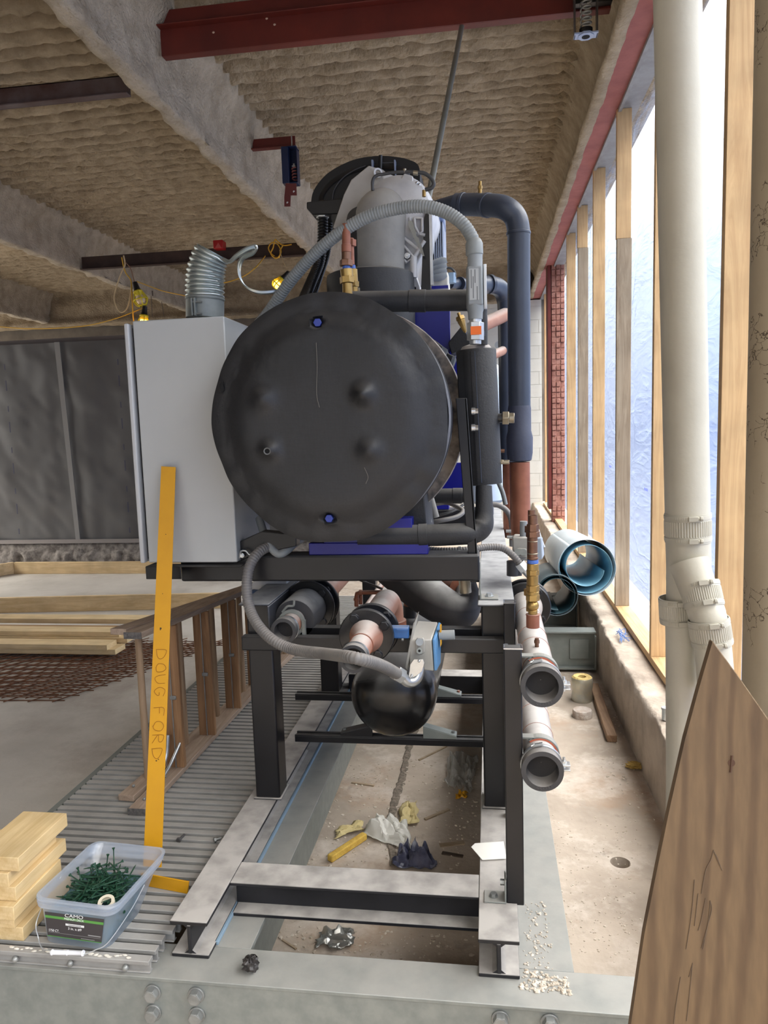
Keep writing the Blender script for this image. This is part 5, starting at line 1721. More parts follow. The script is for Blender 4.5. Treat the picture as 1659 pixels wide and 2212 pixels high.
M().box(cx + .09, cx + .125, ya - .007, ya - .004, cz + .012, cz + .018).build('valve_stem', valveblue, pb)
# actuator box
ac2 = thing('valve_actuator', 'dusty grey valve actuator box beside the middle flange, hose fitting below it', 'actuator', tuple(at(915, 1450, 2.34)))
YX = 2.14
fl_c = [at(874, 1360, YX), at(876, 1434, YX), at(888, 1436, YX), at(888, 1364, YX)]
M().prism([at(875, 1442, YX), at(893, 1346, YX), at(897, 1342, YX), at(880, 1448, YX)], (0, .12, 0)).build('back_plate', mat('dusty_alu', (148, 148, 142), .6, .2, (166, 165, 160), 9, dust=(186, 180, 172), dustamt=.85), ac2, bev=.001)
b0 = [at(884, 1444, YX), at(937, 1450, YX), at(947, 1436, YX + .1), at(890, 1430, YX + .1)]
t0 = [at(884, 1383, YX), at(932, 1381, YX), at(946, 1343, YX + .12), at(902, 1340, YX + .12)]
M().hexa(b0 + t0).build('box', mat('dusty_alu', (148, 148, 142), .6), ac2, bev=.004)
M().hexa([at(938, 1449, YX), at(944, 1448, YX), at(952, 1432, YX + .11), at(947, 1436, YX + .1), at(934, 1382, YX), at(940, 1382, YX), at(953, 1346, YX + .12), at(947, 1343, YX + .12)]).build('lid', mat('lid_blue', (84, 132, 178), .5), ac2, bev=.002)
M().prism([at(897, 1385, YX - .004), at(901, 1378, YX - .004), at(914, 1378, YX - .004), at(918, 1388, YX - .004), at(917, 1410, YX - .004), at(910, 1414, YX - .004), at(898, 1412, YX - .004)], (0, .01, 0)).build('entry_plate', mat('dusty_alu', (148, 148, 142), .6), ac2, bev=.002)
M().cyl(at(906, 1387, YX - .002), at(906, 1387, YX - .016), .011, n=20).build('plug', greyplastic, ac2)
M().cyl(at(906, 1406, YX - .002), at(906, 1406, YX - .014), .009, n=20).build('plug', galv, ac2)
M().cyl(at(906, 1406, YX - .014), at(906, 1406, YX - .015), .004, n=12).build('plug', dark, ac2)
M().cyl(at(948, 1372, YX + .06), at(982, 1371, YX + .06), .015, n=24).build('shaft_stub', greyplastic, ac2, bev=.001)
M().prism([at(950, 1352, YX + .05), at(953, 1352, YX + .05), at(954, 1392, YX + .05), at(951, 1398, YX + .05)], (0, .02, 0)).build('yellow_pointer', yellow, ac2)
M().cyl(at(872, 1381, YX), at(868, 1381, YX), .005, n=8).build('screw', bolt_m, ac2)
# thin copper lines in the background
cl = thing('copper_line', 'thin copper pipework with elbows behind the middle flange', 'copper pipe', tuple(at(780, 1310, 2.9)))
M().tube([at(770, 1310, 2.9), at(770, 1290, 2.9), at(771, 1282, 2.9), at(778, 1280, 2.9), at(850, 1279, 2.9), at(905, 1277, 2.9)], .009, n=12, smooth=0).build('tube', copper, cl)
M().tube([at(779, 1282, 2.92), at(779, 1305, 2.92)], .008, n=12, smooth=0).build('tube', copper, cl)
M().cyl(at(776, 1280, 2.9), at(782, 1280, 2.9), .012).cyl(at(770, 1292, 2.9), at(770, 1297, 2.9), .012).build('fitting', copper, cl)
o = M().tube([at(793, 1310, 3.1), at(830, 1255, 3.4)], .014, n=14, smooth=0).build('copper_pipe', copperd)
tag(o, 'slanting pale copper pipe behind the middle flanged pipe', 'pipe')
o = M().tube([at(775, 1252, 3.0), at(800, 1262, 3.0), at(825, 1272, 2.95)], .005, n=10).build('capillary', hs)
tag(o, 'thin black tube crossing above the middle flange', 'tube')
# thick insulated elbow at right
ie = thing('insulated_elbow', 'thick black insulated elbow pipe swooping under the right of the beam', 'pipe', tuple(at(960, 1350, 2.7)))
M().tube([at(850, 1225, 2.95), at(880, 1250, 2.9), at(915, 1280, 2.83), at(950, 1305, 2.76), at(985, 1322, 2.72), at(1003, 1318, 2.75), at(1010, 1295, 2.85), at(1005, 1270, 3.0)], .075, n=32, smooth=8, rads=[.085, .085, .08, .074, .066, .058, .052, .05]).build('pipe', mat('dusty_insulation', (46, 46, 49), .7), ie)
M().cyl(at(1006, 1280, 2.75), at(1003, 1252, 2.75), .022, n=20).build('brass_plug', nickel, ie)
M().tube([at(965, 1262, 2.95), at(985, 1268, 2.9)], .03, n=20, smooth=0).build('copper_stub', copper, ie)
o = thing('insulated_stub', 'short copper stub with black insulation standing behind the middle elbow', 'pipe', tuple(at(885, 1350, 2.9)))
M().cyl(at(884, 1275, 2.9), at(885, 1310, 2.9), .024).build('copper', copper, o)
M().cyl(at(885, 1308, 2.9), at(885, 1338, 2.9), .026).build('insulation', rubber, o)
# red-black spray can between the frames
cn = thing('spray_can', 'small red and black can lying on the floor behind the tank', 'can', tuple(gz(965, 1478, ZF + .03)))
a_, b_ = gz(935, 1458, ZF + .04), gz(985, 1468, ZF + .04)
d_ = (b_ - a_).normalized()
M().lathe(a_, d_, [(0, .028), (.002, .030), (.13, .030), (.14, .02)], n=24).build('can_body', mat('can_red', (150, 24, 28), .35, rgb2=(40, 16, 20), scale=14, lo=.45, hi=.5), cn)
M().lathe(a_ + d_ * .14, d_, [(0, .024), (.05, .024)], n=20).build('cap', blackd, cn, bev=.002)

# ================================================================ HEADER PIPES ON THE RIGHT
def header(cpx, cpy, Y, ln, label, top=False, S=.76):
    c = at(cpx, cpy, Y)
    t = thing('header_pipe', label, 'pipe', (c.x, Y, c.z - (.07 * S)), 'dusty header pipes on the right')
    r = (.064 * S)
    rubber_cap(t, c, (.0685 * S), (.052 * S), ln=(.075 * S))
    M().lathe((c.x, Y + (.07 * S), c.z), (0, 1, 0), [(0, (.055 * S)), (ln, (.055 * S))], n=40).build('pipe', greydust, t)
    for d_ in (((.16 * S), .28, .40, .62) if top else (.20, .34)):
        M().lathe((c.x, Y + d_, c.z), (0, 1, 0), [(0, (.055 * S)), ((.0005 * S), (.0565 * S)), ((.004 * S), (.0565 * S)), ((.0045 * S), (.055 * S))], n=40, cap=False).build('joint_line', copperd, t)
    # hose-clamp screw housing
    M().prism([(c.x - (.028 * S), Y + (.036 * S), c.z + (.064 * S)), (c.x + (.004 * S), Y + (.036 * S), c.z + (.070 * S)), (c.x + (.004 * S), Y + (.036 * S), c.z + (.079 * S)), (c.x - (.026 * S), Y + (.036 * S), c.z + (.073 * S))], (0, (.014 * S), 0)).cyl((c.x - (.034 * S), Y + (.043 * S), c.z + (.066 * S)), (c.x - (.022 * S), Y + (.043 * S), c.z + (.071 * S)), (.006 * S), n=8).build('clamp_screw', zinc, t, bev=(.001 * S))
    # strut clamp with orange-brown liner, arm to the left and bolt lugs to the right
    yk = Y + (.115 * S)
    lin_, cl_ = M(), M()
    A0, A1 = math.radians(-40), math.radians(125)
    for k in range(20):
        a0_ = A0 + (A1 - A0) * k / 20
        a1_ = A0 + (A1 - A0) * (k + 1) / 20
        for mm, r0_, r1_ in ((lin_, (.0555 * S), (.061 * S)), (cl_, (.0615 * S), (.0655 * S))):
            P = [(c.x + math.cos(a_) * q, yk, c.z + math.sin(a_) * q) for a_, q in ((a0_, r0_), (a1_, r0_), (a1_, r1_), (a0_, r1_))]
            mm.prism(P, (0, (.034 * S), 0))
    lin_.build('clamp_liner', mat('liner', (176, 92, 66), .7), t)
    cl_.box(c.x - (.105 * S), c.x - (.02 * S), yk, yk + (.034 * S), c.z + (.0585 * S), c.z + (.0635 * S))
    cl_.build('strut_clamp', galv, t)
    M().box(c.x + (.052 * S), c.x + (.100 * S), yk, yk + (.034 * S), c.z - (.036 * S), c.z - (.031 * S)).box(c.x + (.052 * S), c.x + (.100 * S), yk, yk + (.034 * S), c.z - (.052 * S), c.z - (.047 * S)).build('clamp_lug', zinc, t, bev=(.001 * S))
    M().cyl((c.x + (.080 * S), yk + (.017 * S), c.z - (.06 * S)), (c.x + (.080 * S), yk + (.017 * S), c.z - (.01 * S)), (.0045 * S), n=10).hexnut((c.x + (.080 * S), yk + (.017 * S), c.z - (.031 * S)), (c.x + (.080 * S), yk + (.017 * S), c.z - (.022 * S)), (.0095 * S)).build('clamp_bolt', zinc, t)
    # moulded lettering round the sleeve face
    for k, ch in enumerate('QC-102'):
        a_ = math.radians(255 + k * 9)
        p = Vector((c.x + math.cos(a_) * (.059 * S), Y - (.0006 * S), c.z + math.sin(a_) * (.059 * S)))
        text_mesh(ch, (.0095 * S), p, (-math.sin(a_), 0, math.cos(a_)), (-math.cos(a_), 0, -math.sin(a_)), mat('moulded_text', (84, 84, 86), .6), t, align='CENTER')
    return t, c


h1, hc1 = header(1171, 1484, 1.76, .78, 'upper dusty header pipe with open rubber end, brass fittings standing on it', True)
h2, hc2 = header(1172, 1667, 1.76, 1.2, 'lower dusty header pipe with open rubber end, below the other one')
print('H', hc1, hc2)
# big flange and valve at the far end of the upper header
yv = 2.545
fx_, fz_ = at(1150, 1308, yv).x, at(1150, 1308, yv).z
M().lathe((hc1.x, yv - .08, hc1.z), (0, 1, 0), [(0, .042), (.05, .053), (.08, .057)], n=36).build('reducer', greydust, h1)
flange(h1, (hc1.x, yv, hc1.z), .086, .017, ph=.9)
flange(h1, (hc1.x, yv + .06, hc1.z), .086, .017, ph=.9)
M().lathe((hc1.x, yv + .017, hc1.z), (0, 1, 0), [(0, .065), (.043, .065)], n=30).build('valve_body', valveblue, h1)
# rear actuator above the valve
ra_ = thing('valve_actuator', 'grey valve actuator box at the foot of the big copper pipe', 'actuator', tuple(at(1140, 1240, 2.58)))
YR = 2.56
M().hexa([at(1107, 1212, YR), at(1141, 1212, YR), at(1150, 1200, YR + .10), at(1112, 1200, YR + .10), at(1106, 1160, YR), at(1142, 1160, YR), at(1148, 1155, YR + .10), at(1110, 1153, YR + .10)]).build('box', mat('dusty_alu', (148, 148, 142), .6), ra_, bev=.006)
M().hexa([at(1143, 1214, YR), at(1172, 1208, YR), at(1176, 1200, YR + .10), at(1150, 1200, YR + .10), at(1143, 1160, YR), at(1170, 1162, YR), at(1172, 1160, YR + .10), at(1150, 1158, YR + .10)]).build('lid', mat('lid_pale', (150, 162, 176), .5), ra_, bev=.004)
M().prism([at(1110, 1190, YR - .01), at(1122, 1184, YR - .01), at(1138, 1186, YR - .01), at(1138, 1205, YR - .01), at(1112, 1206, YR - .01)], (0, .02, 0)).build('entry_plate', mat('dusty_alu', (148, 148, 142), .6), ra_, bev=.003)
for px_ in (1118, 1130):
    M().cyl(at(px_, 1193, YR - .008), at(px_, 1193, YR - .02), .012, n=18).build('plug', galv, ra_)
M().cyl(at(1131, 1158, YR + .03), at(1131, 1126, YR + .03), .013, n=20).build('grey_stem', greyplastic, ra_)
M().cyl(at(1108, 1243, YR + .04), at(1108, 1212, YR + .04), .022, n=20).cyl(at(1120, 1243, YR + .04), at(1120, 1212, YR + .04), .012, n=16).build('neck', mat('dark_neck', (60, 62, 66), .5), ra_)
M().cyl(at(1095, 1160, YR + .1), at(1112, 1160, YR + .1), .006).cyl(at(1093, 1147, YR + .1), at(1104, 1147, YR + .1), .006).build('bolt', zinc, ra_)
o = M().tube([at(1160, 1135, 2.66), at(1168, 1160, 2.66), at(1176, 1182, 2.66)], .003, n=8, smooth=0).build('white_rod', mat('white_rod', (214, 218, 222), .4))
tag(o, 'thin white rod leaning between the brass fittings and the blue roll', 'rod')

# brass relief stack standing on the upper header
def stack(name, label, px_, Y, base_y, s=1.0, full=True):
    t = thing(name, label, 'valve', tuple(at(px_, base_y, Y)))
    def seg(y0_, y1_, r, nm, m_, n=24, dx0=0, dx1=0):
        M().cyl(at(px_ + dx0, y0_, Y), at(px_ + dx1, y1_, Y), r * s, n=n).build(nm, m_, t, bev=.001)
    seg(1355, 1329, .0235, 'copper_socket', copper)
    seg(1329, 1326, .025, 'copper_socket', copper)
    seg(1326, 1317, .0165, 'brass_neck', brass)
    M().ball(at(px_, 1308, Y), .0215 * s, n=20, m=12).build('brass_ball', brass, t)
    seg(1297, 1284, .0245, 'brass_hex', brass, 6)
    seg(1284, 1277, .022, 'brass_hex', brass)
    seg(1277, 1264, .0235, 'brass_hex', brass, 6)
    seg(1264, 1242, .0195, 'brass_body', brass, 12)
    seg(1242, 1231, .0225, 'brass_hex', brass, 6)
    seg(1231, 1217, .021, 'brass_body', brass)
    seg(1217, 1209, .0195, 'blue_ring', mat('washer_blue', (70, 104, 180), .5))
    seg(1209, 1160, .0165, 'bronze_tube', bronze)
    seg(1208, 1203, .0185, 'bronze_tube', bronze)
    seg(1197, 1194, .0185, 'bronze_tube', nickel)
    seg(1170, 1168, .0178, 'bronze_tube', nickel)
    seg(1160, 1148, .0245, 'bronze_hex', bronze, 6)
    seg(1148, 1132, .0215, 'bronze_hex', bronze, 6)
    p, q = at(px_, 1132, Y), at(px_, 1113, Y)
    M().lathe(p, q - p, [(0, .0155 * s), ((q - p).length, .0155 * s), ((q - p).length, .0125 * s), (.006, .0115 * s)], n=24, cap=False).build('open_tube', bronze, t)
    return t


stk_ = stack('relief_valve', 'tall stack of copper and brass fittings standing on the upper header pipe', 1151, 2.04, 1350, .78)
t2 = thing('relief_valve', 'matching bronze fitting stack just behind the tall brass one', 'valve', tuple(at(1147, 1200, 2.16)))
M().cyl(at(1148, 1135, 2.16), at(1148, 1102, 2.16), 0.0103).hexnut(at(1146, 1150, 2.16), at(1146, 1136, 2.16), 0.0167).cyl(at(1147, 1200, 2.16), at(1147, 1150, 2.16), 0.0114).build('bronze_tube', bronze, t2)
M().hexnut(at(1143, 1286, 2.16), at(1143, 1272, 2.16), 0.0152).cyl(at(1145, 1320, 2.16), at(1147, 1200, 2.16), 0.0114).build('brass_body', brass, t2)
# small schrader stub on header
p = Vector((hc1.x, 2.66, hc1.z + .055))
q0_ = at(1156, 1372, 2.53)
M().cyl((hc1.x - .0, 1.95, hc1.z + .038), (hc1.x, 1.95, hc1.z + .065), .0055).cyl((hc1.x, 1.95, hc1.z + .052), (hc1.x, 1.95, hc1.z + .06), .0072).build('service_port', bronze, h1)

# ================================================================ WHITE DRAIN STACK (right foreground)
YD = 2.30
pvc = mat('painted_pipe', (188, 184, 170), .55, rgb2=(176, 171, 157), scale=3, bump=.08, bscale=60)
dirt_layers(pvc, [(120, 104, 84)], [(20, .70, .78, .5)])
clampm = mat('painted_clamp', (178, 174, 161), .5, bump=.05)
dp = thing('drain_pipe', 'white painted vertical drain pipe with a Y branch and ribbed clamps', 'pipe', tuple(at(1500, 1700, YD)))
ct_, cbm = at(1462, -60, YD), at(1485, 1115, YD)
rr0 = (at(1531, 1000, YD).x - at(1434, 1000, YD).x) / 2
M().tube([ct_, cbm], rr0, n=48, smooth=0).build('upper_pipe', pvc, dp)


def clampband(c0, c1, r, nm='clamp'):
    "corrugated stainless sleeve with smooth ends painted over and worm screws"
    c0, c1 = Vector(c0), Vector(c1)
    d = c1 - c0
    a_, b_, dn_ = frame(d)
    L_ = d.length
    n_ = 216
    g = M()
    v, f = [], []
    for t_, amp_, rr in ((0, 0, r * .985), (0, 0, r * 1.03), (.22, 0, r * 1.03), (.24, 0, r * 1.035), (.26, 1, r * 1.03), (.74, 1, r * 1.03), (.76, 0, r * 1.035), (1, 0, r * 1.03), (1, 0, r * .985)):
        for k in range(n_):
            q = rr * (1 + (.024 if (k // 2 % 2) else -.012) * amp_)
            v.append(c0 + dn_ * (L_ * t_) + a_ * math.cos(2 * math.pi * k / n_) * q + b_ * math.sin(2 * math.pi * k / n_) * q)
    for i in range(8):
        for k in range(n_):
            f.append((i * n_ + k, i * n_ + (k + 1) % n_, (i + 1) * n_ + (k + 1) % n_, (i + 1) * n_ + k))
    g.add(v, f)
    o = g.build(nm, clampm, dp, ang=25)
    for t_ in (.12, .88):
        c = c0 + d * t_
        M().lathe(c - dn_ * .005, dn_, [(0, r * 1.03), (0, r * 1.055), (.011, r * 1.055), (.011, r * 1.03)], n=48, cap=False).build('clamp_band', clampm, o)
        # slotted strap and screw, on the side facing the room
        view = Vector((-.12, -.99, 0))
        view = (view - dn_ * view.dot(dn_)).normalized()
        sd_ = dn_.cross(view).normalized()
        if sd_.x < 0:
            sd_ = -sd_
        p0 = c + view * (r * 1.06)
        for k in range(8):
            ang_ = -.10 - k * .075
            rv = (view * math.cos(ang_) + sd_ * math.sin(ang_))
            pc = c + rv * (r * 1.062)
            M().bar(pc - dn_ * .0045, pc + dn_ * .0045, .0022, .0022, up=rv).build('strap_slot', clampm, o)
        hc_ = c + (view * math.cos(.18) + sd_ * math.sin(.18)) * r * 1.09
        M().bar(hc_ - sd_ * .018, hc_ + sd_ * .008, .014, .010, up=view).cyl(hc_ + sd_ * .008, hc_ + sd_ * .013, .005, n=8).hexnut(hc_ + sd_ * .013, hc_ + sd_ * .021, .008).build('clamp_screw', clampm, o, bev=.001)
    return o


clampband(at(1486, 1170, YD), at(1485, 1108, YD), rr0)
# wye body and lower run
M().tube([at(1486, 1165, YD), at(1487, 1250, YD), at(1478, 1340, YD), at(1476, 1400, YD), at(1476, 1700, YD), at(1474, 1860, YD)], rr0, n=48, smooth=6, rads=[rr0, rr0 * 1.0, rr0 * .84, rr0 * .80, rr0 * .80, rr0 * .8]).build('wye_body', pvc, dp)
M().tube([at(1488, 1215, YD - .03), at(1500, 1250, YD - .05), at(1515, 1290, YD - .07), at(1528, 1330, YD - .09)], rr0 * .86, n=44, smooth=6, rads=[rr0 * .9, rr0 * .84, rr0 * .82, rr0 * .82]).build('branch', pvc, dp)
clampband(at(1467, 1345, YD), at(1464, 1290, YD), rr0 * .84)
b0c, b1c_ = at(1522, 1312, YD - .08), at(1510, 1258, YD - .055)
clampband(b0c, b1c_, rr0 * .84)
M().tube([at(1522, 1310, YD - .08), at(1532, 1345, YD - .10), at(1540, 1400, YD - .10), at(1548, 1500, YD - .10)], rr0 * .80, n=44, smooth=5).build('branch_pipe', pvc, dp)
clampband(at(1539, 1392, YD - .10), at(1530, 1336, YD - .098), rr0 * .86)
# cracked big pipe at the right edge
YE = 1.75
crk = mat('cracked_paint', (168, 155, 133), .7, rgb2=(156, 143, 122), scale=3, bump=.1)
N, L = crk.node_tree.nodes, crk.node_tree.links
vo = N.new('ShaderNodeTexVoronoi')
vo.feature = 'DISTANCE_TO_EDGE'
vo.inputs['Scale'].default_value = 34
tx = [q for q in N if q.type == 'TEX_COORD'][0]
nz = N.new('ShaderNodeTexNoise')
nz.inputs['Scale'].default_value = 30
nz.inputs['Detail'].default_value = 6
mxv = N.new('ShaderNodeMix')
mxv.data_type = 'VECTOR'
mxv.inputs['Factor'].default_value = .06
L.new(tx.outputs['Object'], mxv.inputs['A'])
L.new(nz.outputs['Color'], mxv.inputs['B'])
L.new(tx.outputs['Object'], nz.inputs['Vector'])
L.new(mxv.outputs['Result'], vo.inputs['Vector'])
lt = N.new('ShaderNodeMath')
lt.operation = 'LESS_THAN'
lt.inputs[1].default_value = .022
L.new(vo.outputs['Distance'], lt.inputs[0])
n3 = N.new('ShaderNodeTexNoise')
n3.inputs['Scale'].default_value = 7
L.new(tx.outputs['Object'], n3.inputs['Vector'])
g3 = N.new('ShaderNodeMath')
g3.operation = 'GREATER_THAN'
g3.inputs[1].default_value = .56
L.new(n3.outputs['Fac'], g3.inputs[0])
mu3 = N.new('ShaderNodeMath')
mu3.operation = 'MULTIPLY'
L.new(lt.outputs[0], mu3.inputs[0])
L.new(g3.outputs[0], mu3.inputs[1])
bs_ = N['Principled BSDF']
src = bs_.inputs['Base Color'].links[0].from_socket
mi3 = N.new('ShaderNodeMix')
mi3.data_type = 'RGBA'
L.new(mu3.outputs[0], mi3.inputs['Factor'])
L.new(src, mi3.inputs['A'])
mi3.inputs['B'].default_value = lin(84, 72, 58)
L.new(mi3.outputs['Result'], bs_.inputs['Base Color'])
xl0, xl1 = at(1636, -40, YE), at(1604, 1560, YE)
rE = .085
o = M().tube([xl0 + Vector((rE, .0, 0)), xl1 + Vector((rE, 0, 0))], rE, n=56, smooth=0).build('drain_pipe', crk)
tag(o, 'big vertical pipe with cracked beige paint at the right edge of the photo', 'pipe')

# ================================================================ PLYWOOD
ply = mat('plywood', (148, 120, 88), .7)
N, L = ply.node_tree.nodes, ply.node_tree.links
tx = [q for q in N if q.type == 'TEX_COORD'][0]
mp_ = [q for q in N if q.type == 'MAPPING'][0]
mp_.inputs['Rotation'].default_value = (0, -0.42, 0)
mp_.inputs['Scale'].default_value = (1, 1, .14)
wv = N.new('ShaderNodeTexWave')
wv.inputs['Scale'].default_value = 9
wv.inputs['Distortion'].default_value = 5
wv.inputs['Detail'].default_value = 3
wv.inputs['Detail Scale'].default_value = 1.4
L.new(mp_.outputs[0], wv.inputs['Vector'])
nf = N.new('ShaderNodeTexNoise')
nf.inputs['Scale'].default_value = 90
nf.inputs['Detail'].default_value = 4
L.new(mp_.outputs[0], nf.inputs['Vector'])
rp_ = N.new('ShaderNodeValToRGB')
rp_.color_ramp.elements[0].position = .05
rp_.color_ramp.elements[0].color = lin(86, 66, 44)
rp_.color_ramp.elements[1].position = .55
rp_.color_ramp.elements[1].color = lin(102, 81, 56)
L.new(wv.outputs['Fac'], rp_.inputs[0])
mrf = N.new('ShaderNodeMapRange')
mrf.inputs['From Min'].default_value = .3
mrf.inputs['From Max'].default_value = .7
mrf.inputs['To Min'].default_value = .86
mrf.inputs['To Max'].default_value = 1.1
L.new(nf.outputs['Fac'], mrf.inputs['Value'])
vs = N.new('ShaderNodeVectorMath')
vs.operation = 'SCALE'
L.new(rp_.outputs[0], vs.inputs[0])
L.new(mrf.outputs[0], vs.inputs['Scale'])
L.new(vs.outputs[0], N['Principled BSDF'].inputs['Base Color'])
plyedge = mat('ply_edge', (176, 156, 130), .8, rgb2=(140, 118, 92), scale=3, stretch=(20, 20, 90), bump=.3)
YQ0, YQ1 = 1.22, 1.05
A_ = at(1539, 1386, 1.30)
B_ = at(1600, 1450, 1.24)
C_ = at(1668, 1585, 1.18)
D_ = at(1345, 2260, 1.20)
E_ = at(1700, 2260, 1.08)
pl = thing('plywood_sheet', 'sheet of plywood leaning in the right foreground with pen marks', 'plywood', (D_.x, D_.y, D_.z))
face = [at(1539, 1387, 1.28), at(1480, 1590, 1.262), at(1447, 1750, 1.247), at(1418, 1890, 1.235), at(1392, 2020, 1.224), at(1363, 2212, 1.208), at(1352, 2300, 1.20), at(1760, 2300, 1.20), at(1760, 1700, 1.255), at(1659, 1548, 1.268)]
# best-fit plane: keep every corner on one plane by intersecting its view ray with it
n0 = (face[5] - face[0]).cross(face[8] - face[0]).normalized()
def onp(px_, py_2):
    d = ray(px_, py_2)
    return CAM + d * ((face[0] - CAM).dot(n0) / d.dot(n0))
cor = [(1539, 1387), (1510, 1487), (1480, 1597), (1447, 1745), (1418, 1885), (1392, 2018), (1363, 2212), (1350, 2310), (1800, 2310), (1800, 1760), (1659, 1556), (1600, 1470)]
P = [onp(*q) for q in cor]
back = n0 if n0.y > 0 else -n0
M().prism(P, back * .018).build('panel', ply, pl)
M().prism([p + back * .0005 for p in (P[0], P[-1], P[-2], P[-3])][::1] + [p + back * .0175 for p in (P[-3], P[-2], P[-1], P[0])], Vector((0.0004, 0, .0016))).build('raw_edge', plyedge, pl)
front = -back
def mark(pts_, w, m_=ink, nm='pen_mark'):
    M().tube([onp(a_, b_) + front * .0006 for a_, b_ in pts_], w, n=5, smooth=4).build(nm, m_, pl)
pm = mat('pencil', (88, 72, 56), .8)
for q in ([(1541, 1836), (1535, 1858), (1524, 1880), (1515, 1930)], [(1541, 1836), (1550, 1858), (1560, 1880)], [(1546, 1845), (1556, 1870)], [(1534, 1945), (1530, 1990), (1518, 2050)], [(1534, 1945), (1537, 1965), (1528, 2000), (1515, 2048)], [(1500, 1900), (1494, 1970), (1482, 2050)], [(1496, 2080), (1490, 2140), (1483, 2205)], [(1495, 2085), (1488, 2110)], [(1470, 2110), (1460, 2170), (1455, 2212)], [(1508, 1930), (1500, 2000)], [(1524, 1940), (1515, 1985), (1508, 2010)]):
    mark(q, .0007, pm)
kn = onp(1580, 1648)
M().lathe(kn + front * .0004, front, [(0, .006), (.0003, .0058)], n=14).build('knot', mat('knot', (74, 50, 34), .8), pl)
M().tube([onp(1581, 1632) + front * .0004, onp(1578, 1668) + front * .0004], .0018, n=6, smooth=0).build('knot', mat('knot', (74, 50, 34), .8), pl)
# ================================================================ CEILING ITEMS
# red channel across the bay
ZR = 3.46
yr = gz(360, 120, ZR).y
rb_ = thing('steel_channel', 'long dark red steel channel spanning the ceiling near the top of the photo', 'steel beam', (-0.6, yr, ZB))
xa = -1.80
zl = ZR
c = M()
c.box(xa, 0.66, yr, yr + .007, zl, zl + .145).box(xa, 0.66, yr + .007, yr + .06, zl, zl + .007).box(xa, 0.66, yr - .05, yr, zl + .138, zl + .145)
c.build('channel', redpaint, rb_, bev=.002)
M().box(xa, 0.66, yr - .0, yr + .055, zl + .152, zl + .24).build('upper_angle', redpaint, rb_, bev=.002)
for px_, py_2 in ((593, 53), (461, 70), (576, 40)):
    p = at(px_, py_2, yr - .003)
    M().ball(p, .006, n=8, m=5, sc=(1.3, .4, 1)).build('weld_spot', mat('weld', (190, 160, 140), .5), rb_)
M().box(at(1240, 5, yr - .055).x, .66, yr - .055, yr - .004, zl + .01, zl + .2).build('black_end_plate', blackd, rb_, bev=.002)
# dark channels in the left bays
yy = gz(260, 215, ZB + .0).y
o = M().box(-4.6, -2.0, yy, yy + .008, ZB + .01, ZB + .13).box(-4.6, -2.0, yy - .05, yy, ZB + .01, ZB + .018).box(-4.6, -2.0, yy, yy + .05, ZB + .122, ZB + .13).build('ceiling_channel', mat('rust_grey', (98, 86, 86), .5, rgb2=(66, 40, 34), scale=4), bev=.002)
tag(o, 'brown-grey steel channel under the ceiling at the upper left edge', 'steel beam')
yy3 = gz(170, 583, ZB).y
o = M().box(-4.62, -1.97, yy3, yy3 + .01, ZB - .01, ZB + .14).box(-4.62, -1.97, yy3 - .05, yy3, ZB - .01, ZB).build('ceiling_channel', mat('rust_dark', (70, 52, 46), .6, rgb2=(48, 34, 30), scale=4), bev=.002)
tag(o, 'dark brown steel channel behind the yellow hanging lamps', 'steel beam')
# short red stub with spring hanger
yst = 5.9
a_, b_ = at(540, 320, yst), at(638, 318, yst)
stb = thing('steel_stub', 'short dark red steel stub fixed to the sprayed beam, hanger below it', 'steel beam', (a_.x, yst, a_.z))
zt_, zb_ = at(590, 297, yst).z, at(590, 323, yst).z
M().box(-1.88, b_.x, yst, yst + .01, zb_, zt_).box(-1.88, b_.x, yst - .045, yst, zb_, zb_ + .008).build('angle', redpaint, stb, bev=.002)
hg = thing('spring_hanger', 'dark blue spring hanger box with red strap hanging from the short red stub', 'hanger', tuple(at(625, 400, yst - .08)))
yh = yst - .09
hx0, hx1, hx2 = at(608, 350, yh).x, at(623, 350, yh).x, at(641, 350, yh).x
hz0, hz1 = at(625, 395, yh).z, at(625, 315, yh).z
hb = mat('hanger_blue', (24, 36, 66), .35, rgb2=(30, 42, 74), scale=6)
M().box(hx0, hx1, yh, yh + .09, hz0, hz1).build('side_plate', hb, hg, bev=.003)
M().box(hx2 - .004, hx2, yh + .01, yh + .09, hz0, hz1 - .02).box(hx1, hx2, yh, yh + .09, hz0 - .004, hz0 + .004).box(hx1, hx2, yh, yh + .09, hz1 - .006, hz1).box(hx1, hx2, yh + .085, yh + .09, hz0, hz1).build('frame', hb, hg, bev=.002)
hm_ = (hx1 + hx2) / 2
sp3 = [(hm_ + .018 * math.cos(k * .6), yh + .04 + .018 * math.sin(k * .6), hz0 + .03 + k * .0022) for k in range(42)]
M().tube(sp3, .0045, n=8, smooth=0).build('spring', redpale, hg)
M().cyl((hm_, yh + .04, hz0 + .122), (hm_, yh + .04, hz0 + .132), .024).build('washer', silver, hg)
M().cyl((hm_, yh + .04, hz0 + .132), (hm_, yh + .04, hz0 + .15), .011).cyl((hm_ - .01, yh + .04, hz1), (hm_ - .01, yh + .04, hz1 + .09), .005).build('rod', silver, hg)
st_ = [at(617, 396, yh), at(640, 396, yh), at(641, 422, yh), at(628, 422, yh), at(627, 446, yh), at(614, 446, yh), at(614, 425, yh)]
M().prism(st_, (0, .006, 0)).build('strap', mat('strap_red', (108, 48, 44), .55), hg, bev=.001)
for q in ((635, 414), (621, 438)):
    M().cyl(at(q[0], q[1], yh - .001), at(q[0], q[1], yh + .004), .008).build('strap_hole', mat('hole_light', (186, 182, 176), 0.8), hg)
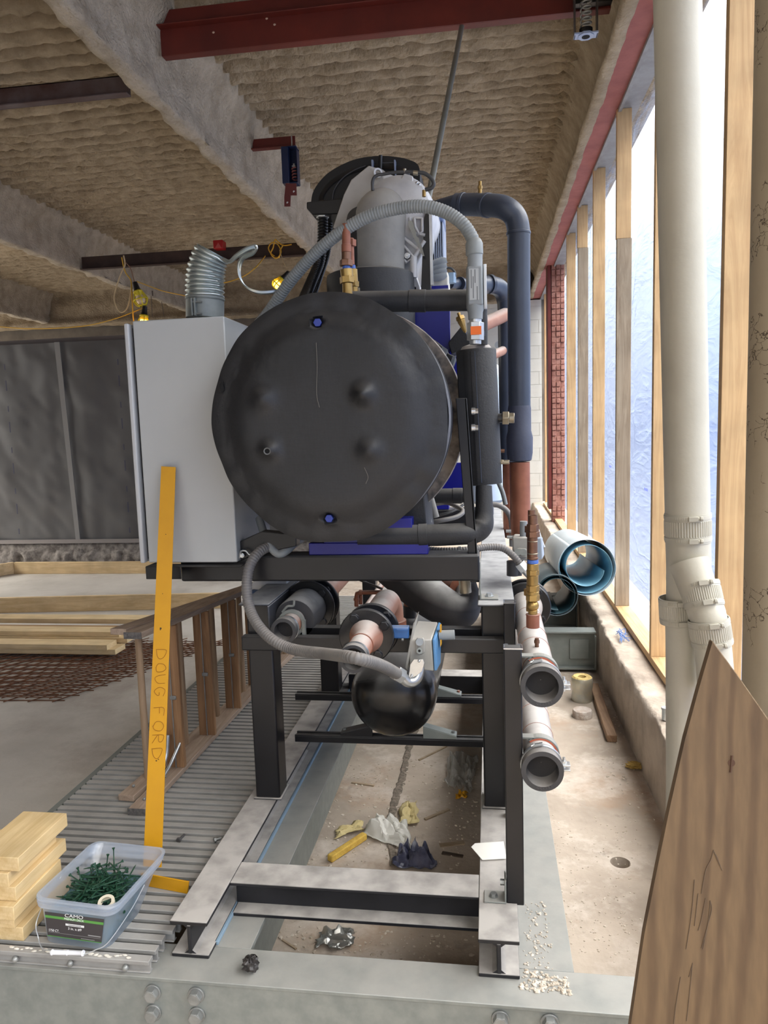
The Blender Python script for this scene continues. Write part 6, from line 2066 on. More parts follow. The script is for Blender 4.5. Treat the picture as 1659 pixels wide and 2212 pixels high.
# spring isolator at top right
ysp = yr - .08
iso = thing('spring_isolator', 'steel spring isolator with pale blue base under the red beam at top right', 'hanger', tuple(at(1265, 80, ysp)))
px0, px1 = at(1240, 60, ysp).x, at(1291, 60, ysp).x
zz0, zz1 = at(1265, 78, ysp).z, at(1265, 0, ysp).z
M().box(px0, px0 + .006, ysp - .02, ysp + .03, zz0, zz1 + .1).box(px1 - .006, px1, ysp - .02, ysp + .03, zz0, zz1 + .1).build('frame', mat('iso_frame', (66, 60, 58), .5), iso, bev=.001)
xm = (px0 + px1) / 2
sp3 = [(xm + .026 * math.cos(k * .5), ysp + .026 * math.sin(k * .5), zz0 + .035 + k * .0021) for k in range(66)]
M().tube(sp3, .0055, n=10, smooth=0).build('spring', mat('spring_grey', (150, 148, 140), .45, .5), iso)
M().cyl((xm, ysp, zz0 + .012), (xm, ysp, zz0 + .034), .034).build('rubber_cup', blackd, iso, bev=.002)
M().lathe((xm, ysp, zz0 - .004), (0, 0, 1), [(0, .022), (0, .042), (.012, .042), (.012, .022)], n=8, ph=.39).box(px0 - .001, px1 + .001, ysp - .03, ysp + .03, zz0, zz0 + .008).build('base', mat('iso_blue', (150, 164, 190), .35), iso, bev=.001)
M().cyl((xm, ysp, zz0 - .006), (xm, ysp, zz0 + .012), .020, n=20).build('hole', dark, iso)
# conduit rod dropping from the ceiling behind the compressor
a_, b_ = at(998, 55, yr + .03), at(934, 384, 3.35)
o = M().tube([a_ + (a_ - b_) * .06, b_ + (b_ - a_) * .25], .0135, n=16, smooth=0).build('hanger_rod', mat('rod_grey', (138, 138, 128), .45, .2, rgb2=(120, 120, 112), scale=5))
tag(o, 'long thin grey rod slanting down from the red beam to behind the compressor', 'rod')
# thin joint rod in far ceiling
# fire alarm sounder (red)
ya_ = yy3 - .1
al = thing('alarm_beacon', 'small red alarm box below the ceiling above the metal duct', 'alarm', tuple(at(474, 537, ya_)))
M().box(at(460, 527, ya_).x, at(481, 527, ya_).x, ya_, ya_ + .12, at(470, 537, ya_).z, at(470, 518, ya_).z).build('box', mat('alarm_red', (160, 28, 32), .4), al, bev=.008)
M().prism([at(465, 535, ya_ - .002), at(471, 524, ya_ - .002), at(478, 535, ya_ - .002)], (0, .01, 0)).build('lens', mat('alarm_lens', (182, 90, 88), .3), al)

# ================================================================ WORK LIGHTS AND CORDS
cage = mat('cage_yellow', (214, 196, 40), .5)
cord_m = mat('cord_yellow', (204, 160, 52), .6)


def worklight(px0_, py0_, px1_, py1_, Y, lit, label, s=1.0):
    "socket at (px0,py0), cage towards (px1,py1)"
    a, b = at(px0_, py0_, Y), at(px1_, py1_, Y)
    d = (b - a)
    L_ = d.length
    d = d.normalized()
    t = thing('work_light', label, 'work light', tuple(a))
    e1, e2, _ = frame(d)
    M().lathe(a, d, [(-.01, .006), (0, .014 * s), (.035 * s, .017 * s), (.05 * s, .022 * s)], n=20).build('socket', blackd, t)
    R_ = L_ * .30
    h0, h1 = .05 * s, L_
    for k in range(6):
        a_ = k * math.pi / 3
        dr = e1 * math.cos(a_) + e2 * math.sin(a_)
        pts_ = [a + d * h0 + dr * .02 * s, a + d * (h0 + (h1 - h0) * .3) + dr * R_ * .75, a + d * (h0 + (h1 - h0) * .62) + dr * R_, a + d * (h0 + (h1 - h0) * .88) + dr * R_ * .8, a + d * h1 + dr * R_ * .45]
        M().tube(pts_, .0035 * s, n=6, smooth=4).build('cage_rib', cage, t)
    for f_, rr in ((.62, 1.0), (1.0, .45)):
        q = [a + d * (h0 + (h1 - h0) * f_) + (e1 * math.cos(k * math.pi / 10) + e2 * math.sin(k * math.pi / 10)) * R_ * rr for k in range(21)]
        M().tube(q, .0035 * s, n=6, smooth=0, cap=False).build('cage_ring', cage, t)
    M().lathe(a + d * h0, d, [(0, .023 * s), (.012, .028 * s), (.03 * s, .02 * s)], n=20).build('cage_collar', cage, t)
    bm_ = emis('bulb_lit', (255, 186, 60), 9.0) if lit else mat('bulb_off', (226, 206, 176), .15)
    c = a + d * (h0 + (h1 - h0) * .52)
    M().lathe(a + d * h0, d, [(0, .012 * s), (.02 * s, .014 * s), (L_ * .28, R_ * .55), (L_ * .42, R_ * .66), (L_ * .55, R_ * .5), (L_ * .6, .001)], n=24).build('bulb', bm_, t)
    if lit:
        l = bpy.data.lights.new('bulb_light', 'POINT')
        l.energy = 3.0
        l.color = (1, .62, .25)
        l.shadow_soft_size = .05
        lo = bpy.data.objects.new('bulb_light', l)
        COL.objects.link(lo)
        lo.parent = t
        lo.location = c - Vector(a) - d * 0 + Vector((0, -.0, 0))
    return t


worklight(291, 610, 308, 660, 8.0, False, 'unlit yellow caged work light hanging highest left of the metal duct', 1.9)
worklight(313, 662, 309, 706, 8.0, True, 'glowing yellow caged work light peeking over the top of the cabinet', 1.8)
worklight(624, 588, 594, 622, 7.9, True, 'glowing yellow caged work light just left of the arching grey hose', 1.8)


def cord(pts_, r, label, m_=cord_m):
    o = M().tube([at(*p) for p in pts_], r, n=8, smooth=8).build('cord', m_)
    return tag(o, label, 'cord')


cord([(263, 556, 8.05), (267, 575, 8.05), (272, 590, 8.05), (283, 607, 8.05), (285, 640, 8.0), (288, 690, 8.0), (291, 700, 8.0)], .007, 'yellow cord twisting down to the unlit work light')
cord([(267, 552, 8.05), (270, 572, 8.05), (262, 590, 8.05), (250, 625, 8.05), (247, 648, 8.05), (256, 670, 8.05), (266, 674, 8.05), (276, 662, 8.05), (282, 635, 8.05), (284, 612, 8.05)], .008, 'pale loop of cord hanging left of the unlit work light', mat('cord_pale', (196, 176, 140), .6))
cord([(270, 565, 8.05), (282, 580, 8.05), (288, 600, 8.05), (291, 612, 8.05)], .005, 'thin reddish wire above the unlit work light', mat('wire_brown', (128, 92, 70), .6))
cord([(-60, 702, 8.4), (0, 706, 8.3), (60, 710, 8.2), (120, 709, 8.1), (190, 703, 8.1), (250, 688, 8.0), (290, 673, 8.0), (303, 668, 8.0), (312, 664, 8.0)], .006, 'yellow cord sagging across from the left edge to the lamp on the cabinet')
cord([(296, 608, 8.05), (350, 628, 8.5), (405, 640, 8.0)], .006, 'straight yellow cord running right along the sprayed beam from the unlit lamp')
cord([(630, 528, yy3 - .03), (612, 530, yy3 - .04), (600, 522, yy3 - .05), (594, 518, yy3 - .05), (590, 535, yy3 - .05), (585, 548, yy3 - .05), (597, 558, yy3 - .05), (607, 545, yy3 - .05), (600, 528, yy3 - .04), (588, 524, yy3 - .04), (580, 536, yy3 - .04), (588, 550, yy3 - .04), (603, 556, yy3 - .04), (606, 540, yy3 - .04), (612, 528, yy3 - .05)], .007, 'tangled yellow cord coil hanging at the end of the dark channel')
cord([(573, 553, yy3 - .04), (550, 580, 7.2), (520, 600, 8.05), (480, 612, 8.05), (440, 616, 7.2)], .006, 'yellow cord sloping down to the left behind the metal duct')
cord([(604, 540, yy3 - .05), (612, 565, 8.0), (624, 588, 7.9)], .004, 'thin pale wire from the coil to the lit lamp near the hose', mat('cord_pale', (196, 176, 140), .6))
for k, (a, b) in enumerate((((326, 636, gz(326, 640, ZB).y), (329, 684, gz(326, 640, ZB).y)), ((348, 645, gz(348, 650, ZB).y), (354, 684, gz(348, 650, ZB).y)))):
    o = M().tube([at(*a), at(*b)], .005, n=6, smooth=0).box(at(*a).x - .03, at(*a).x + .03, a[2], a[2] + .01, at(*a).z - .02, at(*a).z + .05).build('wire_hook', mat('wire_dark', (110, 98, 88), .6))
    tag(o, ('thin hanging wire with clip left of the metal duct, nearer the lamp', 'thin hanging wire with clip just left of the metal duct')[k], 'wire')

# ================================================================ FLEXIBLE METAL DUCT
YDt = 2.50
du = thing('flexible_duct', 'bent corrugated silver metal duct rising from the cabinet top', 'duct', tuple(at(448, 684, YDt)))
dm = mat('duct_metal', (176, 184, 182), .33, .8, rgb2=(196, 202, 200), scale=4)
rd = (at(481, 640, YDt).x - at(403, 640, YDt).x) / 2
M().cyl(at(443, 688, YDt), at(443, 643, YDt), rd, n=40).cyl(at(443, 648, YDt), at(443, 643, YDt), rd * 1.03, n=40).build('collar', galv, du, bev=.001)
pz_ = [at(443, 650, YDt), at(443, 612, YDt), at(446, 582, YDt), at(452, 560, YDt), at(459, 544, YDt)]
P = catmull(pz_, 14)
M().tube(pz_, rd * .97, n=40, smooth=14, rib=(.0155, .0045), cap=True, rads=[rd * .95, rd * .97, rd * .97, rd * .93, rd * .88]).build('corrugated_tube', dm, du, ang=85)
M().box(at(414, 650, YDt - rd).x, at(418, 650, YDt - rd).x, YDt - rd - .012, YDt - rd + .03, at(418, 683, YDt - rd).z, at(418, 644, YDt - rd).z).build('clamp_flange', galv, du, bev=.001)
M().box(at(420, 650, YDt - rd).x, at(424, 650, YDt - rd).x, YDt - rd - .012, YDt - rd + .03, at(418, 683, YDt - rd).z, at(418, 644, YDt - rd).z).build('clamp_flange', galv, du, bev=.001)
for yy_ in (652, 678):
    M().cyl(at(414, yy_, YDt - rd - .006), at(436, yy_, YDt - rd - .006), .003, n=8).build('screw', bolt_m, du)
# unravelled strip curling off the duct top
sp4 = [(480, 558, 2.46), (495, 565, 2.44), (512, 552, 2.42), (535, 538, 2.42), (552, 534, 2.43), (545, 546, 2.44), (525, 556, 2.45), (517, 575, 2.46), (519, 600, 2.47), (532, 620, 2.48), (556, 631, 2.49), (585, 631, 2.5), (610, 625, 2.52)]
pts_ = catmull([at(*p) for p in sp4], 10)
rib_ = M()
v, f = [], []
W_ = [-.009, -.0045, 0, .0045, .009]
Zp = [0, .003, -.002, .003, 0]
for i, p in enumerate(pts_):
    d = (pts_[min(i + 1, len(pts_) - 1)] - pts_[max(i - 1, 0)]).normalized()
    tw = 1.2 * math.sin(i * .045) + .6
    e1 = Vector((0, 1, 0))
    e1 = (e1 - d * e1.dot(d)).normalized()
    e2 = d.cross(e1)
    u_ = e1 * math.cos(tw) + e2 * math.sin(tw)
    w_ = d.cross(u_)
    for q, z_ in zip(W_, Zp):
        v.append(p + u_ * q + w_ * z_)
for i in range(len(pts_) - 1):
    for k in range(4):
        f.append((i * 5 + k, i * 5 + k + 1, (i + 1) * 5 + k + 1, (i + 1) * 5 + k))
rib_.add(v, f)
rib_.build('unravelled_strip', dm, du, solid=.0008, ang=80)

# ================================================================ LEFT: LADDER
lw = wood('ladder_wood', (168, 148, 130), (140, 120, 104), 'Y', ring=26)
lwz = wood('ladder_step', (158, 120, 84), (128, 92, 60), 'Z', ring=30, dist=1)
lwo = wood('ladder_dowel', (164, 138, 110), (138, 112, 86), 'Z')
lad = thing('step_ladder', 'folded wooden step ladder lying on its side on the grating', 'ladder', tuple(gz(283, 1755, .036)))
Ya, Yb_ = 2.27, 4.35
XA = gz(283, 1755, .036).x + .03
XBk = gz(252, 1735, .036).x + .028
nb, nt = .036, at(285, 1385, 2.33).z
fb, ft = .036, .52
th, wd_ = .022, .062
# front section: bottom rail lies flat, top rail flat; steps are boards between them
def rail(x0, x1, y0, z0, y1, z1, nm):
    return M().bar((x0, y0, z0), (x1, y1, z1), wd_, th).build(nm, lw, lad, bev=.002)
zt0, zt1 = nt + .02, .50
print('ladder top z', zt0)
rail(XA, XA + .06, Ya, nb + th / 2 + .002, Yb_, nb + th / 2 + .012, 'side_rail')
rail(XA, XA + .06, Ya + .06, zt0, Yb_, zt1, 'side_rail')
for k, (px_, w_) in enumerate(((365, 0), (427, 0), (484, 0), (533, 0), (575, 0), (612, 0), (640, 0))):
    Yk = 2.58 + k * .30
    f_ = (Yk - Ya) / (Yb_ - Ya)
    xx = XA + .06 * f_
    za, zb_ = nb + th + .003, zt0 + (zt1 - zt0) * f_ - th / 2
    stp = M().box(xx - .035, xx + .035, Yk, Yk + .019, za, zb_).build('step', lwz, lad, bev=.002)
    M().tube([(xx + .002, Yk - .004, za), (xx + .002, Yk - .004, zb_)], .0022, n=8, smooth=0).build('tie_rod', bolt_m, stp)
    M().box(xx - .006, xx + .020, Yk - .007, Yk, (za + zb_) / 2 - .008, (za + zb_) / 2 + .008).build('bracket', bolt_m, stp, bev=.003)
# back section: rails with dowels
rail(XBk, XBk + .16, Ya + .09, nb + th / 2 + .0, Yb_ - .1, nb + th / 2 + .0, 'back_rail')
rail(XBk, XBk + .16, Ya + .12, zt0 - .005, Yb_ - .1, zt1, 'back_rail')
for k in range(7):
    Yk = 2.50 + k * .30
    f_ = (Yk - Ya) / (Yb_ - Ya)
    xx = XBk + .16 * f_
    M().tube([(xx, Yk, nb + th), (xx, Yk, zt0 - .02 + (zt1 - zt0) * f_)], .0155, n=16, smooth=0, rads=[.013, .0165, .0165, .013]).build('dowel', lwo, lad)
# steel spreader braces at the feet
M().tube([(XBk + .05, 2.44, .06), (XBk + .06, 2.50, .075), (XBk + .075, 2.54, .12), (XBk + .08, 2.56, .20)], .007, n=10).build('brace', zinc, lad)
M().tube([(XA + .0, 2.48, .07), (XA + .012, 2.53, .10), (XA + .03, 2.585, .16)], .006, n=10).build('brace', zinc, lad)
for x_, y_ in ((XA, 2.33), (XBk, 2.42), (XA, 2.50), (XBk + .02, 2.52)):
    M().ball((x_, y_, nb + th + .006), .006, n=8, m=5).build('rivet', bolt_m, lad)
for x_, y_, z_ in ((XA, Ya - .002, nb + th / 2 + .002), (XA, Ya + .058, zt0)):
    M().box(x_ - wd_ / 2 - .001, x_ + wd_ / 2 + .001, y_, y_ + .003, z_ - th / 2 - .001, z_ + th / 2).build('grey_foot', mat('end_grain', (104, 100, 98), .8, rgb2=(72, 70, 70), scale=90), lad)

# ================================================================ LUMBER
pine = wood('fresh_pine', (226, 200, 152), (206, 176, 124), 'Y')
pinex = wood('fresh_pine_x', (226, 202, 158), (206, 178, 130), 'X')
zlum = .036
xR = gz(25, 2063, zlum).x
yN, yF_ = 1.63, 2.16
random.seed(5)
offs = [(.0, .02, 0), (-.018, .0, .0), (.0, -.06, 0), (-.006, -.01, 0), (-.022, -.02, 0), (.004, .0, 0)]
labs = ['lowest short pine board of the stack beside the bucket', 'second pine board from the bottom of the stack beside the bucket', 'third pine board from the bottom of the stack beside the bucket',
        'third pine board from the top of the stack beside the bucket', 'pine board just under the top one beside the bucket', 'topmost short pine board of the stack beside the bucket']
topz = zlum
for k in range(6):
    dx_, dn, _ = offs[k]
    z0 = zlum + .0385 * k
    xr = xR + dx_
    o = M().box(xr - .135, xr, yN + dn * .4 + k * .002, gz(140, 1756, zlum + .2305).y + (0 if k == 5 else -.02 * (k % 3)), z0, z0 + .038).build('pine_board', pine, bev=.0015)
    tag(o, labs[k], 'board', 'short pine boards stacked beside the bucket')
o = M().box(xR - .33, xR - .145, yN + .05, gz(28, 1792, zlum + .19).y, zlum, zlum + .19).build('pine_block', pine, bev=.002)
tag(o, 'pale timber block behind the stack at the left edge of the photo', 'board')
# pile of long boards on the floor, running left
bz = ZF + .05
rows = [  # right end px, py(front bottom), thickness, depth
    ((250, 1424), .038, .14), ((232, 1412), .038, .14), ((262, 1400), .038, .12), ((275, 1390), .038, .14), ((258, 1383), .038, .14), ((245, 1362), .034, .10), ((315, 1350), .038, .12)]
labs = ['lowest of the long pale boards in the pile at left', 'second lowest long board of the pile, its end set back', 'third long board from the bottom of the pile at left', 'middle long board of the pile, sticking out furthest on its lower course',
        'long board with broad top face just above the middle of the pile', 'thin brownish long board near the back of the pile', 'rearmost long pale board of the pile, longest to the right']
for k, ((px_, py_2), tt_, dd_) in enumerate(rows):
    lv = (0, 1, 0, 1, 2, 1, 2)[k]
    z0 = bz + lv * .039
    e = gz(px_, py_2, z0)
    y0 = (4.82, 4.80, 5.02, 4.98, 5.0, 5.22, 5.36)[k]
    if k == 2:
        z0 = bz
    xe = at(px_, py_2, y0).x
    o = M().box(xe - 3.2, xe, y0, y0 + (.15, .14, .15, .14, .14, .10, .14)[k], z0, z0 + .038).build('long_board', pinex if k != 5 else wood('brown_board', (172, 140, 100), (146, 112, 76), 'X'), bev=.0015)
    tag(o, labs[k], 'board', 'long boards piled on rusty mesh')
# rusty reinforcing mesh, a few stacked sheets
rust = mat('rust', (118, 78, 52), .85, rgb2=(88, 56, 38), scale=20, bump=.2)
labs = ['lowest rusty reinforcing mesh sheet under the boards', 'middle rusty reinforcing mesh sheet under the boards', 'topmost rusty reinforcing mesh sheet under the boards']
for s_ in range(3):
    ms = M()
    z_ = ZF + .014 + s_ * .012
    c0 = Vector((-2.62 - .03 * s_, 4.03 + .02 * s_, z_))
    ux = Vector((-1, -.06 + .03 * s_, 0)).normalized()
    uy = Vector((.50 + .03 * s_, 1, 0)).normalized()
    for i in range(14):
        p = c0 + uy * (.10 * i)
        ms.tube([p + ux * -.04, p + ux * 2.6], .0035, n=5, smooth=0)
    for i in range(17):
        p = c0 + ux * (.155 * i) + Vector((0, 0, .005))
        ms.tube([p - uy * .04, p + uy * 1.38], .0035, n=5, smooth=0)
    o = ms.build('rebar_mesh', rust)
    tag(o, labs[s_], 'reinforcing mesh', 'rusty mesh sheets')

# ================================================================ BUCKET OF SCREWS
BZ = .036
f0, f1 = gz(92, 2036, BZ), gz(232, 2056, BZ)
rk = gz(306, 1965, BZ)
print('bucket base', f0, f1, rk)
ex = (f1 - f0)
wB = ex.length
ex.normalize()
ey = Vector((-ex.y, ex.x, 0))
zr = at(150, 1945, f0.y - .01).z
r0_, r1_ = at(66, 1935, f0.y - .012), at(248, 1950, f1.y - .012)
wT = (r1_ - r0_).length
dep_b = (rk - f1).dot(ey)
bk_ = at(220, 1816, 2.0)
yb_rim = gz(220, 1816, zr)
dep_t = (yb_rim - r1_).dot(ey) * 1.0
print('bucket', wB, wT, zr, dep_b, dep_t)
ctr = (f0 + f1) / 2 + ey * (dep_b / 2)
ctr_t = (r0_ + r1_) / 2 + ey * (dep_t / 2)
ctr_t.z = zr
bkt = thing('screw_bucket', 'clear plastic bucket of green deck screws with a black and green label', 'bucket', (ctr.x, ctr.y, BZ))


def rrect(c, w, d, r, z, n=8):
    out = []
    for sx_, sy_, a0 in ((1, -1, -90), (1, 1, 0), (-1, 1, 90), (-1, -1, 180)):
        for k in range(n + 1):
            a_ = math.radians(a0 + 90 * k / n)
            out.append(Vector((c.x, c.y, z)) + ex * (sx_ * (w / 2 - r) + math.cos(a_) * r) + ey * (sy_ * (d / 2 - r) + math.sin(a_) * r))
    return out


def shell(levels, cap=True):
    n = len(levels[0])
    g = M()
    v = [p for l in levels for p in l]
    f = [(i * n + k, i * n + (k + 1) % n, (i + 1) * n + (k + 1) % n, (i + 1) * n + k) for i in range(len(levels) - 1) for k in range(n)]
    if cap:
        f.append(tuple(range(n)))
    return g.add(v, f)


def lv(t, grow=0.0, r=.03):
    c = ctr.lerp(ctr_t, t)
    return rrect(c, wB + (wT - .014 - wB) * t + grow, dep_b + (dep_t - .014 - dep_b) * t + grow, r, BZ + .001 + (zr - BZ - .001) * t)


plast = trans_mat('bucket_plastic', (206, 220, 238), transp=.66, rough=.18, bump=.05, bscale=20, transl=.55)
wall_ = shell([lv(0, -.006), lv(.03), lv(.5), lv(.80), lv(1.0)]).build('body', plast, bkt)
rimm = trans_mat('bucket_rim', (210, 222, 238), transp=.5, rough=.2, bump=.02, transl=.45)
g = shell([lv(.80, .000), lv(.80, .014), lv(.90, .016), lv(.905, .008), lv(.955, .008), lv(.96, .016), lv(1.0, .014), lv(1.0, .0)], cap=False)
g.build('rim', rimm, bkt)
# label on the front face
def fp(u, t, off=.0008):
    "point on the front face, u 0..1 left-right, t 0..1 up"
    c = ctr.lerp(ctr_t, t)
    w = wB + (wT - .014 - wB) * t
    d = dep_b + (dep_t - .014 - dep_b) * t
    return Vector((c.x, c.y, BZ + .001 + (zr - BZ - .001) * t)) - ey * (d / 2 + off) + ex * (w * (u - .5))


def quad(u0, u1, t0_, t1_, m_, nm, off=.0008):
    P = [fp(u0, t0_, off), fp(u1, t0_, off), fp(u1, t1_, off), fp(u0, t1_, off)]
    return M().prism(P, ey * -.0003).build(nm, m_, bkt)


lb_dark = mat('label_dark', (58, 54, 56), .5)
lb_green = mat('label_green', (84, 146, 66), .5)
lb_white = mat('label_white', (226, 228, 228), .5)
quad(.10, .90, .18, .70, lb_dark, 'label')
quad(.10, .90, .575, .63, lb_green, 'label_band', .0012)
quad(.10, .90, .17, .185, lb_green, 'label_band', .0012)
quad(.38, .64, .455, .50, lb_white, 'label_mark', .0012)
quad(.42, .60, .472, .482, lb_dark, 'label_mark', .0016)
quad(.12, .88, .262, .266, mat('label_line', (150, 150, 150), .5), 'label_line', .0012)
quad(.70, .88, .295, .315, mat('label_line', (150, 150, 150), .5), 'label_line', .0012)
quad(.60, .80, .205, .215, mat('label_line', (150, 150, 150), .5), 'label_line', .0012)
updir = (fp(.5, .7) - fp(.5, .3)).normalized()
for tx_, u, t, sz, sx_, al_ in (('CAMO', .5, .645, .0135, 1.35, 'CENTER'), ('PREMIUM DECK', .5, .583, .0082, 1.0, 'CENTER'), ('3 in. x #9', .51, .375, .0098, 1.05, 'CENTER'), ('1750 CT.', .125, .285, .0098, .85, 'LEFT')):
    text_mesh(tx_, sz, fp(u, t, .0018), ex, updir, lb_white, bkt, align=al_, sx=sx_, depth=.0002)
# wire bail and white grip
bail = [fp(.0, .93, -.10), fp(-.035, .80, -.06), fp(-.04, .45, .0), fp(.0, .18, .012), fp(.12, .07, .03), fp(.26, .03, .04)]
gl_, gr_ = gz(111, 2063, .042), gz(181, 2066, .042)
gl_, gr_ = at(111, 2057, f0.y - .045), at(181, 2059, f0.y - .045)
bl2 = [fp(1.0, .80, -.13) + ex * .012, fp(1.02, .5, -.08) + ex * .005, fp(1.0, .22, .0), fp(.88, .13, .02), fp(.74, .08, .035), gr_ + Vector((.0, .0, .004))]
wire = mat('wire_bail', (196, 200, 204), .3, .6)
M().tube(bail[:-1] + [gl_ + Vector((0, 0, .004))], .0013, n=8).build('bail', wire, bkt)
M().tube(bl2, .0013, n=8).build('bail', wire, bkt)
dg = (gr_ - gl_).normalized()
lg = (gr_ - gl_).length
M().lathe(gl_, dg, [(0, .0065), (.003, .0075), (.006, .0055), (lg * .48, .0055), (lg * .49, .0065), (lg * .51, .0065), (lg * .52, .0055), (lg - .006, .0055), (lg - .003, .0075), (lg, .0065)], n=20).build('grip', mat('grip_white', (224, 226, 232), .4), bkt)
# screws
sc_green = mat('screw_green', (32, 74, 52), .45, .2, rgb2=(24, 56, 42), scale=60)
def screw_mesh():
    g = M()
    g.lathe((0, 0, 0), (0, 0, 1), [(0, .0002), (.006, .0014), (.012, .0017), (.013, .0021), (.042, .0021), (.043, .0016), (.064, .0016), (.068, .0022), (.0715, .0042), (.073, .0042), (.073, .0026), (.0715, .0020)], n=8)
    return g
s0 = screw_mesh().build('deck_screw', sc_green)
tag(s0, 'green deck screw lying in the clear bucket', 'screw', 'green deck screws in the bucket')
random.seed(21)
NS = 240
zs_top = BZ + (zr - BZ) * .74
first = True
for i in range(NS):
    o = s0 if first else s0.copy()
    if not first:
        COL.objects.link(o)
    first = False
    layer = .42 + .58 * i / NS
    u, w_ = random.uniform(-.5, .5), random.uniform(-.5, .5)
    mound = .018 * (1 - (2 * u) ** 2) + .014 * w_
    t_ = (.15 + .70 * layer ** .8)
    z_ = BZ + .004 + (zs_top - BZ) * layer + (mound * layer)
    c = ctr.lerp(ctr_t, min(1, (z_ - BZ) / (zr - BZ)))
    base = Vector((c.x, c.y, z_)) + ex * u * (wB - .045) + ey * w_ * (dep_b - .06)
    yaw_ = random.uniform(0, 2 * math.pi)
    tilt = random.gauss(0, .16) + (random.random() < .07) * random.uniform(.4, 1.0) * (1 if layer > .8 else 0)
    d = Vector((math.cos(yaw_) * math.cos(tilt), math.sin(yaw_) * math.cos(tilt), math.sin(tilt)))
    o.rotation_mode = 'QUATERNION'
    o.rotation_quaternion = d.to_track_quat('Z', 'Y')
    o.location = base - d * .036
for k in range(4):
    o = s0.copy()
    COL.objects.link(o)
    o.location = fp(.25 + .05 * k, .55, -.12 - .03 * k)
    d = Vector(((-.3, .25, .1, -.12)[k], (.1, -.1, .2, .3)[k], 1)).normalized()
    o.rotation_quaternion = d.to_track_quat('Z', 'Y')
    o.location.z = BZ + (zr - BZ) * .50
# core of tightly packed screws out of sight below the top layers
core = shell([rrect(ctr.lerp(ctr_t, t), wB + (wT - wB) * t - .03, dep_b + (dep_t - dep_b) * t - .03, .02, BZ + .004 + (zr - BZ) * t) for t in (0, .3, .55)])
core.f.append(tuple(range(len(core.v) // 3 * 2, len(core.v))))
o = core.build('packed_screws', mat('screw_mass', (40, 70, 62), .6, rgb2=(90, 124, 140), scale=60, bump=.6))
tag(o, 'tightly packed green screws filling the lower part of the bucket', 'screws', kind='stuff')
# tape roll
tr = fp(.78, .72, -.05)
o = M().lathe(tr + Vector((0, 0, .0)), (.1, -.35, 1), [(0, .013), (0, .021), (.012, .021), (.012, .013)], n=28, cap=False).build('tape_roll', mat('tape_cream', (206, 198, 178), .6))
tag(o, 'small cream roll of tape lying on the screws', 'tape')

# ================================================================ BLUE ROLLS, FOIL STUBS
def spiral_roll(name, label, c0, c1, R_, R1_, turns, th, m_, flare=1.0, ph=0.0):
    "sheet rolled up as an open tube from c0 (near end) to c1"
    c0, c1 = Vector(c0), Vector(c1)
    a_, b_, d = frame(c1 - c0)
    n = int(60 * turns)
    v, f = [], []
    for j in range(2):
        for i in range(n + 1):
            t = i / n
            an = ph + 2 * math.pi * turns * t
            r = (R_ + (R1_ - R_) * t) * (flare if j == 0 else 1)
            v.append((c0 if j == 0 else c1) + (a_ * math.cos(an) + b_ * math.sin(an)) * r)
    for i in range(n):
        f.append((i, i + 1, n + 1 + i + 1, n + 1 + i))
    o = M().add(v, f).build(name, m_, solid=th, ang=60)
    return tag(o, label, 'roll')


skin = bpy.data.materials.new('pvc_two_tone')
skin.use_nodes = True
N, L = skin.node_tree.nodes, skin.node_tree.links
b_ = N['Principled BSDF']
b_.inputs['Roughness'].default_value = .42
b_.inputs['Base Color'].default_value = lin(122, 170, 190)
lite = mat('pvc_grey_outside', (190, 200, 204), .45, rgb2=(198, 206, 210), scale=3)
e0_, e1_ = at(1268, 1226, 4.9), at(1224, 1190, 6.3)
Rr = (at(1330, 1230, 4.9).x - at(1204, 1230, 4.9).x) / 2
print('roll', e0_, e1_, Rr)
rl = thing('pvc_roll', 'big pale blue rolled plastic sheet leaning over the kerb beside the studs', 'roll', tuple(e0_ - Vector((0, 0, Rr))))
# two skins: grey outside, blue inside
def roll_skin(nm, r_add, m_, turns, ph, R_, R1_):
    a_, b2, d = frame(e1_ - e0_)
    n = int(60 * turns)
    v, f = [], []
    for j in range(3):
        c = e0_.lerp(e1_, j / 2)
        for i in range(n + 1):
            t = i / n
            an = ph + 2 * math.pi * turns * t
            r = (R_ + (R1_ - R_) * t ** 1.3) + r_add
            v.append(c + (a_ * math.cos(an) + b2 * math.sin(an)) * r)
    for j in range(2):
        for i in range(n):
            f.append((j * (n + 1) + i, j * (n + 1) + i + 1, (j + 1) * (n + 1) + i + 1, (j + 1) * (n + 1) + i))
    return M().add(v, f).build(nm, m_, rl, solid=.002, ang=60)
roll_skin('outer_skin', .0, lite, 1.12, 2.2, Rr, Rr * .985)
roll_skin('inner_skin', -.004, skin, 1.62, 2.2, Rr, Rr * .62)
deep = mat('dark_teal', (34, 62, 70), .5, rgb2=(44, 74, 82), scale=4)
e0_, e1_ = at(1203, 1286, 4.85), at(1185, 1252, 5.9)
R2_ = (at(1252, 1290, 4.85).x - at(1160, 1290, 4.85).x) / 2
rl = thing('pvc_roll', 'darker blue rolled plastic sheet lying lower, behind the big black flange', 'roll', tuple(e0_ - Vector((0, 0, R2_))))
roll_skin('outer_skin', .0, mat('pvc_dark_outside', (96, 108, 112), .45), 1.1, .4, R2_, R2_ * .98)
roll_skin('inner_skin', -.004, deep, 1.7, .4, R2_, R2_ * .75)
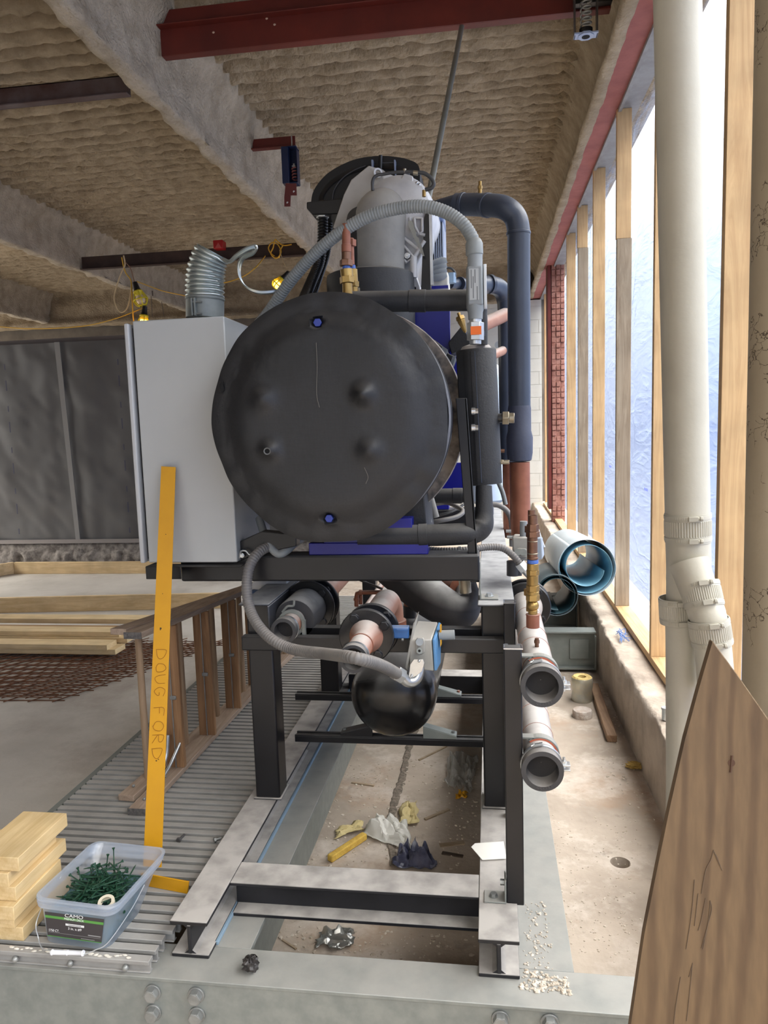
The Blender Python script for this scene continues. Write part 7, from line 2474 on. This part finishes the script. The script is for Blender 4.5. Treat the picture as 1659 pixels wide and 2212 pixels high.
# foil-wrapped insulated pipe stub and the cut stub beside it
g0 = gz(1257, 1545, ZF)
fs = thing('pipe_stub', 'short pipe stub wrapped in foil with yellow insulation on top', 'pipe stub', tuple(g0))
gfoil = gz(1257, 1512, ZF)
hz_ = at(1257, 1462, gfoil.y).z
rs_ = (at(1280, 1480, gfoil.y).x - at(1234, 1480, gfoil.y).x) / 2
M().lathe(gfoil, (0, 0, 1), [(0, rs_ * .96), (.02, rs_), (.06, rs_ * .94), (.09, rs_ * 1.03), ((hz_ - ZF) - .004, rs_), ((hz_ - ZF), rs_ * .97)], n=24, cap=False).build('foil_wrap', mat('foil', (176, 178, 172), .35, .6, rgb2=(196, 186, 160), scale=12, bump=.6, bscale=18), fs)
M().lathe(gfoil + Vector((0, 0, hz_ - ZF - .02)), (0, 0, 1), [(0, rs_ * .96), (.018, rs_ * .96), (.026, rs_ * .8), (.022, rs_ * .4), (.0, rs_ * .38)], n=20, cap=False).build('insulation', mat('glass_wool', (206, 184, 122), .95, rgb2=(188, 162, 100), scale=30, bump=.8), fs)
M().lathe(gfoil, (0, 0, 1), [(0, rs_ * .36), (hz_ - ZF - .03, rs_ * .36)], n=16).build('pipe', copperd, fs)
g1 = gz(1258, 1548, ZF)
r2_ = (at(1279, 1535, g1.y).x - at(1236, 1535, g1.y).x) / 2
h_ = at(1258, 1525, g1.y + r2_).z - ZF
o = thing('pipe_stub', 'low grey-brown cut stub in front of the foil-wrapped one', 'pipe stub', tuple(g1))
M().lathe(g1, (0, 0, 1), [(0, r2_), (h_ * .8, r2_), (h_, r2_ * .93), (h_ * 1.05, r2_ * .5), (h_, .001)], n=20).build('stub', mat('stub_grey', (170, 152, 138), .9, rgb2=(196, 188, 180), scale=20, bump=.7), o)

# ================================================================ DEBRIS
def wad(name, c, r, sc, m_, label, cat, jit=.35, n=18, m=12, seed=1, rot=0, sm=True):
    random.seed(seed)
    g = M().ball((0, 0, 0), r, n=n, m=m, sc=sc, jit=jit)
    cs, sn = math.cos(rot), math.sin(rot)
    zz = -min(v[2] for v in g.v)
    g.v = [(v[0] * cs - v[1] * sn + c[0], v[0] * sn + v[1] * cs + c[1], v[2] + zz + c[2]) for v in g.v]
    o = g.build(name, m_, ang=25)
    return tag(o, label, cat)


def crumple(name, poly, h, m_, label, cat, seed=1, z0=ZF, n=26):
    "crumpled film: a grid inside a quad of ground points"
    random.seed(seed)
    A4 = [gz(a, b, z0) for a, b in poly]
    def fn(u, v_):
        p = (A4[0] * (1 - u) + A4[1] * u) * (1 - v_) + (A4[3] * (1 - u) + A4[2] * u) * v_
        s1 = float(vnoise(np.array([u * 4 + seed]), np.array([v_ * 4.0]), seed)[0])
        s2 = float(vnoise(np.array([u * 9 + 3]), np.array([v_ * 9 + seed]), seed + 1)[0])
        e = min(u, 1 - u, v_, 1 - v_)
        k = min(1, e * 6)
        return p + Vector((s2 * .018, s1 * .02, 0.004 + h * (.35 + k * .65) * (abs(s1) * 1.6 + abs(s2) * .5)))
    g = M().grid(fn, n, n)
    o = g.build(name, m_, solid=.0008, ang=18)
    return tag(o, label, cat)


white_film = mat('white_film', (206, 204, 196), .4)
crumple('plastic_bag', [(785, 1808), (892, 1845), (880, 1786), (808, 1776)], .075, white_film, 'crumpled white plastic bag on the floor inside the skid', 'plastic bag', 3)
crumple('plastic_bag', [(842, 1878), (945, 1883), (930, 1850), (868, 1830)], .085, mat('navy_film', (44, 46, 66), .3, rgb2=(96, 98, 120), scale=14), 'crumpled dark blue plastic scrap beside the white bag', 'plastic bag', 9)
clear_f = trans_mat('clear_film', (232, 232, 228), transp=.62, rough=.15, bump=.8, bscale=14)
crumple('plastic_bag', [(958, 1705), (1020, 1722), (1032, 1640), (975, 1632)], .10, clear_f, 'crumpled clear plastic bag against the right post', 'plastic bag', 15)
crumple('wrapper', [(686, 1742), (715, 1748), (724, 1712), (700, 1706)], .05, mat('green_foil', (30, 92, 62), .35), 'small green wrapper beside the left galvanised flange', 'wrapper', 5, n=12)
crumple('foil_scrap', [(680, 2050), (760, 2055), (768, 2012), (696, 2012)], .04, mat('foil_scrap', (170, 170, 166), .25, .7), 'torn silver foil scrap on the floor behind the front beam', 'foil', 7, n=16)
crumple('wool_tuft', [(860, 1790), (905, 1780), (900, 1735), (868, 1740)], .03, mat('wool_pale', (204, 188, 138), .95), 'small pale yellow insulation tuft behind the white bag', 'insulation', 8, n=12)
crumple('wool_tuft', [(722, 1815), (785, 1800), (780, 1780), (730, 1790)], .035, mat('wool_pale', (204, 188, 138), .95), 'loose yellow insulation fluff behind the yellow stick', 'insulation', 12, n=14)
crumple('yellow_scrap', [(985, 1728), (1010, 1730), (1006, 1705), (990, 1708)], .03, yellow, 'small yellow scrap in front of the clear bag', 'scrap', 18, n=8)
a_, b_ = gz(712, 1855, ZF + .015), gz(788, 1805, ZF + .015)
o = M().bar(a_, b_, .026, .026).build('insulation_strip', mat('glass_wool_bar', (214, 180, 84), .9, rgb2=(198, 158, 70), scale=30, bump=.5), bev=.004)
tag(o, 'straight yellow insulation strip lying left of the white bag', 'insulation')
# small sticks and shards, each its own
wood_s = wood('stick', (176, 158, 134), (150, 130, 104), 'X')
for k, (a, b, w, h, lab) in enumerate((((918, 1770), (970, 1748), .014, .006, 'pale splinter right of the floor crack'), ((905, 1642), (965, 1612), .010, .006, 'thin twig-like splinter behind the clear bag'),
                                       ((760, 1690), (808, 1697), .012, .005, 'short splinter left of the floor crack'), ((950, 1826), (1003, 1820), .022, .004, 'grey shard right of the white bag'),
                                       ((955, 1842), (1000, 1850), .016, .005, 'dark shard below the grey one'), ((610, 2030), (640, 2050), .006, .004, 'tiny stick just behind the front beam'))):
    pa_, pb_ = gz(a[0], a[1], ZF + h / 2), gz(b[0], b[1], ZF + h / 2)
    o = M().bar(pa_, pb_, w, h).build('wood_splinter', wood_s if k != 4 else mat('dark_shard', (78, 66, 56), .8))
    tag(o, lab, 'splinter', 'splinters on the floor under the skid')
# paper scrap on the right rail
P = [gz(1018, 1830, SK + .004), gz(1026, 1822, SK + .004), gz(1088, 1818, SK + .004), gz(1094, 1855, SK + .004), gz(1042, 1858, SK + .004)]
o = M().prism(P, (0, 0, .0008)).build('paper_scrap', mat('paper', (222, 220, 212), .7))
tag(o, 'torn white paper scrap lying on the right skid rail', 'paper')
# weathered board lying by the kerb
a_, b_ = gz(1283, 1482, ZF + .019), gz(1322, 1596, ZF + .019)
o = M().bar(a_, b_, .05, .038).build('timber_offcut', wood('offcut', (166, 136, 108), (132, 102, 78), 'Y'), bev=.004)
tag(o, 'rough old timber offcut on the floor along the kerb', 'offcut')
wad('yellow_crumb', tuple(gz(1370, 1660, ZF)), .025, (1.4, 1, .5), mat('wool_crumb', (190, 160, 90), .9), 'brownish yellow crumb by the foot of the kerb', 'scrap', seed=4)
wad('black_lump', tuple(gz(543, 2098, 0)), .017, (1.2, 1.1, .9), mat('lump', (34, 32, 32), .45, rgb2=(60, 56, 54), scale=60, bump=.5), 'small black lump on the front galvanised beam', 'lump', seed=6)
# blue string and fitting on the kerb
g = M()
random.seed(31)
k0 = ax(1348, 1360, KX + .09)
for k in range(7):
    g.tube([(k0.x + random.uniform(-.04, .04), k0.y + random.uniform(-.12, .12), KZ + .012), (k0.x + random.uniform(-.04, .04), k0.y + random.uniform(-.12, .12), KZ + .03), (k0.x + random.uniform(-.04, .04), k0.y + random.uniform(-.12, .12), KZ + .012)], .0018, n=5)
o = g.build('blue_twine', mat('twine_blue', (70, 110, 170), .6))
tag(o, 'tangle of blue twine on top of the kerb', 'twine')
p = ax(1438, 1545, KX + .05)
o = M().cyl((p.x, p.y, KZ + .006), (p.x, p.y, KZ + .05), .016).cyl((p.x, p.y, KZ + .05), (p.x, p.y, KZ + .06), .019).build('metal_fitting', zinc, bev=.001)
tag(o, 'small grey metal fitting standing on the kerb beside the drain pipe', 'fitting')
# bolts on the grating
for k, (a, b, lab) in enumerate((((385, 1816), (398, 1803), 'loose dark bolt lying on the grating between square and skid'), ((462, 1815), (478, 1810), 'loose bolt on the grating against the skid rail'))):
    p, q = gz(a[0], a[1], .041), gz(b[0], b[1], .041)
    t = thing('loose_bolt', lab, 'bolt', tuple(p - Vector((0, 0, .005))))
    d = (q - p).normalized()
    M().cyl(p, q, .0045, n=12).build('shank', bolt_m if k else mat('dark_bolt', (92, 90, 90), .5, .4), t)
    M().cyl(p, p + d * .006, .009, n=6).build('head', bolt_m if k else mat('dark_bolt', (92, 90, 90), .5, .4), t)
# rubble
random.seed(40)
peb = mat('pebble', (214, 204, 190), .9, rgb2=(178, 164, 146), scale=50)


def rubble(name, label, fn, N_, r0_, r1_):
    g = M()
    for k in range(N_):
        c, zz = fn()
        g.ball((c[0], c[1], zz + .001), random.uniform(r0_, r1_) * random.choice((1, 1, .6)), n=6, m=4, sc=(random.uniform(.8, 1.6), random.uniform(.8, 1.4), .6), jit=.3)
    o = g.build(name, peb, ang=20)
    tag(o, label, 'rubble', kind='stuff')


def area(poly, z):
    A4 = [gz(a, b, z) for a, b in poly]
    def fn():
        u, v_ = random.random(), random.random()
        return ((A4[0] * (1 - u) + A4[1] * u) * (1 - v_) + (A4[3] * (1 - u) + A4[2] * u) * v_, z)
    return fn


rubble('rubble', 'pale grit and crumbs scattered on the floor right of the unit', area([(1210, 2080), (1400, 2080), (1380, 1760), (1190, 1760)], ZF), 300, .001, .0035)
rubble('rubble', 'crumbs and chips scattered on the floor inside the skid', area([(620, 1870), (1030, 1880), (1035, 1640), (740, 1640)], ZF), 420, .0015, .006)
rubble('rubble', 'grit on the floor strip just behind the front beam', area([(560, 2050), (1030, 2090), (1030, 2020), (600, 2000)], ZF), 160, .0015, .006)
rubble('rubble', 'chips and dust heaped at the end of the right skid rail', area([(1125, 2140), (1235, 2150), (1225, 2110), (1130, 2095)], 0), 150, .0015, .006)
rubble('rubble', 'grit on the galvanised flange beside the right rail', area([(1128, 2090), (1200, 2095), (1180, 1950), (1135, 1950)], 0), 120, .001, .004)
rubble('rubble', 'chips along the foot of the kerb', area([(1300, 1700), (1420, 1780), (1330, 1500), (1290, 1480)], ZF), 160, .0015, .007)
